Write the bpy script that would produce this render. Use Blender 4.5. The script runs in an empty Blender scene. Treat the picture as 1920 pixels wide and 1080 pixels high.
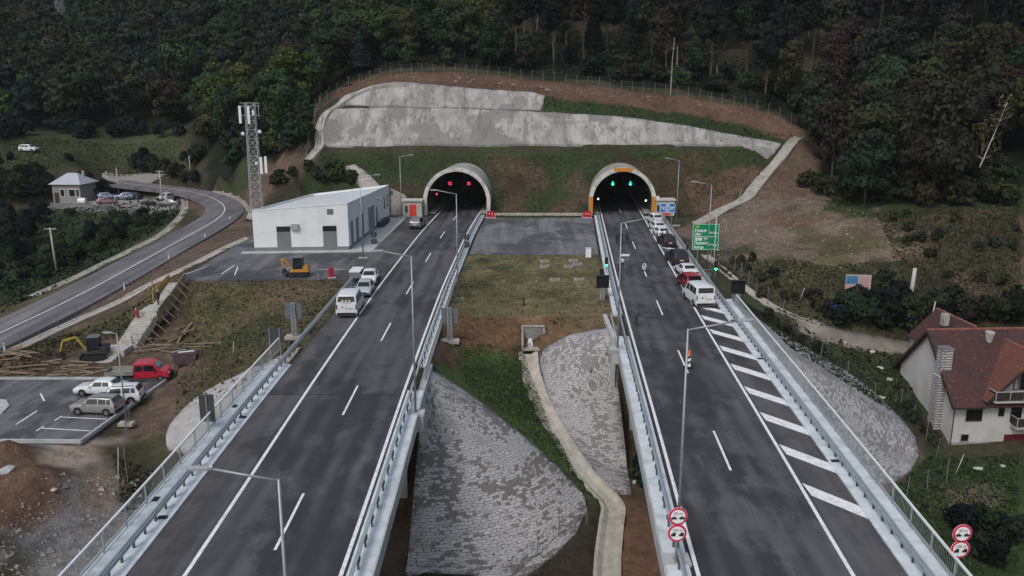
import bpy, bmesh, math, random
import numpy as np
from mathutils import Vector, Matrix
from mathutils.geometry import delaunay_2d_cdt
from mathutils import noise as mnoise
random.seed(7); RNG = np.random.default_rng(7)
S = bpy.context.scene; COL = S.collection
PI = math.pi; R = math.radians
# ---------------------------------------------------------------- camera, sky, sun, exposure
CAM_H, PITCH, FPX = 22.2, R(13.28), 1600.0
cd = bpy.data.cameras.new('camera'); cam = bpy.data.objects.new('camera', cd); COL.objects.link(cam)
cam.location = (0, 0, CAM_H); cam.rotation_euler = (R(90) - PITCH, 0, 0)
cd.sensor_width = 36; cd.lens = 36 * FPX / 1920; cd.clip_start = .5; cd.clip_end = 3000
S.camera = cam
S.render.resolution_x, S.render.resolution_y = 1024, 576
world = bpy.data.worlds.new("World"); S.world = world; world.use_nodes = True
wn = world.node_tree; bg = wn.nodes['Background']
sky = wn.nodes.new('ShaderNodeTexSky'); sky.sky_type = 'NISHITA'; sky.sun_disc = False
SUN_EL, SUN_AZ = R(48), R(-150)
sky.sun_elevation = SUN_EL; sky.sun_rotation = SUN_AZ; sky.air_density = 1.4; sky.dust_density = 3.0; sky.ozone_density = 1.0
hs = wn.nodes.new('ShaderNodeHueSaturation'); hs.inputs['Saturation'].default_value = .75
wn.links.new(sky.outputs[0], hs.inputs['Color']); wn.links.new(hs.outputs[0], bg.inputs[0])
bg.inputs[1].default_value = 0.09
sl = bpy.data.lights.new('sun', 'SUN'); so = bpy.data.objects.new('sun', sl); COL.objects.link(so)
sl.energy = 0.9; sl.angle = R(18); sl.color = (1, .985, .97)
# sun stands behind and to the left of the camera
sd = Vector((math.sin(SUN_AZ) * math.cos(SUN_EL), math.cos(SUN_AZ) * math.cos(SUN_EL), math.sin(SUN_EL)))
so.rotation_euler = sd.to_track_quat('Z', 'Y').to_euler()
so.location = (0, 0, 200)
S.view_settings.view_transform = 'Standard'; S.view_settings.look = 'None'
S.view_settings.exposure = 0.64; S.view_settings.gamma = 1.0
S.cycles.volume_bounces = 0; S.cycles.max_bounces = 4; S.cycles.diffuse_bounces = 2; S.cycles.transparent_max_bounces = 6

# ---------------------------------------------------------------- helpers
CT, ST = math.cos(PITCH), math.sin(PITCH)
def W(px, py, z=0.0):
    """point on the level z that the photograph shows at that place"""
    u = (px - 960) / FPX; v = (540 - py) / FPX
    dx, dy, dz = u, CT + v * ST, -ST + v * CT
    t = (z - CAM_H) / dz
    return (dx * t, dy * t)
def W3(px, py, z=0.0): a = W(px, py, z); return Vector((a[0], a[1], z))
def D3(px, py, d):
    u = (px - 960) / FPX; v = (540 - py) / FPX
    dx, dy, dz = u, CT + v * ST, -ST + v * CT
    t = d / dy
    return Vector((dx * t, d, CAM_H + dz * t))
def link(o): COL.objects.link(o); return o
def tag(o, label=None, cat=None, group=None, kind=None):
    if label: o['label'] = label
    if cat: o['category'] = cat
    if group: o['group'] = group
    if kind: o['kind'] = kind
    return o
def empty(name, loc=(0, 0, 0), rz=0, label=None, cat=None, group=None):
    o = bpy.data.objects.new(name, None); o.empty_display_size = .3; link(o)
    o.location = loc; o.rotation_euler = (0, 0, rz)
    return tag(o, label, cat, group)
class MB:
    """collects faces, then links them as one mesh object"""
    def __init__(s): s.v = []; s.f = []; s.m = []; s.cur = 0
    def add(s, vs, fs, M=None):
        b = len(s.v)
        for p in vs:
            p = Vector(p)
            if M is not None: p = M @ p
            s.v.append(p)
        for f in fs: s.f.append(tuple(b + i for i in f)); s.m.append(s.cur)
        return s
    def box(s, c, d, rz=0, M=None, taper=1.0):
        x, y, z = d[0] / 2, d[1] / 2, d[2] / 2
        vs = [(sx * x * (taper if sz > 0 else 1), sy * y * (taper if sz > 0 else 1), sz * z) for sz in (-1, 1) for sy in (-1, 1) for sx in (-1, 1)]
        T = Matrix.Translation(c) @ Matrix.Rotation(rz, 4, 'Z')
        if M is not None: T = M @ T
        return s.add(vs, [(0, 2, 3, 1), (4, 5, 7, 6), (0, 1, 5, 4), (2, 6, 7, 3), (0, 4, 6, 2), (1, 3, 7, 5)], T)
    def bar(s, a, b, w, h=None, M=None):
        """square bar from a to b"""
        a = Vector(a); b = Vector(b); h = h or w; d = (b - a); L = d.length
        if L < 1e-6: return s
        q = d.to_track_quat('Z', 'Y').to_matrix().to_4x4()
        T = Matrix.Translation((a + b) / 2) @ q
        if M is not None: T = M @ T
        return s.box((0, 0, 0), (w, h, L), 0, T)
    def cyl(s, a, b, r0, r1=None, n=10, M=None, caps=True):
        a = Vector(a); b = Vector(b); r1 = r0 if r1 is None else r1; d = b - a
        q = d.to_track_quat('Z', 'Y').to_matrix()
        vs = []
        for c, r in ((a, r0), (b, r1)):
            for i in range(n):
                t = 2 * PI * i / n; vs.append(c + q @ Vector((r * math.cos(t), r * math.sin(t), 0)))
        fs = [(i, (i + 1) % n, n + (i + 1) % n, n + i) for i in range(n)]
        if caps: fs += [tuple(range(n - 1, -1, -1)), tuple(range(n, 2 * n))]
        return s.add(vs, fs, M)
    def tube(s, path, r, n=8, M=None, r1=None):
        P = [Vector(p) for p in path]; vs = []; K = len(P)
        for k, p in enumerate(P):
            t = (P[min(k + 1, K - 1)] - P[max(k - 1, 0)]).normalized()
            q = t.to_track_quat('Z', 'Y').to_matrix(); rr = r if r1 is None else r + (r1 - r) * k / (K - 1)
            for i in range(n):
                a = 2 * PI * i / n; vs.append(p + q @ Vector((rr * math.cos(a), rr * math.sin(a), 0)))
        fs = [(k * n + i, k * n + (i + 1) % n, (k + 1) * n + (i + 1) % n, (k + 1) * n + i) for k in range(K - 1) for i in range(n)]
        fs += [tuple(range(n - 1, -1, -1)), tuple(range((K - 1) * n, K * n))]
        return s.add(vs, fs, M)
    def prism(s, poly, axis, lo, hi, M=None):
        """poly in the plane across axis ('x','y','z'), extruded from lo to hi"""
        n = len(poly)
        def P(a, b, c): return {'x': (c, a, b), 'y': (a, c, b), 'z': (a, b, c)}[axis]
        vs = [P(a, b, lo) for a, b in poly] + [P(a, b, hi) for a, b in poly]
        fs = [(i, (i + 1) % n, n + (i + 1) % n, n + i) for i in range(n)] + [tuple(range(n - 1, -1, -1)), tuple(range(n, 2 * n))]
        return s.add(vs, fs, M)
    def ribbon(s, rows):
        """rows of equal length -> quad strip surface"""
        b = len(s.v); m = len(rows[0])
        for r in rows:
            for p in r: s.v.append(Vector(p))
        for i in range(len(rows) - 1):
            for j in range(m - 1):
                s.f.append((b + i * m + j, b + i * m + j + 1, b + (i + 1) * m + j + 1, b + (i + 1) * m + j)); s.m.append(s.cur)
        return s
    def mesh(s, name, mats, smooth=False, fix=True):
        me = bpy.data.meshes.new(name); me.from_pydata([tuple(v) for v in s.v], [], s.f)
        for m in (mats if isinstance(mats, (list, tuple)) else [mats]): me.materials.append(m)
        if any(s.m): me.polygons.foreach_set('material_index', s.m)
        if fix:
            bm = bmesh.new(); bm.from_mesh(me); bmesh.ops.recalc_face_normals(bm, faces=bm.faces); bm.to_mesh(me); bm.free()
        if smooth: me.polygons.foreach_set('use_smooth', [True] * len(me.polygons))
        me.update(); return me
    def build(s, name, mats, parent=None, smooth=False, fix=True):
        o = link(bpy.data.objects.new(name, s.mesh(name, mats, smooth, fix)))
        if parent is not None: o.parent = parent
        return o
def copy_tree(o, parent=None, loc=None, rz=None, label=None):
    c = o.copy(); COL.objects.link(c)
    if parent is not None: c.parent = parent
    if loc is not None: c.location = loc
    if rz is not None: c.rotation_euler = (0, 0, rz)
    if label: c['label'] = label
    for ch in KIDS.get(o.name, list(o.children)): copy_tree(ch, c)
    return c
KIDS = {}

# ---------------------------------------------------------------- materials
def nt(mat): return mat.node_tree.nodes, mat.node_tree.links
def mat(name, col, rough=.8, metal=0.0, var=0.12, scale=2.0, bump=0.0, bscale=20.0, emit=None, estr=0, spec=.3, dirt=None, dscale=.4, damt=.5, dark=None):
    """plain paint or metal with a little procedural unevenness and optional dirt blotches"""
    m = bpy.data.materials.new(name); m.use_nodes = True; N, L = nt(m); b = N['Principled BSDF']
    b.inputs['Roughness'].default_value = rough; b.inputs['Metallic'].default_value = metal
    b.inputs['Specular IOR Level'].default_value = spec
    tc = N.new('ShaderNodeTexCoord')
    n = N.new('ShaderNodeTexNoise'); n.inputs['Scale'].default_value = scale; n.inputs['Detail'].default_value = 6
    L.new(tc.outputs['Object'], n.inputs['Vector'])
    r = N.new('ShaderNodeMapRange'); r.inputs[1].default_value = .3; r.inputs[2].default_value = .7
    r.inputs[3].default_value = 1 - var; r.inputs[4].default_value = 1 + var
    L.new(n.outputs[0], r.inputs[0])
    mx = N.new('ShaderNodeMix'); mx.data_type = 'RGBA'; mx.blend_type = 'MULTIPLY'; mx.inputs[0].default_value = 1
    mx.inputs[6].default_value = (*col, 1); L.new(r.outputs[0], mx.inputs[7]); out = mx.outputs[2]
    if dirt:
        n2 = N.new('ShaderNodeTexNoise'); n2.inputs['Scale'].default_value = dscale; n2.inputs['Detail'].default_value = 8; n2.inputs['Roughness'].default_value = .65
        L.new(tc.outputs['Object'], n2.inputs['Vector'])
        r2 = N.new('ShaderNodeMapRange'); r2.inputs[1].default_value = .48; r2.inputs[2].default_value = .66; r2.inputs[4].default_value = damt
        L.new(n2.outputs[0], r2.inputs[0])
        m2 = N.new('ShaderNodeMix'); m2.data_type = 'RGBA'; L.new(r2.outputs[0], m2.inputs[0]); L.new(out, m2.inputs[6]); m2.inputs[7].default_value = (*dirt, 1); out = m2.outputs[2]
    L.new(out, b.inputs['Base Color'])
    if bump:
        nb = N.new('ShaderNodeTexNoise'); nb.inputs['Scale'].default_value = bscale; nb.inputs['Detail'].default_value = 5
        L.new(tc.outputs['Object'], nb.inputs['Vector'])
        bp = N.new('ShaderNodeBump'); bp.inputs['Strength'].default_value = bump; bp.inputs['Distance'].default_value = .1
        L.new(nb.outputs[0], bp.inputs['Height']); L.new(bp.outputs[0], b.inputs['Normal'])
    if emit:
        b.inputs['Emission Color'].default_value = (*emit, 1); b.inputs['Emission Strength'].default_value = estr
    return m
def glassy(name, col=(.015, .02, .025), rough=.08):
    return mat(name, col, rough, 0, .1, 3, spec=.6)
# ---------------------------------------------------------------- alignments of the two carriageways
_yl = np.array([20, 41, 58.6, 77, 94.5, 111.9, 129.4, 146.7, 165, 200]); _xl = np.array([-11.7, -11.66, -11.78, -11.73, -11.6, -11.19, -10.75, -9.95, -8.9, -6.6])
_yr = np.array([-40, 0, 35, 50, 69.5, 87.4, 106, 124, 150, 200]); _xr = np.array([9.2, 10.7, 12.25, 13.2, 14.3, 15.35, 16.55, 17.75, 19.5, 22.8])
_ys = np.arange(-60, 290, 1.0)
def _sm(a):
    k = np.ones(15) / 15; b = np.pad(a, 7, mode='reflect', reflect_type='odd'); return np.convolve(b, k, 'valid')
def _ext(ys, y, x):
    v = np.interp(ys, y, x); s0 = (x[1] - x[0]) / (y[1] - y[0]); s1 = (x[-1] - x[-2]) / (y[-1] - y[-2])
    v = np.where(ys > y[-1], x[-1] + (ys - y[-1]) * s1, v); return np.where(ys < y[0], x[0] + (ys - y[0]) * s0, v)
_tl = _sm(_ext(_ys, _yl, _xl)); _tr = _sm(_ext(_ys, _yr, _xr))
def LC(y): return float(np.interp(y, _ys, _tl))
def RC(y): return float(np.interp(y, _ys, _tr))
YL, YR = 60.3, 74.5                      # abutments: the bridges end here, the earthworks begin
YP = 150.0                               # tunnel portals
# ---------------------------------------------------------------- terrain: survey points, triangulated
PTS = []
def pl(mode, *pts, step=3.0):
    q = []
    for p in pts:
        if mode == 'z': w = W3(p[0], p[1], p[2])
        elif mode == 'd': w = D3(p[0], p[1], p[2])
        else: w = Vector(p)
        q.append(w)
    for a, b in zip(q, q[1:]):
        n = max(1, int((b - a).length / step))
        for i in range(n): PTS.append(a.lerp(b, i / n))
    PTS.append(q[-1])
def pt(mode, *pts):
    for p in pts: pl(mode, p)
# embankments carrying the carriageways
pl('w', *[(LC(y) - 7.0, y, -.1) for y in range(62, 99, 4)]); pl('w', *[(LC(y) + 5.3, y, -.15) for y in range(62, 153, 4)])
pl('w', *[(LC(y), y, -.1) for y in range(62, 153, 4)])
pl('w', *[(RC(y) - 5.2, y, -.15) for y in range(76, 153, 4)]); pl('w', *[(RC(y) + 8.3, y, -.15) for y in range(76, 153, 4)])
pl('w', *[(RC(y), y, -.1) for y in range(76, 153, 4)])
pl('w', (-18.6, 61.2, -.2), (-6.7, 61.2, -.2), step=1.5); pl('w', (-18.6, 60.0, -8.3), (-6.7, 60.0, -8.8), step=1.5)
pl('w', (9.6, 75.4, -.2), (20.6, 75.4, -.2), step=1.5); pl('w', (9.6, 74.2, -9.3), (20.6, 74.2, -9.6), step=1.5)
# service platform
pl('w', (-39.5, 98.5, -.1), (-21.5, 98.5, -.1), (-19.5, 94, -.1)); pl('w', (-39.8, 98.5, -.1), (-39.8, 152, -.1)); pl('w', (-30, 152, -.1), (-17, 152, -.1))
pl('w', (-30, 120, -.1), (-30, 145, -.1))
# slope under the platform and the lower yard
pl('z', (325, 645, -4.9), (400, 650, -4.7), (440, 668, -4.1), (450, 715, -3.9), (400, 755, -4.6), (335, 792, -5.5))
pl('z', (-60, 712, -5.3), (150, 712, -5.3), (312, 714, -5.3), (230, 772, -5.3), (152, 829, -5.3), (-60, 826, -5.3))
pl('z', (-60, 770, -5.3), (200, 760, -5.3)); pl('z', (-60, 700, -5.0), (180, 692, -5.0), (235, 662, -4.9))
pl('z', (-100, 735, -4.4), (0, 672, -3.9), (100, 617, -3.6), (200, 566, -3.0), (300, 518, -2.2), (400, 472, -1.0), (466, 442, -.4))
pl('z', (-120, 690, -3.7), (0, 624, -3.3), (100, 577, -3.0), (200, 526, -2.6), (300, 471, -2.0), (370, 433, -1.5), (418, 405, -1.0), (427, 388, -.8), (405, 371, -.6), (350, 358, -.4), (290, 351, -.1), (240, 345, .1))
pl('z', (-60, 618, -3.9), (60, 566, -3.6), (130, 534, -3.3), (230, 485, -2.8), (310, 436, -2.2), (345, 405, -1.7), (345, 372, -1.3), (290, 362, -1.2), (240, 356, -1.2))
pl('z', (60, 672, -3.9), (160, 620, -3.7), (260, 575, -3.2)); pl('z', (60, 690, -4.8), (180, 640, -4.4))
pl('z', (-80, 560, -7), (0, 530, -7.5), (100, 492, -7), (200, 455, -6), (275, 425, -4.6)); pl('z', (-120, 480, -6), (0, 440, -6), (100, 420, -5))
pl('z', (-60, 395, -4.5), (90, 390, -3.6), (180, 384, -2.8), (300, 394, -2.6), (325, 378, -2.4)); pl('z', (110, 372, -2.6), (210, 368, -2.6), (300, 374, -2.5))
pl('z', (205, 338, .4), (215, 322, .9), (320, 319, 1.2)); pl('z', (350, 340, 0), (420, 352, 0), (470, 372, 0.2), (484, 395, .2))
pl('d', (-150, 330, 195), (0, 330, 190), (100, 315, 200), (180, 312, 204)); pl('d', (-150, 285, 205), (55, 283, 206), (200, 272, 225), (340, 262, 225))
pl('d', (-150, 246, 236), (0, 245, 238), (150, 245, 240), (330, 243, 236), (420, 235, 215)); pl('d', (340, 305, 200), (400, 310, 188), (460, 340, 165))
pl('d', (-200, 100, 310), (200, 100, 310), (380, 120, 290), (500, 170, 245), (560, 190, 215)); pl('d', (-200, 0, 400), (300, 0, 400), (500, 0, 380), (620, 0, 340), (720, 0, 300), step=12)
# cut above the portals
pl('w', (-17, 152.6, -.1), (-3, 152.6, -.1), (13, 152.6, -.1), (27, 152.6, -.1), (31.5, 151, .1))
pl('w', (-28, 154, .2), (-33, 156, 1.0), (-36.5, 157, 1.8))
pl('d', (598, 274, 165), (700, 271, 166), (860, 270, 166), (1020, 270, 166), (1200, 270, 166), (1380, 272, 165.5), step=2)
pl('d', (602, 272, 165.5), (860, 269, 166.6), (1200, 269, 166.6), (1380, 271, 166), step=2)
pl('d', (603, 212, 169), (640, 204, 169.8), (800, 205, 169.8), (1020, 211, 169.8), (1160, 220, 169.6), (1280, 234, 169), (1390, 256, 168), step=2)
pl('d', (625, 201, 171.2), (800, 202, 171.2), (1020, 208, 171.2), step=2)
pl('d', (656, 180, 173), (700, 164, 174.6), (760, 158, 175), (900, 168, 174.6), (1022, 181, 174), step=2)
pl('d', (1022, 184, 175), (1200, 200, 175), (1400, 232, 174), (1490, 256, 172))
pl('d', (575, 292, 161), (600, 205, 171.5), (640, 172, 176), (700, 150, 180), (780, 137, 183), (1000, 153, 181.5), (1300, 185, 179.5), (1440, 215, 177), (1505, 244, 173))
pl('d', (540, 320, 158), (500, 350, 156)); pl('d', (560, 290, 163), (520, 300, 166), (480, 320, 163)); pl('d', (640, 330, 160), (680, 330, 159)); pl('d', (590, 340, 157), (560, 355, 155))
pl('d', (1498, 259, 168), (1440, 321, 160), (1400, 371, 150), (1308, 417, 142)); pl('d', (1400, 290, 163), (1440, 285, 164))
pl('d', (1530, 262, 170), (1530, 330, 160), (1500, 372, 150))
pl('d', (1280, 330, 160), (1340, 330, 159), (1300, 370, 154))
# hill above
pl('d', (560, 250, 178), (600, 150, 200), (700, 60, 230), (760, 0, 270), step=8); pl('d', (450, 235, 208), (480, 260, 190))
pl('d', (1000, 60, 228), (1300, 90, 212), (1500, 140, 195), (1700, 100, 195), (1900, 60, 200), step=8); pl('d', (900, 0, 272), (1000, 0, 270), (1300, 0, 262), (1600, 0, 255), (1950, 0, 240), step=10)
pl('d', (1560, 250, 170), (1700, 250, 165), (1900, 250, 158), step=6); pl('d', (1560, 370, 148), (1700, 372, 134), (1900, 380, 128), step=6)
# right-hand slope
pl('d', (1500, 375, 140), (1420, 400, 142)); pl('z', (1340, 470, .1), (1420, 480, .5), (1500, 470, 1.2), (1600, 455, 1.8), (1700, 450, 2.2), (1900, 460, 3.0))
pl('z', (1330, 492, -.3), (1400, 542, -.9), (1480, 597, -2), (1540, 620, -3.2), (1620, 636, -4.5), (1700, 656, -5.6), (1820, 668, -6), (2000, 690, -6))
pl('z', (1500, 545, -.7), (1600, 560, -1.4), (1750, 590, -3.2), (1950, 600, -3))
pl('z', (1450, 605, -2.4), (1520, 650, -4.4), (1600, 680, -6), (1660, 720, -7.5), (1700, 775, -9.3), (1745, 850, -10.4))
pl('z', (1740, 790, -9.5), (1785, 847, -11), (1920, 852, -11), (2080, 852, -11)); pl('z', (1700, 690, -7), (1740, 700, -7)); pl('w', (43, 86, -7.4), (52, 88, -7), (60, 88, -7))
pl('z', (1650, 965, -10.6), (1750, 1000, -11), (1900, 1000, -11.4), (2100, 1000, -11.6)); pl('z', (1500, 1080, -11), (1850, 1090, -11.6), (2050, 1090, -11.8))
# gully between the carriageways
pl('z', (875, 592, -.4), (980, 594, -.5), (1100, 606, -.5), (1135, 612, -.6)); pl('w', (-5.5, 95, -.3), (10, 95, -.3)); pl('w', (-5, 114, -.15), (11.5, 114, -.15)); pl('w', (0, 100, -.3), (0, 112, -.3))
pl('z', (835, 642, -1.0), (900, 632, -1.5), (975, 628, -1.8), (1015, 632, -1.7), (1060, 632, -1.2)); pl('z', (850, 700, -2.2), (930, 690, -3.0), (968, 672, -3.2))
pl('z', (990, 656, -3.5), (1010, 730, -5.5), (1045, 820, -7.7), (1100, 885, -9.1), (1150, 945, -9.8), (1140, 1000, -10), (1140, 1090, -10.3))
pl('z', (960, 745, -4.6), (1010, 830, -7.0)); pl('z', (930, 770, -4.2), (1000, 838, -6.6), (1062, 895, -8.3), (1102, 940, -9.3), (1088, 988, -9.5), (1000, 1068, -9.8), (900, 1110, -10))
pl('z', (1200, 940, -9.8), (1250, 1000, -10), (1200, 1090, -10.4)); pl('w', (9.7, 70, -9.6), (20, 70, -10), (28, 62, -10.5))
pl('w', (-7.4, 58, -9.1), (-7.4, 40, -10)); pl('w', (-19, 58, -8.2), (-19, 30, -9)); pl('w', (-12, 30, -10), (12, 30, -10.6))
pl('z', (285, 876, -6.5), (230, 840, -5.8), (180, 850, -5.7)); pl('z', (-40, 855, -5.7), (0, 960, -6.5), (0, 1090, -7.5)); pl('z', (150, 1000, -8), (240, 950, -8), (300, 960, -8))
# wider country
for x, y, z in [(-110, 110, -6), (-150, 150, -2), (-150, 60, -8), (-90, 20, -9), (-60, 0, -10), (0, -60, -12), (0, 0, -11), (60, 0, -13), (60, 40, -12), (90, 60, -9), (110, 80, 6), (110, 130, 24), (150, 60, 12), (150, 180, 55),
                (100, 100, 4), (75, 90, -5), (70, 100, -1), (-300, 100, 10), (-300, 250, 40), (-300, 400, 95), (-500, 100, 60), (-500, 400, 130), (250, 60, 40), (250, 200, 100), (400, 100, 90), (500, 400, 190), (250, 400, 130),
                (-100, 500, 95), (100, 500, 120), (-100, 800, 150), (200, 800, 190), (-700, 800, 200), (700, 800, 240), (-700, -120, 60), (700, -120, 90), (-300, -120, 5), (300, -120, 20), (0, -120, -12), (-700, 200, 90), (700, 200, 160), (0, 380, 85), (150, 330, 80)]:
    PTS.append(Vector((x, y, z)))
def spaced(segs):
    out = []
    for a, b, st in segs: out += list(np.arange(a, b, st))
    return np.array(out + [segs[-1][1]])
GX = spaced([(-690, -300, 15), (-300, -130, 5), (-130, -62, 1.6), (-62, 62, .55), (62, 130, 1.6), (130, 300, 5), (300, 690, 15)])
GY = spaced([(-115, 25, 5), (25, 190, .6), (190, 290, 1.8), (290, 420, 5), (420, 795, 15)])
def tin(PTS):
    P2 = []; Z = []; seen = set()
    for p in PTS:
        k = (round(p.x * 2), round(p.y * 2))
        if k in seen: continue
        seen.add(k); P2.append(Vector((p.x, p.y))); Z.append(p.z)
    v, e, f, ov, oe, of = delaunay_2d_cdt(P2, [], [], 0, 1e-4)
    zz = [Z[o[0]] for o in ov]
    G = np.full((len(GY), len(GX)), np.nan)
    for t in f:
        (x0, y0), (x1, y1), (x2, y2) = (v[i] for i in t); z0, z1, z2 = (zz[i] for i in t)
        i0, i1 = np.searchsorted(GX, [min(x0, x1, x2) - 1e-6, max(x0, x1, x2) + 1e-6]); j0, j1 = np.searchsorted(GY, [min(y0, y1, y2) - 1e-6, max(y0, y1, y2) + 1e-6])
        if i0 >= i1 or j0 >= j1: continue
        X, Y = np.meshgrid(GX[i0:i1], GY[j0:j1]); dn = (y1 - y2) * (x0 - x2) + (x2 - x1) * (y0 - y2)
        if abs(dn) < 1e-12: continue
        a = ((y1 - y2) * (X - x2) + (x2 - x1) * (Y - y2)) / dn; b = ((y2 - y0) * (X - x2) + (x0 - x2) * (Y - y2)) / dn; c = 1 - a - b
        m = (a >= -1e-6) & (b >= -1e-6) & (c >= -1e-6)
        sub = G[j0:j1, i0:i1]; sub[m] = (a * z0 + b * z1 + c * z2)[m]
    return np.nan_to_num(G, nan=0.0)
G = tin(PTS)
XX, YY = np.meshgrid(GX, GY)
def blur(A, n=1):
    for _ in range(n):
        B = np.pad(A, 1, mode='edge'); A = (B[:-2, 1:-1] + B[2:, 1:-1] + B[1:-1, :-2] + B[1:-1, 2:] + 2 * B[1:-1, 1:-1]) / 6
    return A
G = blur(G, 2)
# value noise on world coordinates
_perm = RNG.random((256, 256))
def vnoise(x, y, s, seed=0):
    x = x / s + seed * 17.3; y = y / s + seed * 31.7; xi = np.floor(x).astype(int); yi = np.floor(y).astype(int); fx = x - xi; fy = y - yi
    fx = fx * fx * (3 - 2 * fx); fy = fy * fy * (3 - 2 * fy); g = lambda a, b: _perm[a & 255, b & 255]
    return (g(xi, yi) * (1 - fx) + g(xi + 1, yi) * fx) * (1 - fy) + (g(xi, yi + 1) * (1 - fx) + g(xi + 1, yi + 1) * fx) * fy - .5
def fbm(x, y, s, seed=0, o=4): return sum(vnoise(x, y, s / 2 ** k, seed + k) / 2 ** k for k in range(o))
# stone-pitched cones at the abutments
CONES = [((-6.6, 66.5), .66, 14.5, lambda x, y: (x > -7.2)),                      # left bridge, inner side
         ((9.6, 82.0), .62, 17.0, lambda x, y: (x < 9.9) & (y < 84)),             # right bridge, inner side
         ((22.9, 77.0), .72, 16.0, lambda x, y: (x > 21.2) & (y < 90)),           # right bridge, outer side
         ((-19.9, 68.0), .70, 11.0, lambda x, y: (x < -18.2) & (y < 73))]         # left bridge, outer side
CZ = np.full_like(G, -99.)
for (cx, cy), sl_, rad, ok in CONES:
    r = np.hypot(XX - cx, YY - cy); c = -.35 - sl_ * r
    m = ok(XX, YY) & (r < rad); CZ = np.where(m, np.maximum(CZ, c), CZ)
G = np.maximum(G, CZ)
# ground passes well below the bridge decks
lc = np.interp(YY, _ys, _tl); rc = np.interp(YY, _ys, _tr)
und = ((YY < YL) & (XX > lc - 6.4) & (XX < lc + 4.2)) | ((YY < YR) & (XX > rc - 3.9) & (XX < rc + 6.3))
G = np.where(und, np.minimum(G, -8.3), G)
def hz(x, y):
    i = int(np.clip(np.searchsorted(GX, x) - 1, 0, len(GX) - 2)); j = int(np.clip(np.searchsorted(GY, y) - 1, 0, len(GY) - 2))
    fx = (x - GX[i]) / (GX[i + 1] - GX[i]); fy = (y - GY[j]) / (GY[j + 1] - GY[j])
    return float((G[j, i] * (1 - fx) + G[j, i + 1] * fx) * (1 - fy) + (G[j + 1, i] * (1 - fx) + G[j + 1, i + 1] * fx) * fy)
def hit(px, py, near=38.0, far=700.0):
    """where the line of sight through that place of the photograph meets the ground"""
    u = (px - 960) / FPX; v = (540 - py) / FPX; d = Vector((u, CT + v * ST, -ST + v * CT)); t = near; last = near
    while t < far:
        p = Vector((0, 0, CAM_H)) + d * t
        if p.z < hz(p.x, p.y):
            a, b = last, t
            for _ in range(12):
                m = (a + b) / 2; p = Vector((0, 0, CAM_H)) + d * m
                if p.z < hz(p.x, p.y): b = m
                else: a = m
            return Vector((0, 0, CAM_H)) + d * b
        last = t; t += max(.35, t * .004)
    return Vector((0, 0, CAM_H)) + d * far
def hp(*pts): return [tuple(hit(a, b).xy) for a, b in pts]
def inside(poly, X, Y):
    m = np.zeros(X.shape, bool); n = len(poly)
    for i in range(n):
        x0, y0 = poly[i]; x1, y1 = poly[(i + 1) % n]
        if y0 == y1: continue
        c = ((y0 > Y) != (y1 > Y)) & (X < (x1 - x0) * (Y - y0) / (y1 - y0) + x0); m ^= c
    return m
# ---------------------------------------------------------------- ground cover regions
lc = np.interp(YY, _ys, _tl); rc = np.interp(YY, _ys, _tr)
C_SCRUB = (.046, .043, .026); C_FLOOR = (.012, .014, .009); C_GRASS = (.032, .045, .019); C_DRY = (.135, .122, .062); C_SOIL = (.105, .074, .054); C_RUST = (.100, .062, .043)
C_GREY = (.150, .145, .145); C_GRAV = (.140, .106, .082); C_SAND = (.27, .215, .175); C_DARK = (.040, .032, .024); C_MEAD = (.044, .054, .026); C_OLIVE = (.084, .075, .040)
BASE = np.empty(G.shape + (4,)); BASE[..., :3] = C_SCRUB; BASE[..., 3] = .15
def paint(poly, col, grit=.2, warp=1.5, ws=5.0, cover=1.0, patch=6.0, seed=0, pix=True):
    P = hp(*poly) if pix else poly
    xs = [p[0] for p in P]; ys = [p[1] for p in P]
    i0, i1 = np.searchsorted(GX, [min(xs) - 6, max(xs) + 6]); j0, j1 = np.searchsorted(GY, [min(ys) - 6, max(ys) + 6])
    X = XX[j0:j1, i0:i1]; Y = YY[j0:j1, i0:i1]
    wx = X + warp * 2 * fbm(X, Y, ws, seed + 3); wy = Y + warp * 2 * fbm(X, Y, ws, seed + 9)
    m = inside(P, wx, wy).astype(float)
    if cover < 1:
        n = fbm(X, Y, patch, seed + 21, 5) + .5; m *= np.clip((cover - n) * 5 + .5, 0, 1)
    m = blur(m, 1)[..., None]
    BASE[j0:j1, i0:i1] = BASE[j0:j1, i0:i1] * (1 - m) + np.array([*col, grit]) * m
FOREST_POLYS = [[(-400, 244), (0, 243), (330, 240), (360, 268), (400, 330), (500, 300), (560, 268), (600, 195), (640, 160), (700, 138), (780, 128), (1000, 143), (1300, 174), (1440, 202), (1510, 240), (1530, 300), (1530, 360), (1600, 395), (1780, 395), (1900, 370), (2300, 370), (2300, -20), (-400, -20)]]
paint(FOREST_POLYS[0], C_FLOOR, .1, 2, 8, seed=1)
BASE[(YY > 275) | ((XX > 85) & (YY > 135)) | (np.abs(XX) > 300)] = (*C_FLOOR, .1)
paint([(-300, 242), (0, 243), (330, 242), (355, 300), (330, 318), (200, 330), (-100, 335), (-300, 330)], C_MEAD, .1, seed=2)
paint([(0, 255), (340, 262), (330, 300), (0, 300)], (.05, .066, .03), .1, cover=.5, patch=14, seed=52)
paint([(175, 303), (270, 296), (275, 314), (190, 320)], C_SOIL, .6, seed=3)
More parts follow.
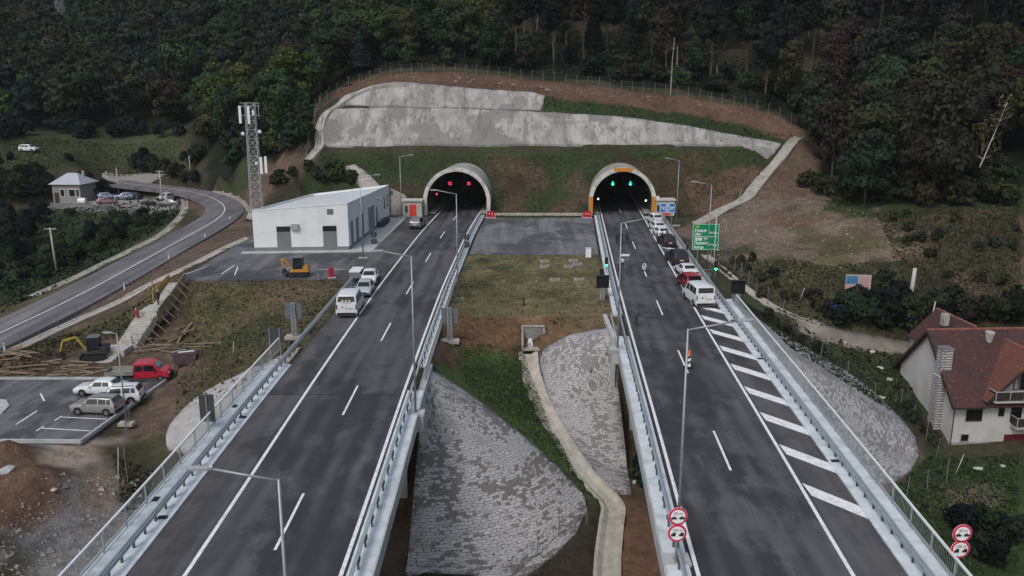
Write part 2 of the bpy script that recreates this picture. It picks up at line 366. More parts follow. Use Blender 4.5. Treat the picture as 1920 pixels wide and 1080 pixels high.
# left of the access road
paint([(-300, 700), (-300, 380), (90, 392), (340, 380), (330, 430), (200, 510), (0, 600)], C_GRASS, .1, seed=4)
paint([(-100, 600), (130, 525), (340, 410), (345, 440), (120, 555), (-60, 625)], C_OLIVE, .4, cover=.7, seed=5)
paint([(95, 392), (70, 372), (200, 362), (330, 370), (335, 395), (250, 402)], C_GREY, .5, .8, seed=6)
paint([(330, 380), (345, 362), (420, 360), (480, 380), (480, 440), (300, 530), (0, 690), (-80, 700), (-80, 640), (200, 540), (420, 420)], C_SOIL, .6, .8, 4, seed=7)
paint([(-80, 700), (60, 640), (330, 515), (345, 530), (320, 600), (180, 640), (60, 690)], C_OLIVE, .2, cover=.75, seed=8)
paint([(350, 350), (470, 290), (575, 288), (620, 300), (560, 345), (480, 395), (440, 360)], C_SOIL, .4, 1.0, seed=9)
paint([(360, 345), (450, 300), (500, 290), (440, 345)], C_MEAD, .2, cover=.5, patch=5, seed=10)
paint([(575, 305), (660, 305), (740, 380), (560, 360)], C_GRASS, .2, .8, seed=11)
# slope below the platform, yard edges
paint([(-40, 695), (180, 640), (320, 530), (340, 526), (655, 520), (545, 690), (330, 830), (290, 880), (200, 840), (310, 715), (-40, 712)], C_OLIVE, .2, .6, seed=12)
paint([(340, 527), (640, 524), (600, 580), (340, 600), (300, 690), (290, 610)], C_SOIL, .2, 1.2, cover=.5, patch=5, seed=13)
paint([(370, 575), (520, 560), (480, 650), (380, 655)], C_MEAD, .1, 1.5, cover=.7, seed=14)
paint([(-40, 712), (-40, 672), (170, 640), (300, 600), (320, 530), (345, 530), (340, 640), (400, 690), (320, 800), (200, 850), (320, 715), (150, 708)], C_SOIL, .6, .7, seed=15)
paint([(500, 690), (560, 640), (640, 560), (655, 575), (545, 690), (400, 800), (380, 790)], C_DRY, .2, .5, cover=.6, seed=16)
paint([(545, 690), (620, 592), (655, 595), (600, 640), (560, 690)], C_SOIL, .5, .3, seed=17)
paint([(-100, 828), (150, 830), (230, 820), (290, 880), (290, 960), (240, 1090), (-100, 1100)], C_GREY, .8, 1.0, seed=18)
paint([(-60, 840), (70, 838), (110, 880), (140, 900), (120, 950), (60, 985), (-60, 1000)], C_RUST, .6, 1.0, seed=19)
paint([(85, 838), (220, 820), (228, 850), (150, 882), (85, 878)], C_SAND, .4, .6, seed=20)
paint([(150, 870), (260, 880), (250, 960), (170, 1000)], C_GRAV, .8, 1.2, cover=.5, patch=4, seed=21)
paint([(200, 840), (290, 830), (300, 950), (230, 960)], C_SCRUB, .2, 1.0, cover=.5, patch=4, seed=22)
paint([(-40, 1000), (40, 990), (90, 1090), (-40, 1090)], C_SCRUB, .2, 1.0, cover=.4, patch=4, seed=23)
# cut above the portals
paint([(595, 278), (1385, 272), (1445, 310), (1400, 370), (1310, 412), (1260, 412), (700, 412), (600, 330)], C_GRASS, .1, 1.0, seed=24)
paint([(720, 290), (1380, 285), (1260, 410), (780, 410)], (.050, .038, .024), .3, 2.0, cover=.50, patch=11, seed=25)
paint([(930, 320), (1090, 320), (1100, 405), (925, 405)], (.075, .055, .037), .4, 2.0, cover=.5, patch=4, seed=75)
paint([(1280, 335), (1345, 318), (1420, 312), (1425, 335), (1350, 390), (1300, 412)], C_RUST, .5, 1.0, seed=26)
paint([(1015, 178), (1300, 210), (1490, 257), (1440, 300), (1380, 262), (1280, 236), (1020, 212)], C_GRASS, .1, .6, seed=27)
paint([(600, 205), (640, 165), (700, 143), (780, 134), (1000, 150), (1300, 182), (1440, 212), (1510, 245), (1490, 262), (1400, 236), (1200, 202), (1020, 182), (900, 168), (760, 158), (690, 164), (640, 186)], C_RUST, .6, .8, 3, seed=28)
paint([(575, 292), (598, 200), (612, 200), (600, 290)], C_DARK, .5, .4, seed=29)
paint([(1500, 250), (1535, 270), (1540, 330), (1500, 385), (1420, 400), (1390, 385)], C_SOIL, .6, .8, seed=30)
# right-hand slope
paint([(1560, 372), (1640, 378), (1910, 345), (2000, 345), (2000, 410), (1640, 405)], C_GRASS, .1, 1.5, seed=80)
paint([(1300, 425), (1400, 375), (1520, 362), (1650, 385), (1700, 440), (1720, 480), (1640, 500), (1560, 520), (1450, 500), (1350, 500)], C_GRAV, .9, 3.5, 7, cover=.78, patch=10, seed=31)
paint([(1310, 425), (1400, 380), (1520, 370), (1600, 400), (1560, 480), (1400, 480)], C_GRAV, .9, 2.5, cover=.66, patch=5, seed=91)
paint([(1400, 380), (1520, 365), (1690, 385), (1700, 470), (1560, 500)], (.115, .072, .048), .5, 2.5, cover=.42, patch=6, seed=93)
paint([(1500, 400), (1700, 390), (1720, 500), (1560, 520), (1450, 505)], C_OLIVE, .3, 2.5, cover=.45, patch=5, seed=94)
paint([(1320, 460), (1500, 480), (1700, 480), (1700, 520), (1500, 540), (1360, 510)], C_MEAD, .2, 2.0, cover=.5, patch=5, seed=92)
paint([(1540, 360), (1640, 370), (1640, 410), (1570, 415)], C_GRASS, .2, 1.5, cover=.7, seed=32)
paint([(1540, 440), (1650, 400), (1640, 450)], C_RUST, .5, 1.5, cover=.5, seed=33)
paint([(1330, 480), (1530, 505), (1700, 490), (1700, 600), (1600, 640), (1480, 590)], C_OLIVE, .2, 1.2, seed=34)
paint([(1560, 490), (1720, 500), (1720, 600), (1580, 600)], C_GRASS, .1, 2, cover=.65, seed=35)
paint([(1700, 400), (2000, 380), (2000, 620), (1720, 600)], C_SOIL, .2, 2, cover=.34, patch=8, seed=36)
paint([(1340, 520), (1400, 590), (1480, 660), (1700, 790), (1740, 800), (1690, 660), (1540, 640), (1430, 560)], C_MEAD, .1, .8, seed=37)
paint([(1480, 590), (1560, 640), (1540, 670), (1450, 620)], C_SOIL, .5, .8, cover=.6, seed=38)
paint([(1690, 800), (1745, 850), (1760, 900), (1700, 930), (1600, 960)], C_SOIL, .4, .7, seed=39)
paint([(1740, 850), (2100, 850), (2100, 1100), (1700, 1100), (1600, 960)], (.036, .058, .020), .1, 1.0, seed=40)
paint([(1700, 920), (1850, 905), (1880, 940), (1750, 965)], C_GRAV, .4, .8, cover=.6, seed=41)
# between the carriageways
paint([(865, 478), (1115, 478), (1150, 590), (830, 590)], C_DRY, .1, .3, seed=42)
paint([(865, 478), (1115, 478), (1150, 590), (830, 590)], C_OLIVE, .1, 1.0, cover=.52, patch=3.5, seed=43)
paint([(880, 485), (960, 482), (960, 560), (870, 560)], C_MEAD, .1, 1.0, cover=.5, patch=3, seed=44)
paint([(865, 478), (1115, 478), (1150, 590), (830, 590)], (.155, .125, .075), .1, 1.0, cover=.46, patch=2.5, seed=84)
paint([(828, 588), (1150, 588), (1160, 640), (1010, 662), (850, 680), (815, 680)], (.135, .078, .046), .3, .7, seed=45)
paint([(1030, 588), (1150, 588), (1155, 615), (1060, 630)], (.15, .115, .065), .3, 1.0, cover=.7, seed=46)
paint([(815, 660), (900, 655), (985, 662), (1045, 820), (1105, 940), (1000, 845), (900, 760), (815, 700)], (.055, .090, .028), .1, .6, seed=47)
paint([(860, 670), (975, 680), (1020, 800), (900, 750)], C_GRASS, .1, .8, cover=.8, seed=48)
paint([(820, 655), (880, 650), (860, 700), (815, 690)], C_RUST, .3, .6, cover=.6, seed=49)
paint([(700, 700), (770, 700), (750, 1100), (690, 1100)], (.105, .072, .045), .5, .4, seed=50)
paint([(1090, 1000), (1140, 960), (1140, 1100), (950, 1100)], C_DARK, .3, .6, seed=51)
paint([(1150, 930), (1260, 930), (1330, 1100), (1150, 1100)], (.120, .070, .045), .3, .5, seed=53)
paint([(1185, 740), (1260, 740), (1270, 935), (1185, 925)], (.085, .062, .035), .3, .4, seed=54)
paint([(-19, 25), (-7, 25), (-7, 60), (-19, 60)], (.105, .072, .045), .5, .4, pix=False, seed=55)
# relief of the loose ground
hf = fbm(XX, YY, 7.0, 5, 5) * .55 + fbm(XX, YY, 1.6, 12, 3) * .16
flat = ((XX > lc - 9) & (XX < rc + 9) & (YY < 153) & ((XX < lc + 6) | (XX > rc - 6))) | ((XX > -41) & (XX < -10) & (YY > 98) & (YY < 153)) | ((XX > lc) & (XX < rc) & (YY > 95) & (YY < 153))
k = blur(np.where(flat | (CZ > -50), 0., 1.), 3); G = G + hf * np.clip(k * 1.4 - .4, 0, 1) * np.clip(.35 + BASE[..., 3], 0, 1)
# spoil heaps beside the yard
for (px, py, z, r, h) in [(30, 872, -5.7, 2.3, 1.5), (80, 915, -6.2, 2.3, 1.6), (10, 950, -6.6, 2.6, .9), (-30, 900, -6.2, 3.0, .9), (365, 690, -4.8, 2.2, .6), (392, 680, -4.6, 2.0, .7)]:
    cx, cy = W(px, py, z); rr = np.hypot(XX - cx, YY - cy) / r; G = G + h * np.exp(-rr ** 2 * 1.6) * (1 + .5 * fbm(XX, YY, 2.0, 8))
# roads, pads and pitched slopes rest on a lowered formation
LOW = []
def lower(mask, z): 
    global G
    G = np.where(mask, np.minimum(G, z), G)
def strip_mask(cen, a, b, y0, y1):
    c = np.interp(YY, _ys, cen); return (XX > c + a) & (XX < c + b) & (YY > y0) & (YY < y1)
lower(strip_mask(_tl, -6.9, 5.0, 60, 156), -.25); lower(strip_mask(_tr, -5.0, 8.0, 74, 156), -.25)
lower((XX > -39.3) & (XX < -12) & (YY > 99) & (YY < 151.2), -.25)
lower((XX > np.interp(YY, _ys, _tl)) & (XX < np.interp(YY, _ys, _tr)) & (YY > 114.6) & (YY < 147.4), -.25)
TOP = G.copy()
def sink(P, by=.35, grow=0):
    """push the ground sheet under a surface that is laid on it"""
    global G
    m = inside(P, XX, YY); G = np.where(m, TOP - by, G)
def htop(x, y):
    global G
    g = G; G = TOP; r = hz(x, y); G = g; return r
def drape(name, P, material, off=.05, thick=.5, res=.8, kind=None, parent=None, bulge=0, zf=None, smooth=True, dosink=True):
    """a slab with its own thickness, laid on the terrain inside the polygon P (world x, y)"""
    # densify the outline
    Q = []
    for i in range(len(P)):
        a = Vector(P[i]); b = Vector(P[(i + 1) % len(P)]); n = max(1, int((b - a).length / res))
        for j in range(n): Q.append(a.lerp(b, j / n))
    n = len(Q); xs = [q.x for q in Q]; ys = [q.y for q in Q]
    gx = np.arange(min(xs), max(xs), res); gy = np.arange(min(ys), max(ys), res); X, Y = np.meshgrid(gx, gy); m = inside([(q.x, q.y) for q in Q], X, Y)
    # keep clear of the outline
    inner = []
    qa = np.array([(q.x, q.y) for q in Q])
    for x, y in zip(X[m], Y[m]):
        if ((qa[:, 0] - x) ** 2 + (qa[:, 1] - y) ** 2).min() > (res * .35) ** 2: inner.append(Vector((x, y)))
    v, e, f, ov, oe, of = delaunay_2d_cdt(Q + inner, [(i, (i + 1) % n) for i in range(n)], [], 1, 1e-4)
    zf = zf or (lambda x, y: htop(x, y))
    vs = [(p.x, p.y, zf(p.x, p.y) + off) for p in v]; M_ = MB(); M_.v = [Vector(q) for q in vs]; M_.f = [tuple(t) for t in f]; M_.m = [0] * len(f)
    # skirt
    cnt = {}
    for t in f:
        for a, b in zip(t, t[1:] + t[:1]): cnt[(a, b)] = 1
    for (a, b) in list(cnt):
        if (b, a) not in cnt:
            base = len(M_.v); M_.v += [M_.v[a] - Vector((0, 0, thick)), M_.v[b] - Vector((0, 0, thick))]; M_.f.append((b, a, base, base + 1)); M_.m.append(0)
    o = M_.build(name, material, parent, fix=False)
    if smooth:
        o.data.polygons.foreach_set('use_smooth', [len(p.vertices) == 3 for p in o.data.polygons])
    if kind: o['kind'] = kind
    if dosink: sink(P)
    return o

# ---------------------------------------------------------------- ground materials
def ground_mat():
    m = bpy.data.materials.new('ground'); m.use_nodes = True; N, L = nt(m); b = N['Principled BSDF']; b.inputs['Roughness'].default_value = .95; b.inputs['Specular IOR Level'].default_value = .1
    at = N.new('ShaderNodeAttribute'); at.attribute_name = 'cover'
    tc = N.new('ShaderNodeTexCoord')
    def noise(s, d, r=.6):
        n = N.new('ShaderNodeTexNoise'); n.inputs['Scale'].default_value = s; n.inputs['Detail'].default_value = d; n.inputs['Roughness'].default_value = r; L.new(tc.outputs['Object'], n.inputs['Vector']); return n.outputs[0]
    def rng(i, a, b_, c, d):
        r = N.new('ShaderNodeMapRange'); r.inputs[1].default_value = a; r.inputs[2].default_value = b_; r.inputs[3].default_value = c; r.inputs[4].default_value = d; L.new(i, r.inputs[0]); return r.outputs[0]
    def mul(a, b_, f=1.0):
        x = N.new('ShaderNodeMix'); x.data_type = 'RGBA'; x.blend_type = 'MULTIPLY'; x.inputs[0].default_value = f; L.new(a, x.inputs[6]); L.new(b_, x.inputs[7]); return x.outputs[2]
    c = mul(at.outputs['Color'], rng(noise(.12, 8), .3, .7, .72, 1.3)); c = mul(c, rng(noise(1.1, 8, .7), .3, .7, .55, 1.45))
    # pale stones and dark gaps where the ground is stony
    v = N.new('ShaderNodeTexVoronoi'); v.inputs['Scale'].default_value = 2.6; L.new(tc.outputs['Object'], v.inputs['Vector'])
    st = N.new('ShaderNodeMath'); st.operation = 'MULTIPLY'; L.new(rng(v.outputs['Distance'], .12, .3, 1, 0), st.inputs[0]); L.new(rng(at.outputs['Alpha'], .3, 1, 0, 1), st.inputs[1])
    s2 = N.new('ShaderNodeMath'); s2.operation = 'MULTIPLY'; L.new(st.outputs[0], s2.inputs[0]); L.new(rng(noise(.5, 4), .45, .6, 0, 1), s2.inputs[1])
    x = N.new('ShaderNodeMix'); x.data_type = 'RGBA'; L.new(s2.outputs[0], x.inputs[0]); L.new(c, x.inputs[6]); x.inputs[7].default_value = (.34, .28, .23, 1)
    # tint shifts between yellower and greener
    h = N.new('ShaderNodeHueSaturation'); L.new(rng(noise(.35, 5), .3, .7, .485, .515), h.inputs['Hue']); h.inputs['Saturation'].default_value = .98; L.new(x.outputs[2], h.inputs['Color'])
    L.new(h.outputs[0], b.inputs['Base Color'])
    bp = N.new('ShaderNodeBump'); bp.inputs['Strength'].default_value = .9; bp.inputs['Distance'].default_value = .25; L.new(noise(1.8, 7, .7), bp.inputs['Height']); L.new(bp.outputs[0], b.inputs['Normal'])
    return m
def asphalt_mat(name, col, patch=.5, stain=True, tracks=False):
    m = bpy.data.materials.new(name); m.use_nodes = True; N, L = nt(m); b = N['Principled BSDF']
    tc = N.new('ShaderNodeTexCoord')
    def noise(s, d, r=.6, sc=None):
        n = N.new('ShaderNodeTexNoise'); n.inputs['Scale'].default_value = s; n.inputs['Detail'].default_value = d; n.inputs['Roughness'].default_value = r
        if sc:
            mp = N.new('ShaderNodeMapping'); mp.inputs['Scale'].default_value = sc; L.new(tc.outputs['Object'], mp.inputs[0]); L.new(mp.outputs[0], n.inputs['Vector'])
        else: L.new(tc.outputs['Object'], n.inputs['Vector'])
        return n.outputs[0]
    def rng(i, a, b_, c, d):
        r = N.new('ShaderNodeMapRange'); r.inputs[1].default_value = a; r.inputs[2].default_value = b_; r.inputs[3].default_value = c; r.inputs[4].default_value = d; L.new(i, r.inputs[0]); return r.outputs[0]
    def mix(f, a, b_, mode='MIX'):
        x = N.new('ShaderNodeMix'); x.data_type = 'RGBA'; x.blend_type = mode
        for s_, i in ((f, 0), (a, 6), (b_, 7)):
            if isinstance(s_, (int, float)): x.inputs[i].default_value = s_
            elif isinstance(s_, tuple): x.inputs[i].default_value = (*s_, 1)
            else: L.new(s_, x.inputs[i])
        return x.outputs[2]
    c = mix(1, col, rng(noise(.25, 6), .3, .7, 1 - patch * .4, 1 + patch * .4), 'MULTIPLY')
    c = mix(1, c, rng(noise(9, 4), .3, .7, .88, 1.12), 'MULTIPLY')
    # long streaks worn along the traffic
    c = mix(1, c, rng(noise(.8, 5, .6, (1.0, .05, 1)), .36, .64, .72, 1.32), 'MULTIPLY')
    if stain:   # damp or oily darker blotches
        f = rng(noise(.13, 9, .68, (1, .5, 1)), .49, .545, 0, .8); c = mix(f, c, tuple(q * .45 for q in col))
        f = rng(noise(.8, 8, .72, (1, .4, 1)), .56, .64, 0, .6); c = mix(f, c, tuple(q * .6 for q in col))
        f = rng(noise(.28, 8, .72, (1, .35, 1)), .55, .66, 0, .5); c = mix(f, c, tuple(q * 1.5 for q in col))
    if tracks:   # wheel paths polished paler, paving seam between the lanes, dust at the shoulders
        at = N.new('ShaderNodeAttribute'); at.attribute_name = 'across'
        def mth(op, a, b_=None):
            q = N.new('ShaderNodeMath'); q.operation = op; (L.new(a, q.inputs[0]) if not isinstance(a, float) else setattr(q.inputs[0], 'default_value', a))
            if b_ is not None: (L.new(b_, q.inputs[1]) if not isinstance(b_, float) else setattr(q.inputs[1], 'default_value', b_))
            return q.outputs[0]
        wob = rng(noise(.06, 3), .3, .7, -.25, .25); ax = mth('ABSOLUTE', mth('ADD', at.outputs['Fac'], wob)); w = mth('COSINE', mth('MULTIPLY', mth('SUBTRACT', ax, 1.05), 4.19)); inl = rng(ax, 3.2, 3.7, 1, 0)
        f = mth('MULTIPLY', mth('MULTIPLY', rng(w, -.3, 1, 0, .5), inl), rng(noise(.12, 6), .42, .6, .15, 1)); c = mix(f, c, tuple(q * 1.55 for q in col))
        f = mth('MULTIPLY', mth('MULTIPLY', rng(w, -.2, -1, 0, .4), inl), rng(noise(.2, 6), .45, .58, 0, 1)); c = mix(f, c, tuple(q * .6 for q in col))
        seam = rng(mth('ABSOLUTE', mth('SUBTRACT', mth('ABSOLUTE', at.outputs['Fac']), 3.82)), .015, .035, .55, 0); c = mix(seam, c, tuple(q * .4 for q in col)); sm2 = rng(mth('ABSOLUTE', mth('SUBTRACT', at.outputs['Fac'], .16)), .012, .03, .5, 0); c = mix(sm2, c, tuple(q * .45 for q in col))
        f = mth('MULTIPLY', rng(ax, 3.9, 6.2, 0, .5), rng(noise(.5, 7, .7), .45, .6, .2, 1)); c = mix(f, c, (.12, .105, .095))
    L.new(c, b.inputs['Base Color']); L.new(rng(noise(.3, 5), .3, .7, .62, .9), b.inputs['Roughness']); b.inputs['Specular IOR Level'].default_value = .14
    bp = N.new('ShaderNodeBump'); bp.inputs['Strength'].default_value = .25; bp.inputs['Distance'].default_value = .03; L.new(noise(14, 4), bp.inputs['Height']); L.new(bp.outputs[0], b.inputs['Normal'])
    return m
def stone_mat(name, light=(.40, .39, .39), dark=(.16, .15, .145), joint=(.09, .085, .08), s=1.6, stains=.6):
    """setts laid in courses, some blocks darker than others, on a mortar bed"""
    m = bpy.data.materials.new(name); m.use_nodes = True; N, L = nt(m); b = N['Principled BSDF']; b.inputs['Roughness'].default_value = .85; b.inputs['Specular IOR Level'].default_value = .2
    tc = N.new('ShaderNodeTexCoord')
    def noise(s_, d, r=.6, vec=None):
        n = N.new('ShaderNodeTexNoise'); n.inputs['Scale'].default_value = s_; n.inputs['Detail'].default_value = d; n.inputs['Roughness'].default_value = r; L.new(vec or tc.outputs['Object'], n.inputs['Vector']); return n
    def rng(i, a, b_, c, d):
        r = N.new('ShaderNodeMapRange'); r.inputs[1].default_value = a; r.inputs[2].default_value = b_; r.inputs[3].default_value = c; r.inputs[4].default_value = d; L.new(i, r.inputs[0]); return r.outputs[0]
    at = N.new('ShaderNodeAttribute'); at.attribute_name = 'uvm'
    wob = noise(1.6, 3); wv = N.new('ShaderNodeVectorMath'); wv.operation = 'MULTIPLY_ADD'; L.new(wob.outputs['Color'], wv.inputs[0]); wv.inputs[1].default_value = (.6, .5, 0); L.new(at.outputs['Vector'], wv.inputs[2])
    br = N.new('ShaderNodeTexBrick'); br.inputs['Scale'].default_value = s; br.inputs['Mortar Size'].default_value = .026; br.inputs['Mortar Smooth'].default_value = .2; br.inputs['Brick Width'].default_value = .62; br.inputs['Row Height'].default_value = .40; br.inputs['Bias'].default_value = -.1
    br.inputs['Color1'].default_value = (*light, 1); br.inputs['Color2'].default_value = (*tuple(q * .8 for q in light), 1); br.inputs['Mortar'].default_value = (*joint, 1); L.new(wv.outputs[0], br.inputs['Vector'])
    # another reading of the same courses chooses the dark blocks
    br2 = N.new('ShaderNodeTexBrick'); 
    for k_ in ('Scale', 'Mortar Size', 'Mortar Smooth', 'Brick Width', 'Row Height'): br2.inputs[k_].default_value = br.inputs[k_].default_value
    br2.inputs['Color1'].default_value = (0, 0, 0, 1); br2.inputs['Color2'].default_value = (1, 1, 1, 1); br2.inputs['Mortar'].default_value = (0, 0, 0, 1); L.new(wv.outputs[0], br2.inputs['Vector'])
    ad = N.new('ShaderNodeMath'); ad.operation = 'ADD'; L.new(br2.outputs['Color'], ad.inputs[0]); L.new(rng(noise(.28, 6, .7).outputs[0], .35, .65, -.6, .6), ad.inputs[1])
    f = rng(ad.outputs[0], .62, .70, 0, stains + .35)
    x = N.new('ShaderNodeMix'); x.data_type = 'RGBA'; L.new(f, x.inputs[0]); L.new(br.outputs['Color'], x.inputs[6]); x.inputs[7].default_value = (*dark, 1)
    y = N.new('ShaderNodeMix'); y.data_type = 'RGBA'; y.blend_type = 'MULTIPLY'; y.inputs[0].default_value = 1; L.new(x.outputs[2], y.inputs[6]); L.new(rng(noise(5, 5).outputs[0], .3, .7, .8, 1.2), y.inputs[7])
    z = N.new('ShaderNodeMix'); z.data_type = 'RGBA'; L.new(rng(noise(.22, 7, .65).outputs[0], .56, .68, 0, .55), z.inputs[0]); L.new(y.outputs[2], z.inputs[6]); z.inputs[7].default_value = (.13, .12, .10, 1)
    L.new(z.outputs[2], b.inputs['Base Color'])
    bp = N.new('ShaderNodeBump'); bp.inputs['Strength'].default_value = .6; bp.inputs['Distance'].default_value = .06; bp.invert = True; L.new(br.outputs['Fac'], bp.inputs['Height']); L.new(bp.outputs[0], b.inputs['Normal'])
    return m
M_GROUND = ground_mat()
M_ASPH = asphalt_mat('asphalt', (.074, .073, .079), tracks=True); M_ASPH2 = asphalt_mat('worn_asphalt', (.112, .111, .120), .5)
M_ASPH3 = asphalt_mat('old_asphalt', (.135, .128, .135), .35, False); M_PAD = asphalt_mat('pad_asphalt', (.142, .142, .150), .5)
M_LINE = mat('road_paint', (.72, .71, .72), .6, 0, .14, 6, dirt=(.30, .29, .29), dscale=2.0, damt=.45)
M_CONC = mat('concrete', (.40, .41, .41), .85, 0, .12, 1.5, .2, 12, dirt=(.26, .27, .26), dscale=.7, damt=.7)
M_CONCP = mat('pale_concrete', (.56, .60, .63), .7, 0, .10, 1.2, .1, 12, dirt=(.34, .37, .38), dscale=.8, damt=.7)
M_CONCO = mat('old_concrete', (.33, .31, .28), .9, 0, .2, 1.8, .3, 8, dirt=(.17, .155, .13), dscale=.6, damt=.85)
M_MORT = mat('cream_mortar', (.38, .355, .31), .9, 0, .16, 1.6, .3, 8, dirt=(.27, .24, .19), dscale=.6, damt=.8)
M_STONE = stone_mat('stone_setts'); M_STONE2 = stone_mat('stone_setts_small', (.38, .37, .375), (.18, .17, .17), (.12, .115, .11), 1.85, .45)
# ---------------------------------------------------------------- carriageways
def cstrip(name, C, a, b, y0, y1, z, material, kind='structure', step=2.0, thick=0, cols=None, z1=None, parent=None):
    """a strip that follows a carriageway between two offsets"""
    ys = np.arange(y0, y1, step).tolist() + [y1]; m = MB()
    if thick:
        m.ribbon([[(C(y) + a, y, z - thick), (C(y) + a, y, z), (C(y) + b, y, z if z1 is None else z1), (C(y) + b, y, z - thick), (C(y) + a, y, z - thick)] for y in ys])
        n = 5; L_ = len(ys)
        m.f.append((0, 3, 2, 1)); m.m.append(0); e = (L_ - 1) * 5; m.f.append((e, e + 1, e + 2, e + 3)); m.m.append(0)
    else: m.ribbon([[(C(y) + a, y, z), (C(y) + b, y, z)] for y in ys])
    return tag(m.build(name, material, parent), kind=kind)
for nm_, C_, a_, b_ in (('left_carriageway', LC, -6.3, 3.95), ('right_carriageway', RC, -3.95, 6.15)):
    o = cstrip(nm_, C_, a_, b_, -60, 285, 0, M_ASPH); at_ = o.data.attributes.new('across', 'FLOAT', 'POINT'); n_ = len(o.data.vertices); co_ = np.empty(n_ * 3); o.data.vertices.foreach_get('co', co_); co_ = co_.reshape(-1, 3); at_.data.foreach_set('value', np.array([x - C_(y) for x, y, z in co_], np.float32))
def flat(name, P, z, material, kind='structure', thick=0):
    m = MB()
    v, e, f, *_ = delaunay_2d_cdt([Vector(p) for p in P], [(i, (i + 1) % len(P)) for i in range(len(P))], [], 1, 1e-4)
    m.v = [Vector((p.x, p.y, z)) for p in v]; m.f = [tuple(t) for t in f]; m.m = [0] * len(f)
    if thick:
        n = len(P); b = len(m.v)
        for i in range(n):
            a, c = P[i], P[(i + 1) % n]; k_ = len(m.v); m.v += [Vector((*a, z)), Vector((*c, z)), Vector((*c, z - thick)), Vector((*a, z - thick))]; m.f.append((k_, k_ + 1, k_ + 2, k_ + 3)); m.m.append(0)
    return tag(m.build(name, material), kind=kind)
edge = [(LC(y) - 6.3, y) for y in np.arange(98.5, 151, 4)]
flat('service_platform', [(-39.6, 98.4), (-21, 98.4)] + [(LC(94) - 6.3, 94)] + edge + [(LC(151) - 6.3, 151.4), (-39.6, 151.4)], 0, M_ASPH2, thick=.6)
inn = [(LC(y) + 5.3, y) for y in np.arange(114.5, 148, 4)] + [(LC(147.5) + 5.3, 147.5)]
out_ = [(RC(y) - 5.3, y) for y in np.arange(147.5, 114, -4)] + [(RC(114.5) - 5.3, 114.5)]
flat('crossover_pad', inn + out_, -.02, M_PAD, thick=.5)
# painted lines
LZ = .006
for C, offs, side in ((LC, (-3.6, 3.68), 'left'), (RC, (-3.62, 3.6), 'right')):
    for o_ in offs: cstrip('edge_line', C, o_ - .10, o_ + .10, -55, 280, LZ, M_LINE)
m = MB()
def dash(C, yc, L_=6.0, w=.075):
    m.ribbon([[(C(y) - w, y, LZ), (C(y) + w, y, LZ)] for y in (yc - L_ / 2, yc, yc + L_ / 2)])
ydl = [W(545, 975)[1] + 17.75 * k_ for k_ in range(-4, 13)]; ydr = [W(1360, 843)[1] + 17.75 * k_ for k_ in range(-5, 13)]
for y in ydl: dash(LC, y)
m.build('lane_line', M_LINE)['kind'] = 'structure'; m = MB()
for y in ydr: dash(RC, y)
m.build('lane_line', M_LINE)['kind'] = 'structure'; m = MB()
# hatching: slanting bars between the edge line and the kerb
hy = [W(a, b)[1] for a, b in [(1512, 905.6), (1466, 832.8), (1429, 772.2), (1398, 724.2), (1371, 681.5), (1349, 647.5), (1331, 616.7), (1315, 590.8)]]
y = hy[-1]
while y < 146: y += 4.75; hy.append(y)
for y in hy:
    m.ribbon([[(RC(y) + 3.8, y, LZ), (RC(y) + 3.8, y - 1.55, LZ)], [(RC(y) + 5.97, y - 2.75, LZ), (RC(y) + 5.97, y - 4.3, LZ)]])
m.build('hatch_marking', M_LINE)['kind'] = 'structure'; m = MB()
# yard bays, platform bays
def pline(pts, w, z0): 
    P = [Vector((*W(a, b, z0), 0)) for a, b in pts]
    for a, b in zip(P, P[1:]):
        d = (b - a).normalized(); n = Vector((-d.y, d.x, 0)) * w / 2
        m.add([(*(a + n).xy, z0 + .008), (*(b + n).xy, z0 + .008), (*(b - n).xy, z0 + .008), (*(a - n).xy, z0 + .008)], [(0, 1, 2, 3)])
ZY = -5.05
for seg in [[(115, 782), (200, 786)], [(102, 789), (116, 780)], [(80, 803), (170, 808)], [(68, 808), (82, 799)], [(30, 796), (70, 770)], [(0, 826), (45, 826)], [(76, 738), (83, 752)]]: pline(seg, .14, ZY)
m.build('bay_marking', M_LINE)['kind'] = 'structure'; m = MB()
for seg in [[(345, 515), (387, 500)], [(415, 514), (440, 497)], [(596, 505), (668, 505)], [(535, 503), (582, 503)], [(440, 516), (446, 500)]]: pline(seg, .14, .0)
m.build('bay_marking', M_LINE)['kind'] = 'structure'; m = MB()
flat('yard', [W(a, b, ZY) for a, b in [(-200, 712), (150, 712), (312, 714), (228, 774), (152, 829), (-200, 827)]], ZY, M_ASPH2, thick=.6)
lower(inside([W(a, b, ZY) for a, b in [(-200, 712), (150, 712), (308, 715), (225, 773), (150, 827), (-200, 824)]], XX, YY), ZY - .3)
TOP = G.copy()
for pts in ([(312, 714), (228, 774), (152, 829), (-200, 827)], [(-200, 711), (150, 711), (312, 713)]):
    P = [Vector((*W(a, b, ZY), ZY + .06)) for a, b in pts]
    for a, b in zip(P, P[1:]): m.bar(a, b, .18, .3)
m.build('kerb', M_CONC)['kind'] = 'structure'; m = MB()
P = [W(a, b, ZY) for a, b in [(-80, 752), (-20, 748), (12, 752), (18, 762), (5, 776), (-80, 790)]]
flat('kerb_island', P, ZY + .14, M_CONC, thick=.3)
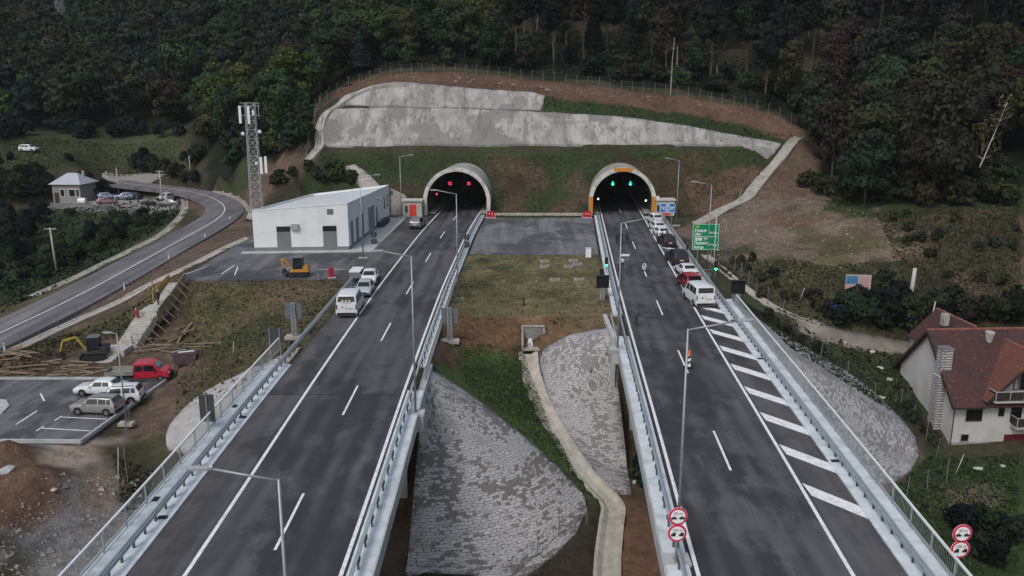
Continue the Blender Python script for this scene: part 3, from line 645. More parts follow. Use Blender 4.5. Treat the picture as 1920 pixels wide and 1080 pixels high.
# access road: ribbon along surveyed centre points
RD = [(-160, 698, -3.75), (-60, 652, -3.45), (0, 624, -3.25), (100, 577, -2.95), (200, 526, -2.55), (300, 471, -1.95), (370, 433, -1.45), (405, 412, -1.1), (420, 397, -.9), (418, 384, -.75), (400, 372, -.6), (370, 362, -.45), (330, 355, -.3), (290, 350, -.1), (245, 345, .1), (215, 340, .3)]
def catmull(P, n=8):
    out = []
    for i in range(len(P) - 1):
        p0, p1, p2, p3 = P[max(i - 1, 0)], P[i], P[i + 1], P[min(i + 2, len(P) - 1)]
        for k_ in range(n):
            t = k_ / n; out.append(.5 * ((2 * p1) + (p2 - p0) * t + (2 * p0 - 5 * p1 + 4 * p2 - p3) * t * t + (3 * p1 - p0 - 3 * p2 + p3) * t ** 3))
    return out + [P[-1]]
RP = catmull([W3(a, b, z + .1) for a, b, z in RD]); RW = 3.5
def offset_rows(P, offs, dz=0):
    rows = []
    for i, p in enumerate(P):
        d = P[min(i + 1, len(P) - 1)] - P[max(i - 1, 0)]; n = Vector((-d.y, d.x, 0)).normalized(); rows.append([p + n * o_ + Vector((0, 0, dz)) for o_ in offs])
    return rows
m = MB().ribbon([[r[0] - Vector((0, 0, .6)), r[0], r[1], r[2], r[2] - Vector((0, 0, .6))] for r in offset_rows(RP, (-RW, 0, RW))]); tag(m.build('access_road', M_ASPH3), kind='structure')
tag(MB().ribbon(offset_rows(RP, (-.08, .08), .008)).build('centre_line', M_LINE), kind='structure')
for p in RP:
    d2 = np.hypot(XX - p.x, YY - p.y); G = np.where(d2 < RW + 1.2, np.minimum(G, p.z - .12), G)
m_ = np.zeros(G.shape, bool)
for p in RP: m_ |= np.hypot(XX - p.x, YY - p.y) < RW
G = np.where(m_, np.minimum(G, G - .15), G); TOP = G.copy()
# pebbly yard beyond the bend, parking by the small house
P = hp((205, 338), (190, 330), (200, 320), (330, 318), (318, 328), (300, 333), (285, 343), (240, 343)); drape('gravel_yard', P, mat('packed_gravel', (.25, .23, .21), .95, 0, .2, .8, .3, 6), .06, .4, 1.5, 'structure')
P = hp((290, 374), (335, 374), (330, 392), (180, 384), (160, 378), (180, 368)); drape('parking_area', P, mat('parking_gravel', (.22, .21, .19), .95, 0, .2, .8, .3, 6), .06, .4, 1.5, 'structure')
# dirt road on the right, concrete channels
P = hp((1478, 588), (1545, 606), (1600, 622), (1700, 640), (1760, 648), (1760, 672), (1690, 662), (1600, 652), (1540, 640), (1500, 622)); drape('dirt_road', P, mat('dirt_road', (.21, .185, .16), .95, 0, .25, .6, .4, 5, dirt=(.13, .11, .085), dscale=.5, damt=.8), .06, .4, 1.0, 'structure')
def channel(name, pts, w, material, label, depth=.25, lift=.12, mode='hit', cat='drainage channel'):
    if mode == 'hit': C_ = catmull([hit(a, b) for a, b in pts], 6)
    else: C_ = catmull([W3(*p) for p in pts], 6)
    for p in C_: p.z = htop(p.x, p.y) + lift
    zs = np.convolve(np.pad([p.z for p in C_], 2, mode='edge'), np.ones(5) / 5, 'valid')
    for p, z in zip(C_, zs): p.z = z
    h = w / 2
    rows = [[r[0] + Vector((0, 0, -.8)), r[0], r[1], r[2] - Vector((0, 0, depth)), r[3] - Vector((0, 0, depth)), r[4], r[5], r[5] + Vector((0, 0, -.8))] for r in offset_rows(C_, (-h, -h * .75, -h * .35, h * .35, h * .75, h))]
    o = MB().ribbon(rows).build(name, material); tag(o, label, cat)
    global G
    for p in C_:
        d2 = np.hypot(XX - p.x, YY - p.y); G = np.where(d2 < w * .5, np.minimum(G, p.z - depth - .15), G)
    return o
channel('drainage_channel', [(1500, 257), (1468, 290), (1440, 321), (1415, 352), (1395, 374), (1350, 396), (1306, 420)], 2.2, M_CONCO, 'long pale concrete gutter running down the right side of the cut slope')
channel('drainage_channel', [(760, 157), (700, 163), (656, 181), (625, 203), (605, 222), (598, 250), (598, 275), (578, 302)], 1.7, M_CONCO, 'curved concrete gutter along the left edge of the grey shotcrete wall')
channel('drainage_channel', [(1322, 478), (1350, 502), (1390, 535), (1440, 570), (1490, 600), (1535, 618)], 1.1, M_MORT, 'straight cream concrete gutter behind the right guardrail, ending at the dirt road', .12)
channel('drainage_channel', [(-30, 686), (40, 650), (100, 622), (180, 586), (260, 546), (330, 512), (400, 478), (466, 446)], 1.3, M_MORT, 'pale concrete gutter between the access road and the work yard', .1)
channel('drainage_channel', [(60, 557), (130, 527), (200, 492), (260, 462), (310, 434), (335, 412), (346, 392), (345, 372)], 1.3, M_CONCO, 'concrete gutter on the left verge of the bending access road', .12)
channel('drainage_channel', [(405, 358), (440, 366), (462, 378), (474, 396), (470, 412)], 1.6, M_CONCO, 'short concrete gutter round the outside of the road bend by the mast', .15)
channel('drainage_channel', [(990, 658), (995, 700), (1012, 750), (1040, 805), (1078, 865), (1120, 915), (1148, 948), (1146, 985), (1140, 1040), (1138, 1085)], 1.9, M_MORT, 'winding cream concrete channel between the two stone paved cones', .3)
# stone pitching on the cones
def cone_z(i):
    (cx, cy), sl_, rad, ok = CONES[i]; return lambda x, y: max(htop(x, y), -.35 - sl_ * math.hypot(x - cx, y - cy)) if math.hypot(x - cx, y - cy) < rad else htop(x, y)
def uv_cone(o, c):
    """courses run round the cone: store arc length and slope distance"""
    me = o.data; a = me.attributes.new('uvm', 'FLOAT_VECTOR', 'POINT'); d = np.empty(len(me.vertices) * 3)
    me.vertices.foreach_get('co', d); d = d.reshape(-1, 3); r = np.hypot(d[:, 0] - c[0], d[:, 1] - c[1]); t = np.arctan2(d[:, 1] - c[1], d[:, 0] - c[0])
    a.data.foreach_set('vector', np.stack([t * 8.5, r * 1.18, np.zeros_like(r)], 1).ravel())
def pitching(i, poly, material, label, pix=True):
    P = [W(a, b, z) for a, b, z in poly] if pix else poly
    o = drape('stone_paving', P, material, .07, .5, .7, None, zf=cone_z(i)); tag(o, label, 'stone slope'); uv_cone(o, CONES[i][0]); return o
def arc(i, t0, t1, rad, n=14):
    (cx, cy), *_ = CONES[i]; return [(cx + rad * math.cos(R(t0 + (t1 - t0) * k_ / n)), cy + rad * math.sin(R(t0 + (t1 - t0) * k_ / n))) for k_ in range(n + 1)]
P1 = hp((812, 697), (860, 725), (905, 757), (955, 795), (1005, 838), (1060, 888), (1098, 932), (1100, 960), (1080, 1000), (1045, 1035), (1000, 1072), (960, 1100))
y_ = P1[-1][1]
pitching(0, P1 + [(-3.5, 51.8), (-7.15, 51.2), (-7.15, 60), (-7.15, 66.6)], M_STONE, 'large grey stone paved cone under the inner side of the left bridge', False)
P2 = hp((1160, 617), (1120, 618), (1085, 625), (1050, 638), (1018, 655), (1012, 680), (1020, 720), (1035, 765), (1058, 815), (1090, 868), (1130, 915), (1150, 922), (1184, 922))
pitching(1, P2 + [(9.85, 68), (9.85, 74), (9.85, 82)], M_STONE2, 'grey stone paved cone beside the headwall, under the inner side of the right bridge', False)
P3 = hp((1440, 612), (1475, 630), (1520, 655), (1580, 692), (1640, 735), (1690, 785), (1715, 820), (1722, 855), (1705, 885), (1672, 905), (1640, 915))
pitching(2, [(22.3, 90)] + P3 + [(27, 64.5), (22.3, 63.5)], M_STONE2, 'grey stone paved cone between the right bridge and the white house', False)
pitching(3, [(-18.6, 60), (-18.6, 72.5), (-20, 72.5)] + arc(3, 120, 255, 8.9) + [(-20, 58)], mat('pale_pitching', (.36, .35, .345), .9, 0, .2, 1.6, .35, 7, dirt=(.24, .22, .20), dscale=.8, damt=.8), 'pale grey mortared cone beside the work yard under the left bridge', False)
# ---------------------------------------------------------------- bridges
M_STEEL = mat('galvanised_steel', (.42, .45, .47), .45, .55, .10, 3, dirt=(.28, .30, .31), dscale=2, damt=.5)
M_POLE = mat('pole_steel', (.30, .32, .34), .5, .5, .08, 3)
M_DARKST = mat('dark_steel', (.03, .032, .035), .6, .2, .1, 4)
M_GRATE = mat('drain_grate', (.025, .03, .03), .7, .3)
M_BACK = mat('sign_back', (.055, .06, .07), .6, .3, .08, 3)
M_RAIL = mat('rail_grey', (.34, .37, .39), .5, .4, .08, 3)
M_BLACK = mat('black_rubber', (.012, .012, .013), .8)
M_WHITE = mat('white_paint', (.66, .67, .68), .5, 0, .05, 2)
def bridge(C, side, y0, yL, yR, yA, label):
    o = empty('road_bridge', (C(30), 30, 0), 0, label, 'bridge')
    def st(name, *a, **k):
        s = cstrip(name, C, *a, parent=None, **k); del s['kind']; s.parent = o; s.matrix_parent_inverse = Matrix.Translation((-C(30), -30, 0)); return s
    if side == 'left':
        st('walkway', -8.35, -6.32, y0, yL, .12, M_CONCP, thick=.55, z1=.07); st('parapet_kerb', 3.97, 5.15, y0, yA, .12, M_CONCP, thick=.5)
        st('edge_beam', -8.42, -8.36, y0, yL, .17, M_CONC, thick=.9); st('edge_beam', 5.16, 5.26, y0, yR, .16, M_CONC, thick=.9)
        g = (-6.6, 3.8)
    else:
        st('walkway', 6.17, 8.05, y0, yL, .07, M_CONCP, thick=.55, z1=.12); st('parapet_kerb', -5.1, -3.97, y0, yA, .12, M_CONCP, thick=.5)
        st('edge_beam', 8.06, 8.14, y0, yL, .17, M_CONC, thick=.9); st('edge_beam', -5.2, -5.11, y0, yR, .16, M_CONC, thick=.9)
        g = (-3.7, 6.2)
    st('deck', g[0], g[1], y0, yA - .6, -.06, M_CONC, thick=.5)
    for k_ in range(4):
        a = g[0] + .5 + k_ * (g[1] - g[0] - 1.6) / 3; st('girder', a, a + .6, y0, yA - .6, -.57, M_CONC, thick=1.4)
    st('abutment', g[0], g[1], yA - .6, yA + .4, -.5, M_CONC, thick=9.5, step=1.0)
    return o
BL = bridge(LC, 'left', -58, 66.6, 66.6, YL, 'left road bridge carrying the lanes marked by red crosses, with a pale concrete walkway')
BR = bridge(RC, 'right', -58, 88.5, 82.5, YR, 'right road bridge carrying the lanes with the striped hatching along the shoulder')
# wing walls beside the cones
m = MB()
m.prism([(60.3, -9.2), (60.3, .05), (66.6, .05), (66.6, -1.5)], 'x', LC(62) + 4.75, LC(62) + 5.14); tag(m.build('wing_wall', M_CONC), 'concrete wing wall under the inner edge of the left bridge', 'wall')
m = MB(); m.prism([(74.4, -9.6), (74.4, .06), (82.5, .06), (82.5, -1.8)], 'x', RC(76) - 5.6, RC(76) - 5.22); tag(m.build('wing_wall', M_CONC), 'tall concrete wing wall beside the stone cone of the right bridge', 'wall')
m = MB(); m.box((RC(73) - 5.4, 71.3, -2.3), (1.1, 1.2, 2.2)); 
# kerb strips of the embankment part
cstrip('kerb', LC, 4.02, 4.95, 66.7, 150, .10, M_CONCP, thick=.5); cstrip('kerb', RC, -4.95, -4.02, 82.6, 150, .10, M_CONCP, thick=.5)
cstrip('kerb', RC, 6.2, 6.95, 88.6, 148, .10, M_CONC, thick=.5)
# drain grates on the walkways
m = MB()
for y in (41, 55): m.box((LC(y) - 6.75, y, .115), (.5, .34, .03))
m.box((LC(43) - 7.9, 43, .14), (.3, .5, .03)); m.box((LC(57) - 7.9, 57, .14), (.3, .5, .03)); m.build('drain_grate', M_GRATE, None); g_ = bpy.data.objects['drain_grate']; g_['kind'] = 'structure'
m = MB()
for y in (48, 68, 80): m.box((RC(y) + 6.55, y, .10), (.5, .34, .03))
m.build('drain_grate', M_GRATE)['kind'] = 'structure'
# joints: dark steel strips across the decks
for C, y, a, b in ((LC, YL - .6, -6.3, 3.95), (RC, YR - .6, -3.95, 6.15)):
    m = MB(); m.ribbon([[(C(y) + a, y - .07, .004), (C(y) + b, y - .07, .004)], [(C(y) + a, y + .07, .004), (C(y) + b, y + .07, .004)]]); m.build('expansion_joint', mat('joint_rubber', (.022, .022, .024), .8))['kind'] = 'structure'
# ---------------------------------------------------------------- guardrails and railings
post_me = None
def guardrail(C, off, y0, y1, face, label, sp=2.0, double=False, y_post=30):
    """face = +1: traffic on the larger-offset side"""
    o = empty('guardrail', (C(y0) + off, y0, 0), 0, label, 'guardrail'); T = Matrix.Translation((-C(y0) - off, -y0, 0))
    ys = np.arange(y0, y1, 2.0).tolist() + [y1]
    prof = [(.10, .44), (.10, .46), (.16, .52), (.10, .59), (.10, .62), (.16, .69), (.10, .75), (.07, .75), (.07, .44), (.10, .44)]
    m = MB(); m.ribbon([[(C(y) + off + face * a, y, z) for a, z in prof] for y in ys]); b = m.build('rail', M_STEEL, o); b.matrix_parent_inverse = T
    m = MB(); m.ribbon([[(C(y) + off + face * a, y, z) for a, z in [(-.05, .70), (.06, .70), (.06, .80), (-.05, .80), (-.05, .70)]] for y in ys]); b = m.build('top_tube', M_STEEL, o); b.matrix_parent_inverse = T
    m = MB(); m.box((0, 0, .37), (.09, .12, .74)); m.box((0, 0, .62), (.2, .34, .2)); me = m.mesh('post', mat('post_steel', (.09, .10, .105), .6, .4))
    for y in np.arange(max(y0, y_post), y1, sp):
        p = link(bpy.data.objects.new('post', me)); p.parent = o; p.location = (C(y) - C(y0) + (off - off), y - y0, .0)
    return o
def railing(C, off, y0, y1, label, h=1.15, sp=2.5, bal=.16, z0=.12):
    o = empty('bridge_railing', (C(y0) + off, y0, z0), 0, label, 'railing'); T = Matrix.Translation((-C(y0) - off, -y0, -z0))
    ys = np.arange(y0, y1, 2.0).tolist() + [y1]
    for nm, z, w in (('handrail', h, .05), ('lower_rail', .14, .03)):
        m = MB(); m.ribbon([[(C(y) + off + a, y, z0 + z + b) for a, b in ((-w, -w), (-w, w), (w, w), (w, -w), (-w, -w))] for y in ys]); b = m.build(nm, M_RAIL if nm != 'handrail' else M_WHITE, o); b.matrix_parent_inverse = T
    m = MB()
    for y in np.arange(max(y0, 30), y1, bal):
        x = C(y) + off; m.add([(x - .009, y, z0 + .15), (x + .009, y, z0 + .15), (x + .009, y, z0 + h), (x - .009, y, z0 + h), (x, y - .009, z0 + .15), (x, y + .009, z0 + .15), (x, y + .009, z0 + h), (x, y - .009, z0 + h)], [(0, 1, 2, 3), (4, 5, 6, 7)])
    b = m.build('baluster', M_RAIL, o, fix=False); b['kind'] = 'stuff'; b.matrix_parent_inverse = T
    m = MB(); m.box((0, 0, h / 2), (.07, .07, h)); me = m.mesh('post', M_RAIL)
    for y in np.arange(max(y0, 30), y1, sp):
        p = link(bpy.data.objects.new('post', me)); p.parent = o; p.location = (C(y) - C(y0), y - y0, 0)
    return o
guardrail(LC, -6.95, -50, 98, 1, 'galvanised guardrail on the left bridge walkway, ending beside the white van', 1.33)
guardrail(LC, 4.45, -50, 149, -1, 'galvanised guardrail along the inner edge of the left carriageway', 2.0)
guardrail(RC, -4.5, -50, 149, 1, 'galvanised guardrail along the inner edge of the right carriageway', 2.0)
guardrail(RC, 6.75, -50, 147, -1, 'galvanised guardrail along the hatched shoulder of the right carriageway', 1.33)
railing(LC, -8.2, -50, 70.0, 'steel baluster railing on the outer side of the left bridge walkway')
railing(RC, 7.95, -50, 88.0, 'steel baluster railing on the outer side of the right bridge walkway')
railing(LC, 5.05, 62.5, 100, 'steel baluster railing on the inner side of the left carriageway, past the bridge', z0=.05)
# ---------------------------------------------------------------- tunnels
def arch_pts(r, zc, n=28, below=True, w=None):
    """horseshoe outline from the right foot over the crown to the left foot"""
    P = [(r * .985, 0.0)] if below else []
    a0 = -math.asin(min(1, zc / r * .0)) if False else 0
    P += [(r * math.cos(PI * k_ / n), zc + r * math.sin(PI * k_ / n)) for k_ in range(n + 1)]
    return P + ([(-r * .985, 0.0)] if below else [])
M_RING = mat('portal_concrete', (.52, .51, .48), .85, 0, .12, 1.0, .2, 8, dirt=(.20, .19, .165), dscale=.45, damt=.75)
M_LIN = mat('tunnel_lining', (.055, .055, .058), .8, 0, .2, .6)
M_CHEV = bpy.data.materials.new('hazard_stripes'); M_CHEV.use_nodes = True
def stripes(m, c1, c2, freq, vec=(1, 0, 1), mirror=False):
    N, L = nt(m); b = N['Principled BSDF']; tc = N.new('ShaderNodeTexCoord'); sp = N.new('ShaderNodeSeparateXYZ'); L.new(tc.outputs['Object'], sp.inputs[0])
    x = sp.outputs[0]
    if mirror:
        ab = N.new('ShaderNodeMath'); ab.operation = 'ABSOLUTE'; L.new(x, ab.inputs[0]); x = ab.outputs[0]
    mx = N.new('ShaderNodeMath'); mx.operation = 'MULTIPLY'; L.new(x, mx.inputs[0]); mx.inputs[1].default_value = vec[0]
    mz = N.new('ShaderNodeMath'); mz.operation = 'MULTIPLY_ADD'; L.new(sp.outputs[2], mz.inputs[0]); mz.inputs[1].default_value = vec[2]; L.new(mx.outputs[0], mz.inputs[2])
    f = N.new('ShaderNodeMath'); f.operation = 'MULTIPLY'; L.new(mz.outputs[0], f.inputs[0]); f.inputs[1].default_value = freq
    fr = N.new('ShaderNodeMath'); fr.operation = 'FRACT'; L.new(f.outputs[0], fr.inputs[0]); g = N.new('ShaderNodeMath'); g.operation = 'GREATER_THAN'; L.new(fr.outputs[0], g.inputs[0]); g.inputs[1].default_value = .42
    x = N.new('ShaderNodeMix'); x.data_type = 'RGBA'; L.new(g.outputs[0], x.inputs[0]); x.inputs[6].default_value = (*c1, 1); x.inputs[7].default_value = (*c2, 1); L.new(x.outputs[2], b.inputs['Base Color']); b.inputs['Roughness'].default_value = .5
ORG = (.80, .30, .02); BRN = (.05, .03, .02)
stripes(M_CHEV, BRN, ORG, 2.2)
M_CHEVM = bpy.data.materials.new('hazard_chevrons'); M_CHEVM.use_nodes = True; stripes(M_CHEVM, BRN, ORG, 2.6, (1, 0, -1), True)
M_RED = mat('red_paint', (.42, .012, .02), .45, 0, .08, 3); M_REDDK = mat('red_lacquer', (.33, .012, .03), .4)
M_REDL = mat('red_signal', (.6, .01, .02), .4, emit=(1, .02, .06), estr=3.2); M_GRNL = mat('green_signal', (.05, .6, .3), .4, emit=(.03, 1, .45), estr=3.2); M_WARM = mat('pale_lamp', (.8, 1, .9), .4, emit=(.5, 1, .75), estr=2.5)
def portal(C, label, cap):
    cx = C(YP); o = empty('tunnel_portal', (cx, YP, 0), 0, label, 'tunnel portal')
    n = 28; O = arch_pts(5.95, 2.45, n); I = arch_pts(5.28, 2.45, n); B = arch_pts(5.8, 2.4, n)
    m = MB(); m.ribbon([[(x, 0, z), (x, .5, z)] for x, z in O]); b = len(m.v)
    m.ribbon([[(xi, 0, zi), (xo, 0, zo)] for (xi, zi), (xo, zo) in zip(I, O)]); m.ribbon([[(xi, .7, zi), (xi, 0, zi)] for xi, zi in I]); m.ribbon([[(xo, .5, zo), (xb, .5, zb)] for (xo, zo), (xb, zb) in zip(O, B)])
    m.build('ring', M_RING, o, fix=False)
    # barrel
    m = MB(); ys = [.4, 2, 4.5, 7, 9.5, 12, 15]
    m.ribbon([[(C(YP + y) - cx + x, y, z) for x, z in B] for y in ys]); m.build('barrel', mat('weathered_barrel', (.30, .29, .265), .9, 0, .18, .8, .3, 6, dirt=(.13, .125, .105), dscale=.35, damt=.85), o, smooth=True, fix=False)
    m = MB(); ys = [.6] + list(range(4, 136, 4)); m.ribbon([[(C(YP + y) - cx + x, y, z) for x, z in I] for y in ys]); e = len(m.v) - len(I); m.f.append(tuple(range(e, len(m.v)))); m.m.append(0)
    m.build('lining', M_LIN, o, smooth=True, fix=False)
    # raised service kerbs inside
    for s in (-1, 1):
        m = MB(); a, b_ = (3.97, 5.2) if s > 0 else (-5.2, -3.97)
        if (C is LC) and s < 0: a, b_ = -5.2, -4.0
        m.ribbon([[(C(YP + y) - cx + a, y, 0), (C(YP + y) - cx + a, y, .25), (C(YP + y) - cx + b_, y, .25), (C(YP + y) - cx + b_, y, 0)] for y in ys]); m.build('service_kerb', M_CONCO, o, fix=False)
    if cap:
        m = MB(); r0, r1 = 5.30, 5.93
        def band(a0, a1, nm, mt):
            m = MB(); K = 8; m.ribbon([[(r0 * math.cos(R(a0 + (a1 - a0) * k_ / K)), -.03, 2.45 + r0 * math.sin(R(a0 + (a1 - a0) * k_ / K))), (r1 * math.cos(R(a0 + (a1 - a0) * k_ / K)), -.03, 2.45 + r1 * math.sin(R(a0 + (a1 - a0) * k_ / K)))] for k_ in range(K + 1)]); return m.build(nm, mt, o)
        m = MB(); m.prism([(-1.55, 7.72), (1.55, 7.72), (1.75, 8.35), (-1.75, 8.35)], 'y', -.06, -.02); m.build('chevron_board', M_CHEVM, o)
        for s in (-1, 1):
            m = MB(); m.box((s * 5.56, -.05, 1.85), (.68, .05, 3.0)); m.build('hazard_board', M_CHEV, o)
        m = MB(); m.box((6.2, -.05, 2.9), (.45, .12, 1.1)); m.build('cabinet', M_WHITE, o)
    return o
portal(LC, 'left tunnel mouth with weathered concrete ring and two red crosses inside', False)
portal(RC, 'right tunnel mouth with orange and black striped boards and green arrows inside', True)
def cross_signal(x, y, z, label):
    o = empty('lane_signal', (x, y, z), 0, label, 'lane signal', 'red cross lane signals'); MB().box((0, .1, 0), (.8, .15, .8)).build('housing', M_BLACK, o)
    m = MB(); m.bar((-.26, 0, -.26), (.26, 0, .26), .10, .05); m.bar((-.26, .01, .26), (.26, .01, -.26), .10, .05); m.build('cross', M_REDL, o)
def arrow_signal(x, y, z, label):
    o = empty('lane_signal', (x, y, z), 0, label, 'lane signal', 'green arrow lane signals'); MB().box((0, .1, 0), (.8, .15, .8)).build('housing', M_BLACK, o)
    m = MB(); m.bar((0, 0, .34), (0, 0, -.3), .10, .05); m.bar((0, .01, -.34), (.25, .01, -.05), .10, .05); m.bar((0, -.01, -.34), (-.25, -.01, -.05), .10, .05); m.build('arrow', M_GRNL, o)
for px in (844, 879): p = D3(px, 344, 152); cross_signal(p.x, p.y, p.z, 'lit red cross hanging in the left tunnel mouth, %s' % ('left of the two' if px == 844 else 'right of the two'))
for px in (1149, 1182): p = D3(px, 344, 152); arrow_signal(p.x, p.y, p.z, 'lit green down arrow in the right tunnel mouth, %s' % ('left of the two' if px == 1149 else 'right of the two'))
def wall_lamp(px, py, d, mt, label):
    p = D3(px, py, d); o = empty('signal_lamp', p, 0, label, 'signal lamp'); MB().box((0, .15, 0), (.5, .2, .6)).build('housing', M_BLACK, o); MB().cyl((0, -.02, 0), (0, .1, 0), .14, n=12).build('lens', mt, o)
wall_lamp(819, 364, 152, M_REDL, 'round red lamp on the left wall of the left tunnel'); wall_lamp(1121.5, 373, 151, M_WARM, 'round pale green lamp on the left wall of the right tunnel'); wall_lamp(1211, 376, 151, M_WARM, 'round pale green lamp on the right wall of the right tunnel')
# ---------------------------------------------------------------- shotcrete above the portals
def shot_mat():
    m = mat('shotcrete', (.33, .318, .30), .95, 0, .14, .5, 1.0, 3, dirt=(.175, .17, .165), dscale=.10, damt=.9); N, L = nt(m); b = N['Principled BSDF']
    src = b.inputs['Base Color'].links[0].from_socket; tc = N.new('ShaderNodeTexCoord')
    def layer(src, sc, scl, a, b_, col, amt, det=8):
        mp = N.new('ShaderNodeMapping'); mp.inputs['Scale'].default_value = scl; L.new(tc.outputs['Object'], mp.inputs[0]); n = N.new('ShaderNodeTexNoise'); n.inputs['Scale'].default_value = sc; n.inputs['Detail'].default_value = det; L.new(mp.outputs[0], n.inputs['Vector'])
        r = N.new('ShaderNodeMapRange'); r.inputs[1].default_value = a; r.inputs[2].default_value = b_; r.inputs[4].default_value = amt; L.new(n.outputs[0], r.inputs[0]); x = N.new('ShaderNodeMix'); x.data_type = 'RGBA'; L.new(r.outputs[0], x.inputs[0]); L.new(src, x.inputs[6]); x.inputs[7].default_value = (*col, 1); return x.outputs[2]
    s = layer(src, .55, (1, .12, .12), .52, .60, (.15, .147, .142), .7); s = layer(s, 1.2, (1, .5, .5), .56, .62, (.12, .115, .11), .6, 7); s = layer(s, .35, (1, .4, .4), .51, .56, (.40, .39, .375), .45, 9); s = layer(s, .13, (1, 1, 1), .545, .57, (.15, .148, .145), .7, 9); s = layer(s, .45, (1, .6, .8), .47, .60, (.185, .18, .175), .55)
    v = N.new('ShaderNodeTexVoronoi'); v.feature = 'DISTANCE_TO_EDGE'; v.inputs['Scale'].default_value = .085; wn_ = N.new('ShaderNodeTexNoise'); wn_.inputs['Scale'].default_value = .5; wn_.inputs['Detail'].default_value = 6; L.new(tc.outputs['Object'], wn_.inputs['Vector']); wa = N.new('ShaderNodeVectorMath'); wa.operation = 'MULTIPLY_ADD'; L.new(wn_.outputs['Color'], wa.inputs[0]); wa.inputs[1].default_value = (4, 4, 4); L.new(tc.outputs['Object'], wa.inputs[2]); L.new(wa.outputs[0], v.inputs['Vector']); r = N.new('ShaderNodeMapRange'); r.inputs[1].default_value = .008; r.inputs[2].default_value = .022; r.inputs[3].default_value = .3; r.inputs[4].default_value = 0; L.new(v.outputs['Distance'], r.inputs[0]); x = N.new('ShaderNodeMix'); x.data_type = 'RGBA'; L.new(r.outputs[0], x.inputs[0]); L.new(s, x.inputs[6]); x.inputs[7].default_value = (.09, .085, .08, 1); s = x.outputs[2]
    v = N.new('ShaderNodeTexVoronoi'); v.inputs['Scale'].default_value = .5; v.inputs['Randomness'].default_value = .35; L.new(tc.outputs['Object'], v.inputs['Vector']); r = N.new('ShaderNodeMapRange'); r.inputs[1].default_value = .10; r.inputs[2].default_value = .16; r.inputs[3].default_value = .55; r.inputs[4].default_value = 0; L.new(v.outputs['Distance'], r.inputs[0]); x = N.new('ShaderNodeMix'); x.data_type = 'RGBA'; L.new(r.outputs[0], x.inputs[0]); L.new(s, x.inputs[6]); x.inputs[7].default_value = (.08, .077, .073, 1); s = x.outputs[2]
    L.new(s, b.inputs['Base Color']); return m
M_SHOT = shot_mat()
P = hp((600, 276), (603, 240), (612, 213), (640, 204), (760, 202), (900, 205), (1020, 211), (1160, 219), (1280, 235), (1340, 246), (1392, 256), (1440, 264), (1466, 271), (1452, 290), (1440, 297), (1412, 281), (1385, 272), (1200, 271), (1000, 270), (800, 270)); tag(drape('shotcrete_wall', P, M_SHOT, .10, .5, .55), 'long lower band of grey sprayed concrete above the tunnels', 'shotcrete slope')
P = hp((628, 201), (645, 186), (662, 174), (705, 163), (762, 158), (880, 166), (1022, 180), (1019, 194), (1014, 207), (900, 204), (760, 200)); tag(drape('shotcrete_wall', P, M_SHOT, .10, .5, .55), 'upper band of grey sprayed concrete, ending halfway along the cut', 'shotcrete slope')
P = hp((640, 312), (665, 308), (700, 335), (735, 372), (700, 380), (672, 345)); tag(drape('shotcrete_wall', P, M_CONCO, .06, .3, .6), 'grey concreted strip on the slope behind the white building', 'shotcrete slope')
m = MB()
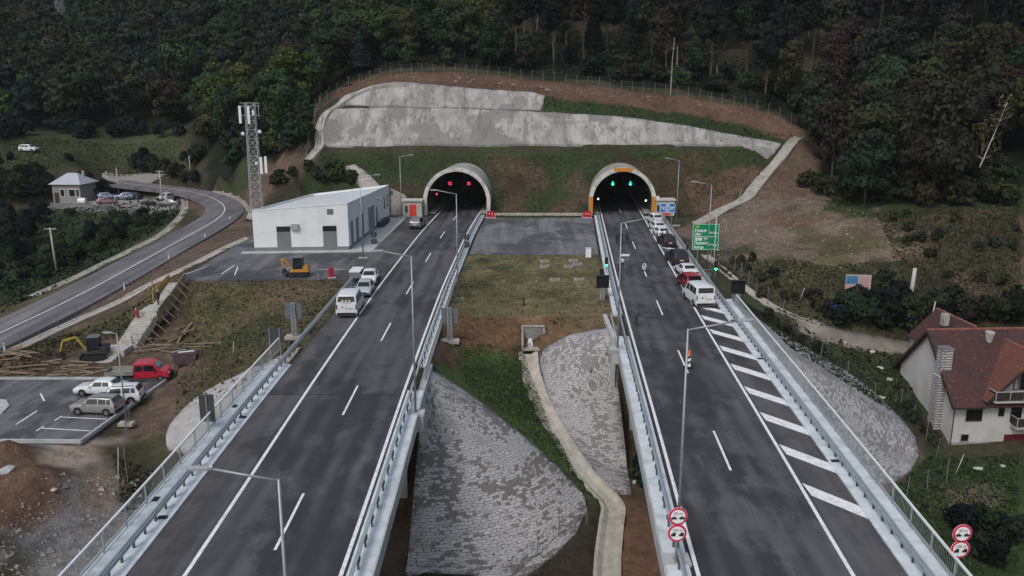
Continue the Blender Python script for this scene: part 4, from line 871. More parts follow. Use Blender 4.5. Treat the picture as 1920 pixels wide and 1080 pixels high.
# lips of the benches
# ---------------------------------------------------------------- white service building
def win(m, x, z, w, h): pass
M_PLAST = mat('white_render', (.64, .66, .69), .75, 0, .04, .6, .08, 14, dirt=(.52, .54, .56), dscale=.5, damt=.5); M_PLINTH = mat('grey_plinth', (.17, .175, .185), .8, 0, .1, 1.5); M_DOOR = mat('grey_door', (.17, .18, .195), .5, .2, .06, 2); M_ROOFW = mat('white_roof_sheet', (.60, .61, .63), .5, .1, .06, 1.0, dirt=(.42, .43, .44), dscale=.7, damt=.6)
def service_building():
    A = Vector((*W(477.5, 472.5), 0)); B = Vector((*W(655, 470), 0)); Cc = Vector((*W(731, 409), 0)); Dd = Cc + (A - B)
    o = empty('service_building', A, 0, 'long white flat walled service building with grey doors beside the left tunnel', 'building')
    hA, hB, hC, hD = 5.75, 6.6, 5.75, 4.3; P = [A, B, Cc, Dd]; P = [p - A for p in P]; H_ = [hA, hB, hC, hD]
    up = lambda p, z: (p.x, p.y, z)
    m = MB()
    for i in range(4):
        a, b = P[i], P[(i + 1) % 4]; m.add([up(a, .62), up(b, .62), up(b, H_[(i + 1) % 4]), up(a, H_[i])], [(0, 1, 2, 3)])
    m.build('wall', M_PLAST, o)
    m = MB()
    for i in range(4):
        a, b = P[i], P[(i + 1) % 4]; n = Vector(((b - a).y, -(b - a).x, 0)).normalized() * .03; m.add([up(a + n, 0), up(b + n, 0), up(b + n, .62), up(a + n, .62)], [(0, 1, 2, 3)])
    m.build('plinth', M_PLINTH, o)
    c = sum(P, Vector()) / 4; ins = [p + (c - p).normalized() * .35 for p in P]
    m = MB(); m.add([up(p, h - .22) for p, h in zip(ins, H_)], [(0, 1, 2, 3)]); m.build('roof', M_ROOFW, o)
    m = MB()
    for i in range(4):
        j = (i + 1) % 4; a, b = P[i], P[j]; n = Vector(((b - a).y, -(b - a).x, 0)).normalized() * .05
        m.add([up(a + n, H_[i] + .05), up(b + n, H_[j] + .05), up(ins[j], H_[j] + .05), up(ins[i], H_[i] + .05), up(a + n, H_[i] - .08), up(b + n, H_[j] - .08), up(ins[i], H_[i] - .24), up(ins[j], H_[j] - .24)], [(0, 1, 2, 3), (4, 5, 1, 0), (3, 2, 7, 6)])
    m.build('parapet_cap', M_WHITE, o)
    fx = (P[1] - P[0]).normalized(); fn = Vector((fx.y, -fx.x, 0)); sx = (P[2] - P[1]).normalized(); sn = Vector((sx.y, -sx.x, 0))
    def panel(org, ax, nr, u, z, w, h, nm, mt, proud=.035, th=.06, sub=None):
        T = Matrix(((ax.x, nr.x, 0, org.x), (ax.y, nr.y, 0, org.y), (0, 0, 1, 0), (0, 0, 0, 1)))
        return MB().box((u + w / 2, proud - th / 2, z + h / 2), (w, th, h), 0, T).build(nm, mt, sub or o)
    for u in (3.15 * 1.0, 15.2 * .62): 
        u0 = u; d_ = panel(P[0], fx, fn, u0, .02, 1.85, 2.75, 'door', M_DOOR, .06); f_ = panel(P[0], fx, fn, u0, 2.77, 1.85, .75, 'transom', glassy('dark_glass'), .06); 
    panel(P[0], fx, fn, 10.1, 5.1, .85, .75, 'vent', mat('vent_grey', (.12, .13, .14), .6), .05)
    ac = panel(P[0], fx, fn, 4.6 + .55, 3.1, 1.0, .75, 'air_conditioner', mat('ac_grey', (.30, .31, .32), .5), .45, .4)
    Ls = (P[2] - P[1]).length
    for k_, (u, w) in enumerate([(1.3, 1.4), (4.6, 1.5), (8.2, 1.5)]): panel(P[1], sx, sn, u, .65, w, 3.2, 'shutter', M_DOOR, .05)
    panel(P[1], sx, sn, 13.0, .1, 4.2, 4.0, 'roller_door', mat('roller_door', (.20, .21, .23), .5, .1), .06); panel(P[1], sx, sn, 18.6, .1, 1.2, 3.4, 'door', M_DOOR, .05)
    for u in (25.3, 28.0, 30.6): panel(P[1], sx, sn, u, 2.2, 1.1, 2.1, 'window', glassy('dark_glass'), .05)
    panel(P[1], sx, sn, 30.2, 4.0, 1.0, .75, 'air_conditioner', mat('ac_grey', (.16, .17, .18), .5), .45, .4)
    for k_, u in enumerate((19.2, 22.4)): panel(P[1], sx, sn, u, 0.0, 2.6, 1.0, 'planter', mat('dark_bin', (.04, .045, .06), .6), 1.0, .8)
    panel(P[1], sx, sn, 20.3, 4.6, 1.6, .12, 'canopy', M_WHITE, .5, .5)
    m = MB()   # paved apron
    q = [P[0] + fx * -1.6 + fn * 1.3, P[1] + fx * 3.2 + fn * 1.3, P[2] + sn * 2.9 + sx * .0, P[2] + sn * .05, P[1], P[0] + fx * -.1, P[0] + fx * -1.6]
    return o, [tuple((p + A).xy) for p in q]
SB, apron = service_building()
o = flat('paved_apron', apron, .12, M_CONC, thick=.2)
# low paving strip with the planted gaps between building and carriageway
m = MB()
for k_ in range(16):
    y = 121 + k_ * 1.75; m.box((LC(y) - 8.6 - .05 * k_, y, .09), (.75, 1.0, .12))
tag(m.build('paving_slab', M_CONCO), kind='structure')
# ---------------------------------------------------------------- lattice mast
def lattice(m, w0, w1, H_, seg, r=.05, tri=False):
    c = [(-1, -1), (1, -1), (1, 1), (-1, 1)]
    ww = lambda z: (w0 + (w1 - w0) * z / H_) / 2
    for sx, sy in c: m.bar((sx * ww(0), sy * ww(0), 0), (sx * ww(H_), sy * ww(H_), H_), r * 1.8)
    n = seg
    for k_ in range(n):
        z0, z1 = H_ * k_ / n, H_ * (k_ + 1) / n; a, b = ww(z0), ww(z1)
        for i in range(4):
            p, q = c[i], c[(i + 1) % 4]
            m.bar((p[0] * b, p[1] * b, z1), (q[0] * b, q[1] * b, z1), r); m.bar((p[0] * a, p[1] * a, z0), (q[0] * b, q[1] * b, z1), r); m.bar((q[0] * a, q[1] * a, z0), (p[0] * b, p[1] * b, z1), r)
mb_ = Vector((-44.6, 148.5, 0)); mb_.z = .1
o = empty('telecom_mast', mb_, R(8), 'tall grey lattice antenna mast behind the white service building', 'antenna mast')
m = MB(); lattice(m, 1.9, 1.5, 19.4, 13, .055); m.build('lattice', mat('mast_steel', (.36, .38, .40), .55, .2), o)
m = MB(); m.box((0, 0, .1), (3, 3, .5)); m.build('footing', M_CONC, o)
m = MB(); lattice(m, 2.3, 2.3, .01, 1, .08)
for z in (18.9, 19.4, 17.3): 
    m.bar((-1.5, -1.0, z), (1.6, -1.0, z), .08); m.bar((-1.5, 1, z), (1.6, 1, z), .08); m.bar((1.5, -1, z), (1.5, 1, z), .08); m.bar((-1.5, -1, z), (-1.5, 1, z), .08)
m.bar((1.5, -1, 16.8), (1.5, -1, 19.4), .08); m.build('head_frame', mat('mast_steel', (.30, .31, .33), .5, .4), o)
for x, y, z in [(-1.55, -1.25, 17.5), (-.15, -1.25, 17.4), (1.35, -1.15, 8.9), (2.1, -1.0, 9.0)]:
    m = MB(); m.box((x, y, z), (.42, .2, 2.9)); m.build('antenna_panel', M_WHITE, o)
for x, z in ((-1.25, 14.3), (1.35, 14.6)):
    m = MB(); m.cyl((x, -.9, z), (x * 1.25, -1.1, z - .1), .36, .2, 12); m.build('dish', M_WHITE, o)
m = MB(); m.box((.55, -1.05, 9.3), (.4, .3, .5)); m.box((.6, -1.05, 17.8), (.35, .3, .8)); m.build('equipment_box', M_WHITE, o)
# ---------------------------------------------------------------- gauge cabins beside the portals
def cabin(x, y, w, label, redw, redx):
    o = empty('equipment_cabin', (x, y, 0), 0, label, 'cabin'); MB().box((0, 0, 1.35), (w, 2.2, 2.7)).build('wall', mat('cabin_render', (.40, .39, .36), .85, 0, .1, 1), o)
    MB().box((0, 0, 2.82), (w + .4, 2.7, .2)).build('roof', mat('cabin_roof', (.46, .45, .43), .8), o)
    MB().box((redx, -1.12, 1.15), (redw, .08, 2.0)).build('door', mat('bright_red_door', (.62, .05, .045), .5), o)
    MB().box((redx - redw * .95, -1.2, 1.4), (.35, .3, 1.1)).build('meter_box', M_DARKST, o)
    return o
p = W(773, 407); cabin(p[0], 149.5, 3.3, 'grey cabin with a bright red door left of the left tunnel mouth', 1.2, .1)
cabin(W(1252, 409)[0], 150.5, 3.2, 'grey cabin with a red door behind the blue sign', 1.5, .1)
m = MB(); m.prism([(0, 0), (0, 4.6), (2.6, 3.4), (3.4, 0)], 'x', -.3, .3); o = m.build('retaining_wall', M_CONCO); o.location = (-21.5, 151.3, 0); o.rotation_euler = (0, 0, R(-90)); tag(o, 'sloping concrete wing wall between the white building and the grey cabin', 'wall')
def red_barrel(px, py, label, w=1.3):
    x, y = W(px, py); o = empty('hydrant_cabinet', (x, y, 0), 0, label, 'hydrant cabinet', 'red cabinets beside the tunnel mouths'); MB().box((0, 0, .55), (w, .7, 1.05)).build('cabinet', M_RED, o); MB().box((0, 0, .03), (w + .5, 1.1, .14)).build('base', M_CONC, o)
    m = MB(); m.box((-.2, -.37, .75), (.14, .03, .2)); m.box((.25, -.37, .7), (.2, .03, .14)); m.build('label_plate', M_WHITE, o); MB().box((0, 0, 1.1), (w + .06, .76, .06)).build('lid', M_REDDK, o)
red_barrel(920, 408, 'red cabinet beside the right leg of the left tunnel mouth'); red_barrel(1100, 408, 'red cabinet beside the left leg of the right tunnel mouth')
m = MB(); y = 150.3; m.box((5, y, .15), (17, .25, .5)); tag(m.build('low_wall', M_MORT), 'low pale wall at the foot of the grass slope between the tunnels', 'wall')
x, y = W(618, 524); o = empty('hydrant_cabinet', (x, y + 1, 0), 0, 'upright dark red cabinet at the edge of the service platform', 'hydrant cabinet'); MB().box((0, 0, .62), (.52, .45, 1.15)).build('cabinet', M_REDDK, o); MB().box((0.1, 0, .02), (.9, .8, .12)).build('base', M_CONC, o)
MB().box((0, 0, 1.22), (.56, .49, .06)).build('lid', M_REDDK, o); MB().box((.15, -.24, .7), (.04, .03, .12)).build('handle', M_DARKST, o)
x, y = W(1103, 482); o = empty('utility_cabinet', (x, y, 0), 0, 'plain white upright cabinet on the grass edge of the crossover pad', 'cabinet'); MB().box((0, 0, .6), (.7, .5, 1.3)).build('cabinet', M_WHITE, o); MB().box((0, 0, 1.28), (.76, .56, .06)).build('lid', M_CONC, o); MB().box((0, 0, .0), (.8, .6, .14)).build('base', M_CONC, o)
# headwall of the culvert
o = empty('culvert_headwall', W3(1000, 650, -2.75), 0, 'small concrete headwall with a round pipe at the top of the winding channel', 'headwall'); b_ = Vector(o.location)
o.scale = (.82, .9, .82); m = MB(); m.box((0, 1.3, 1.0), (2.4, .25, 2.2)); m.build('back_wall', mat('headwall_concrete', (.20, .195, .19), .9, 0, .2, 1.2, .2, 8, dirt=(.15, .14, .13), dscale=.9, damt=.8), o)
for s in (-1, 1):
    m = MB(); m.prism([(-.9, -.4), (-.9, .5), (1.4, 2.2), (1.4, -.4)], 'x', s * 1.3 - .12, s * 1.3 + .12); m.build('side_wall', mat('headwall_side', (.24, .23, .21), .9, 0, .2, 1.2), o)
m = MB(); m.cyl((-.35, .2, .25), (-.35, 1.3, .35), .33, n=16); m.build('pipe', M_WHITE, o); MB().box((0, .2, -.15), (2.5, 2.0, .2)).build('apron', M_MORT, o)
MB().box((0, 1.3, 2.16), (2.7, .4, .12)).build('coping', M_CONCO, o)
for k_, (px, py) in enumerate([(1021, 491), (1021, 500), (1040, 525), (1085, 525), (1075, 490), (1083, 497), (1066, 501)]):
    x, y = W(px, py, -.2); o = empty('manhole', (x, y, hz(x, y) + .06), 0, 'square concrete manhole frame set in the grass between the carriageways', 'manhole', 'manhole frames in the central grass'); 
    MB().box((0, 0, 0), (1.15, 1.0, .3)).build('frame', M_CONCO, o); MB().box((0, 0, .16), (.8, .65, .04)).build('cover', mat('cover_grey', (.17, .16, .12), .9, 0, .3, 3), o)
# ---------------------------------------------------------------- text
def text(s, size, material, parent, loc, rot=(PI / 2, 0, 0), align='LEFT', ext=.006, name='lettering', bold=.0, sx=1.0):
    c = bpy.data.curves.new('t', 'FONT'); c.body = s; c.size = size; c.align_x = align; c.align_y = 'CENTER'; c.extrude = ext; c.offset = bold
    t = bpy.data.objects.new('t', c); link(t); bpy.context.view_layer.update(); me = bpy.data.meshes.new_from_object(t.evaluated_get(bpy.context.evaluated_depsgraph_get())); bpy.data.objects.remove(t); bpy.data.curves.remove(c)
    me.materials.clear(); me.materials.append(material); o = link(bpy.data.objects.new(name, me)); o.parent = parent; o.location = loc; o.rotation_euler = rot; o.scale = (sx, 1, 1); return o
# ---------------------------------------------------------------- street lamps
def lamp(x, y, z, h, arm, dr, label, bracket=False, r=.085, yaw=0):
    o = empty('street_lamp', (x, y, z), yaw, label, 'street lamp', 'lamp posts with a single arm')
    MB().cyl((0, 0, 0), (0, 0, h), r, r * .55, 10).build('pole', M_POLE, o, smooth=True)
    MB().tube([(0, 0, h - .05), (dr * arm * .5, 0, h + .10 * arm * .7), (dr * arm, 0, h + .17 * arm)], .045, 8).build('arm', M_POLE, o, smooth=True)
    m = MB(); a = dr * arm; z_ = h + .17 * arm
    m.ribbon([[(a + dr * t, w_ * s, z_ + dz) for s, dz in ((-1, -.03), (-1, .04), (0, .09), (1, .04), (1, -.03), (-1, -.03))] for t, w_ in ((-.12, .05), (.05, .13), (.45, .15), (.62, .07))]); m.build('lamp_head', mat('lamp_grey', (.34, .35, .36), .5, .3), o)
    MB().box((0, 0, .02), (.36, .36, .05)).build('base_plate', M_POLE, o)
    if bracket:
        m = MB(); m.prism([(-.55, -1.3), (-.55, .0), (.55, .0), (.55, -1.3)], 'y', -.45, .45); m.box((0, 0, -.05), (1.25, 1.05, .18)); m.build('bracket', M_CONC, o)
    else: MB().box((0, 0, -.12), (1.2, .7, .26)).build('footing', M_MORT, o)
    return o
lamp(-7.3, 24.6, .1, 10.15, 2.15, -1, 'foreground lamp post with its arm over the left carriageway, base outside the picture', True)
lamp(-6.72, 55.9, .1, 11.1, 2.0, -1, 'lamp post on the inner edge of the left bridge above the big stone cone', True)
lamp(LC(90) + 5.75, 90, -.2, 11.4, 2.1, -1, 'lamp post in the central grass beside the left carriageway', False)
x, y = W(1264, 1052); lamp(x + .12, y, .1, 11.5, 2.3, 1, 'lamp post on the inner edge of the right bridge behind the two round signs', True)
x, y = W(1158, 655); lamp(x + .0, y, .1, 11.0, 2.1, 1, 'lamp post with a white camera beside the inner edge of the right carriageway', True)
x, y = W(753, 412); lamp(x, y, .1, 10.6, 1.7, 1, 'lamp post between the white building and the grey cabin', False)
x, y = W(681, 484); lamp(x, y, .1, 10.6, 2.0, 1, 'lamp post at the front corner of the white building', False)
x, y = W(1268, 422); lamp(x, y, .0, 10.6, 1.7, -1, 'lamp post beside the blue sign right of the right tunnel', False)
x, y = W(1326, 503); lamp(x, y, -.3, 10.8, 1.9, -1, 'lamp post behind the green direction sign', False)
x, y = W(237, 792, -5.05); lamp(x, y, -5.05, 7.7, .5, -1, 'short lamp post at the kerb of the work yard by the white car', False, .07)
o = empty('cctv_camera', D3(1172, 478, 72.5), 0, 'white camera clamped to the lamp post over the right carriageway', 'camera'); MB().bar((-.35, -.1, 0), (.35, -.3, .05), .16).build('camera_body', M_WHITE, o); MB().cyl((.2, 0, 0), (.2, 0, -.4), .12, .08).build('dome', mat('camera_grey', (.4, .4, .42), .4), o)
# ---------------------------------------------------------------- signs
M_BLUE = mat('sign_blue', (.02, .14, .42), .45, 0, .04, 2); M_GREEN = mat('sign_green', (.0, .21, .095), .45, 0, .04, 2); M_WSIGN = mat('sign_white', (.72, .73, .74), .45, 0, .03, 2); M_YEL = mat('sign_yellow', (.62, .40, .03), .45); M_INK = mat('sign_ink', (.02, .02, .022), .5)
def posts(o, xs, z0, z1, r=.05, y=.08, nm='post'):
    for x in xs: MB().cyl((x, y, z0), (x, y, z1), r, n=8).build(nm, M_POLE, o)
def frame(m, w, h, t, y, zc):
    m.box((0, y, zc + h / 2 - t / 2), (w, .03, t)); m.box((0, y, zc - h / 2 + t / 2), (w, .03, t)); m.box((-w / 2 + t / 2, y, zc), (t, .03, h - 2 * t)); m.box((w / 2 - t / 2, y, zc), (t, .03, h - 2 * t))
# green direction sign: centre (1323,443), 50 x 50 px
c = D3(1323, 444, 106); o = empty('direction_sign', (c.x, 106, -.3), 0, 'large green direction sign with white names and distances beside the right carriageway', 'road sign'); zc = c.z + .3; w = 50 * 106 / 1600 * .985; h = w * .99
MB().box((0, 0, zc), (w, .06, h)).build('panel', M_GREEN, o); m = MB(); frame(m, w + .04, h + .04, .07, -.04, zc); m.build('border', mat('sign_edge', (.35, .6, .5), .5), o); posts(o, (-w * .28, w * .25), -.2, zc + h / 2)
m = MB(); m.box((-.05, -.045, zc + .02), (w * .88, .02, .06)); m.build('divider', M_WSIGN, o); MB().box((-w / 2 + .55, -.045, zc + h * .40), (.42, .02, .2)).build('route_plate', M_YEL, o)
text('E761', .15, M_INK, o, (-w / 2 + .37, -.06, zc + h * .40))
for s, zz, sz in (('Ужице', .245, .50), ('Užice', .105, .46), ('Пожега', -.25, .50), ('Požega', -.41, .46)): text(s, sz, M_WSIGN, o, (-w / 2 + .2, -.05, zc + h * zz), bold=.012, sx=.95)
MB().box((-w / 2 + .75, -.045, zc - h * .09), (.85, .02, .36)).build('town_plate', M_WSIGN, o); text('ЦЕВ', .3, M_GREEN, o, (-w / 2 + .40, -.06, zc - h * .09)); text('77', .42, M_WSIGN, o, (-w / 2 + 1.4, -.05, zc - h * .09), bold=.01)
text('14 km', .42, M_WSIGN, o, (w * .12, -.05, zc + h * .16), bold=.01); text('18 km', .42, M_WSIGN, o, (w * .12, -.05, zc - h * .32), bold=.01)
# blue tunnel sign
c = D3(1252, 390, 139); w = 28 * 139.5 / 1600; h = 17.5 * 139.5 / 1600; o = empty('tunnel_sign', (c.x, 139, 0), 0, 'blue tunnel name sign with white writing right of the right tunnel', 'road sign'); zc = c.z
MB().box((0, 0, zc), (w, .06, h)).build('panel', M_BLUE, o); m = MB(); frame(m, w, h, .05, -.04, zc); m.build('border', M_WSIGN, o); posts(o, (-w * .3, w * .3), 0, zc + h / 2)
for x in (-.17, .17): m = MB(); m.prism([(x - .11, zc + .30), (x + .11, zc + .30), (x + .11, zc + .52), (x + .05, zc + .6), (x - .05, zc + .6), (x - .11, zc + .52)], 'y', -.05, -.03); m.build('symbol', M_WSIGN, o)
for s, zz, sz in (('Мунјино Брдо', .12, .33), ('Munjino Brdo', -.17, .33), ('1200 m', -.5, .30)): text(s, sz, M_WSIGN, o, (0, -.05, zc + zz), align='CENTER', bold=.008)
# round distance signs
M_PINK = mat('sign_red', (.50, .015, .06), .45, 0, .04, 2); M_EDGE = mat('sign_rim', (.75, .35, .40), .45)
def disc(m, r, y, zc, n=32): m.cyl((0, y, zc), (0, y + .02, zc), r, n=n)
def car_glyph(m, x, z, s, kind):
    if kind == 'car': m.prism([(x - .14 * s, z - .04), (x + .14 * s, z - .04), (x + .14 * s, z + .02), (x + .07 * s, z + .03), (x + .04 * s, z + .08), (x - .05 * s, z + .08), (x - .08 * s, z + .03), (x - .14 * s, z + .02)], 'y', -.075, -.065)
    else: m.prism([(x - .11, z - .07), (x + .11, z - .07), (x + .11, z + .11), (x - .03, z + .11), (x - .03, z + .05), (x - .11, z + .03)], 'y', -.075, -.065)
    m.cyl((x - .06, -.075, z - .06), (x - .06, -.06, z - .06), .03, n=8); m.cyl((x + .06, -.075, z - .06), (x + .06, -.06, z - .06), .03, n=8)
def round_pair(px, py, d, gap, label, zb):
    c = D3(px, py, d); o = empty('distance_sign', (c.x, d, zb), R(2), label, 'road sign', 'minimum distance sign pairs')
    for k_, (dz, dx, tx, kd) in enumerate(((0, 0, '50 m', 'car'), (-gap, -.02, '100 m', 'truck'))):
        zc = c.z - zb + dz; m = MB(); disc(m, .455, -.02, zc); p_ = m.build('round_plate', M_EDGE, o); m = MB(); disc(m, .435, -.035, zc); m.build('ring', M_PINK, p_); m = MB(); disc(m, .345, -.05, zc); m.build('face', M_WSIGN, p_)
        m = MB(); car_glyph(m, -.19, zc - .06, 1, kd); car_glyph(m, .19, zc - .06, 1, kd); m.build('pictogram', M_INK, p_); text(tx, .2, mat('grey_ink', (.2, .2, .2), .5), p_, (0, -.06, zc + .16), align='CENTER')
    MB().cyl((0, .06, 0), (0, .06, c.z - zb + .3), .045, n=8).build('post', M_POLE, o)
round_pair(1271, 968, 36.5, .86, 'pair of round red rimmed distance signs on the inner edge of the right bridge', .1)
round_pair(1804, 1000, 35.6, .80, 'pair of round red rimmed distance signs beyond the outer railing of the right bridge', .1)
def back_discs(px, py, d, label, zb=0):
    c = D3(px, py, d); o = empty('round_sign', (c.x, d, zb), R(10), label, 'road sign', 'round signs seen from behind')
    for dz in (0, -1.0): m = MB(); disc(m, .45, -.02, c.z - zb + dz, 24); m.build('round_plate', M_BACK, o)
    MB().cyl((0, -.06, 0), (0, -.06, c.z - zb + .3), .04, n=8).build('post', M_POLE, o)
back_discs(701, 440, 121, 'two dark round sign backs on one post beside the white building'); back_discs(875, 445, 118, 'two dark round sign backs on one post at the crossover pad')
def back_panel(px, py, d, w, h, label, zb, parts=1, lat=False, mt=None):
    c = D3(px, py, d); o = empty('sign_board', (c.x, d, zb), 0, label, 'road sign'); zc = c.z - zb
    if parts == 2:
        for s in (-1, 1): MB().box((s * w * .26, 0, zc), (w * .46, .05, h)).build('panel', mt or M_BACK, o)
    else: MB().box((0, 0, zc), (w, .06, h)).build('panel', mt or M_BACK, o)
    if lat:
        m = MB(); lattice(m, .42, .32, zc + h / 2, 8, .035); m.build('lattice_post', M_STEEL, o); MB().box((0, 0, -.1), (1.7, 1.0, .3)).build('footing', M_MORT, o)
    else: posts(o, (-w * .3, w * .3) if parts == 1 else (0,), -.4, zc + h / 2, .045, -.07)
    return o
back_panel(550, 583, W(550, 628, -.3)[1], 1.5, 1.5, 'grey sign back on a lattice post left of the white van', -.4, lat=True, mt=mat('sign_back_grey', (.13, .145, .165), .5, .3))
back_panel(843, 592, W(843, 632, -.5)[1], 1.5, 1.5, 'grey sign back on a lattice post on the brown bank between the carriageways', -.8, lat=True, mt=mat('sign_back_grey', (.13, .145, .165), .5, .3))
back_panel(515, 628, 73, 1.5, 1.35, 'dark sign back panel on two posts at the end of the left bridge walkway', -1.2)
back_panel(388, 765, 53, 1.0, 1.9, 'twin narrow dark sign backs on one post behind the left bridge railing', -.2, 2)
def vms(px, py, d, s, label, zb, foot=True):
    c = D3(px, py, d); o = empty('message_sign', (c.x, d, zb), 0, label, 'message sign'); zc = c.z - zb; MB().box((0, 0, zc), (s, .35, s * .98)).build('housing', M_BLACK, o); MB().box((0, -.19, zc), (s * .88, .04, s * .86)).build('display', mat('dark_display', (.01, .009, .012), .35), o); MB().box((0, -.1, zc + s * .51), (s * 1.05, .5, .05)).build('hood', M_DARKST, o)
    m = MB(); lattice(m, .4, .34, zc - s / 2, 4, .035); m.build('lattice_post', M_STEEL, o); MB().box((0, 0, -.1), (1.4, 1.0, .3)).build('footing', M_MORT, o)
vms(1130, 528, W(1130, 563, -.2)[1], 1.35, 'square black message sign on a lattice post left of the right carriageway', -.3); vms(1384, 538, W(1386, 585, -.6)[1], 1.4, 'square black message sign on a lattice post right of the right carriageway', -.7)
M_LENS0 = mat('unlit_lens', (.02, .015, .015), .3)
def traffic_light(px, py, d, label, zb, big=None):
    c = D3(px, py, d); o = empty('traffic_light', (c.x, d, zb), 0, label, 'traffic light'); zc = c.z - zb
    MB().box((0, 0, zc + .1), (.36, .28, 1.15)).build('housing', M_BLACK, o)
    for k_, mt in enumerate((M_LENS0, M_LENS0, M_GRNL)): m = MB(); m.cyl((0, -.16, zc + .45 - .36 * k_), (0, -.13, zc + .45 - .36 * k_), .14, n=12); m.build('lens', mt, o)
    MB().cyl((0, .1, 0), (0, .1, zc + .6), .05, n=8).build('post', M_POLE, o)
    if big: MB().box((big, .1, zc - 1.35), (.75, .25, 1.1)).build('control_box', mat('control_box', (.10, .14, .14), .5), o); MB().bar((0, .1, zc - .4), (big * 1.6, .1, zc - .4), .06).build('cross_arm', M_POLE, o)
traffic_light(1137, 493, 101.5, 'traffic light showing green beside the left message sign', -.2); traffic_light(1342, 500, 100, 'traffic light showing green right of the green direction sign', -.3, -.9)
c = D3(1118, 509, 96.5); o = empty('utility_cabinet', (D3(1128, 516, 97).x, 97, -.25), 0, 'narrow dark cabinet just above the left message sign', 'cabinet'); MB().box((0, 0, 1.3), (.42, .3, 1.1)).build('cabinet', M_BLACK, o); MB().box((0, 0, .35), (.3, .2, .9)).build('stand', M_POLE, o)
# height gauge mast and barrier gate beside the right carriageway
def thin_pole(px, pyb, pyt, zb, label, nm='pole', r=.06, tilt=0, mt=None, cat='pole', cross=False, grp=None, d=None, taper=.75):
    b = D3(px, pyb, d) if d else hit(px, pyb); 
    zt = b.z; H_ = CAM_H - b.z; Z = b.y * CT + H_ * ST; h = (pyb - pyt) * Z / FPX / CT * 1.0
    o = empty(nm, (b.x, b.y, b.z - .1), 0, label, cat, grp); MB().cyl((0, 0, 0), (tilt * h, 0, h + .1), r, r * taper, 8).build('shaft', mt or M_MORT, o, smooth=True)
    if cross: MB().bar((tilt * h - .9, 0, h - .1), (tilt * h + .9, 0, h - .1), .12).build('crossarm', M_CONC, o); 
    if cross:
        for s in (-.8, 0, .8): MB().cyl((tilt * h + s, 0, h - .1), (tilt * h + s, 0, h + .2), .07, n=8).build('insulator', mat('insulator', (.2, .12, .08), .3), o)
    return o, h
M_PAINTP = mat('cream_pole', (.50, .45, .38), .6, 0, .1, 2)
thin_pole(1338, 505, 405, 0, 'thin cream pole in front of the green direction sign', r=.07, mt=M_PAINTP, d=99.5)
thin_pole(106, 507, 428, 0, 'concrete power pole in the dark trees left of the access road', 'power_pole', .17, -.03, cross=True)
thin_pole(305, 386, 322, 0, 'concrete power pole behind the parked cars by the road bend', 'power_pole', .17, 0, cross=True)
thin_pole(223, 364, 316, 0, 'concrete power pole beside the small house car park', 'power_pole', .16, 0, cross=False)
thin_pole(1706, 568, 503, 0, 'thick pale pole standing alone on the right hillside', 'concrete_pole', .28, .04, mt=M_CONC)
thin_pole(1742, 620, 565, 0, 'thin leaning pole behind the roof of the white house', 'thin_pole', .10, .1)
thin_pole(358, 335, 293, 0, 'thin pole at the wood edge above the road bend', 'thin_pole', .12)
thin_pole(1345, 1000, 900, 0, 'x') if False else None
def pylon(px, py, top, d, label):
    b = D3(px, py, d); b.z = hz(b.x, d); Z = d * CT; h = 22; o = empty('power_pylon', b, 0, label, 'pylon'); m = MB(); lattice(m, 3.0, .8, 34, 12, .14); m.build('lattice', mat('pylon_steel', (.16, .17, .18), .6, .3), o); m = MB(); m.bar((-4, 0, 30), (4, 0, 30), .25); m.bar((-3, 0, 33), (3, 0, 33), .25); m.build('crossarm', mat('pylon_steel', (.16, .17, .18), .6, .3), o)
pylon(118, 60, 0, 318, 'grey lattice power pylon standing in the wood at the far left')
# leaning stakes and fence posts on the slopes
stk = [(1388, 892, 848, .35), (1790, 892, 850, .28), (1500, 562, 540, .3), (1383, 378, 356, .3), (222, 930, 835, .1), (1600, 712, 700, .2), (1360, 440, 418, .05), (437, 668, 640, .12), (1525, 640, 615, -.25), (1650, 1050, 1000, 0), (1420, 545, 540, 0)]
for px, b, t, tl in stk:
    if (px, b) in ((1388, 892), (1420, 545), (1600, 712), (1650, 1050)): continue
    thin_pole(px, b, t, 0, {1790: 'pale stake leaning to the right on the grass below the white house', 222: 'tall pale stake between the spoil heaps and the left bridge', 437: 'white marker stake on the slope beside the timber pile'}.get(px, 'pale stake leaning on the slope right of the carriageway'), 'marker_stake', .05, tl, cat='stake', grp=None if px in (1790, 222, 437) else 'leaning stakes on the right slope')
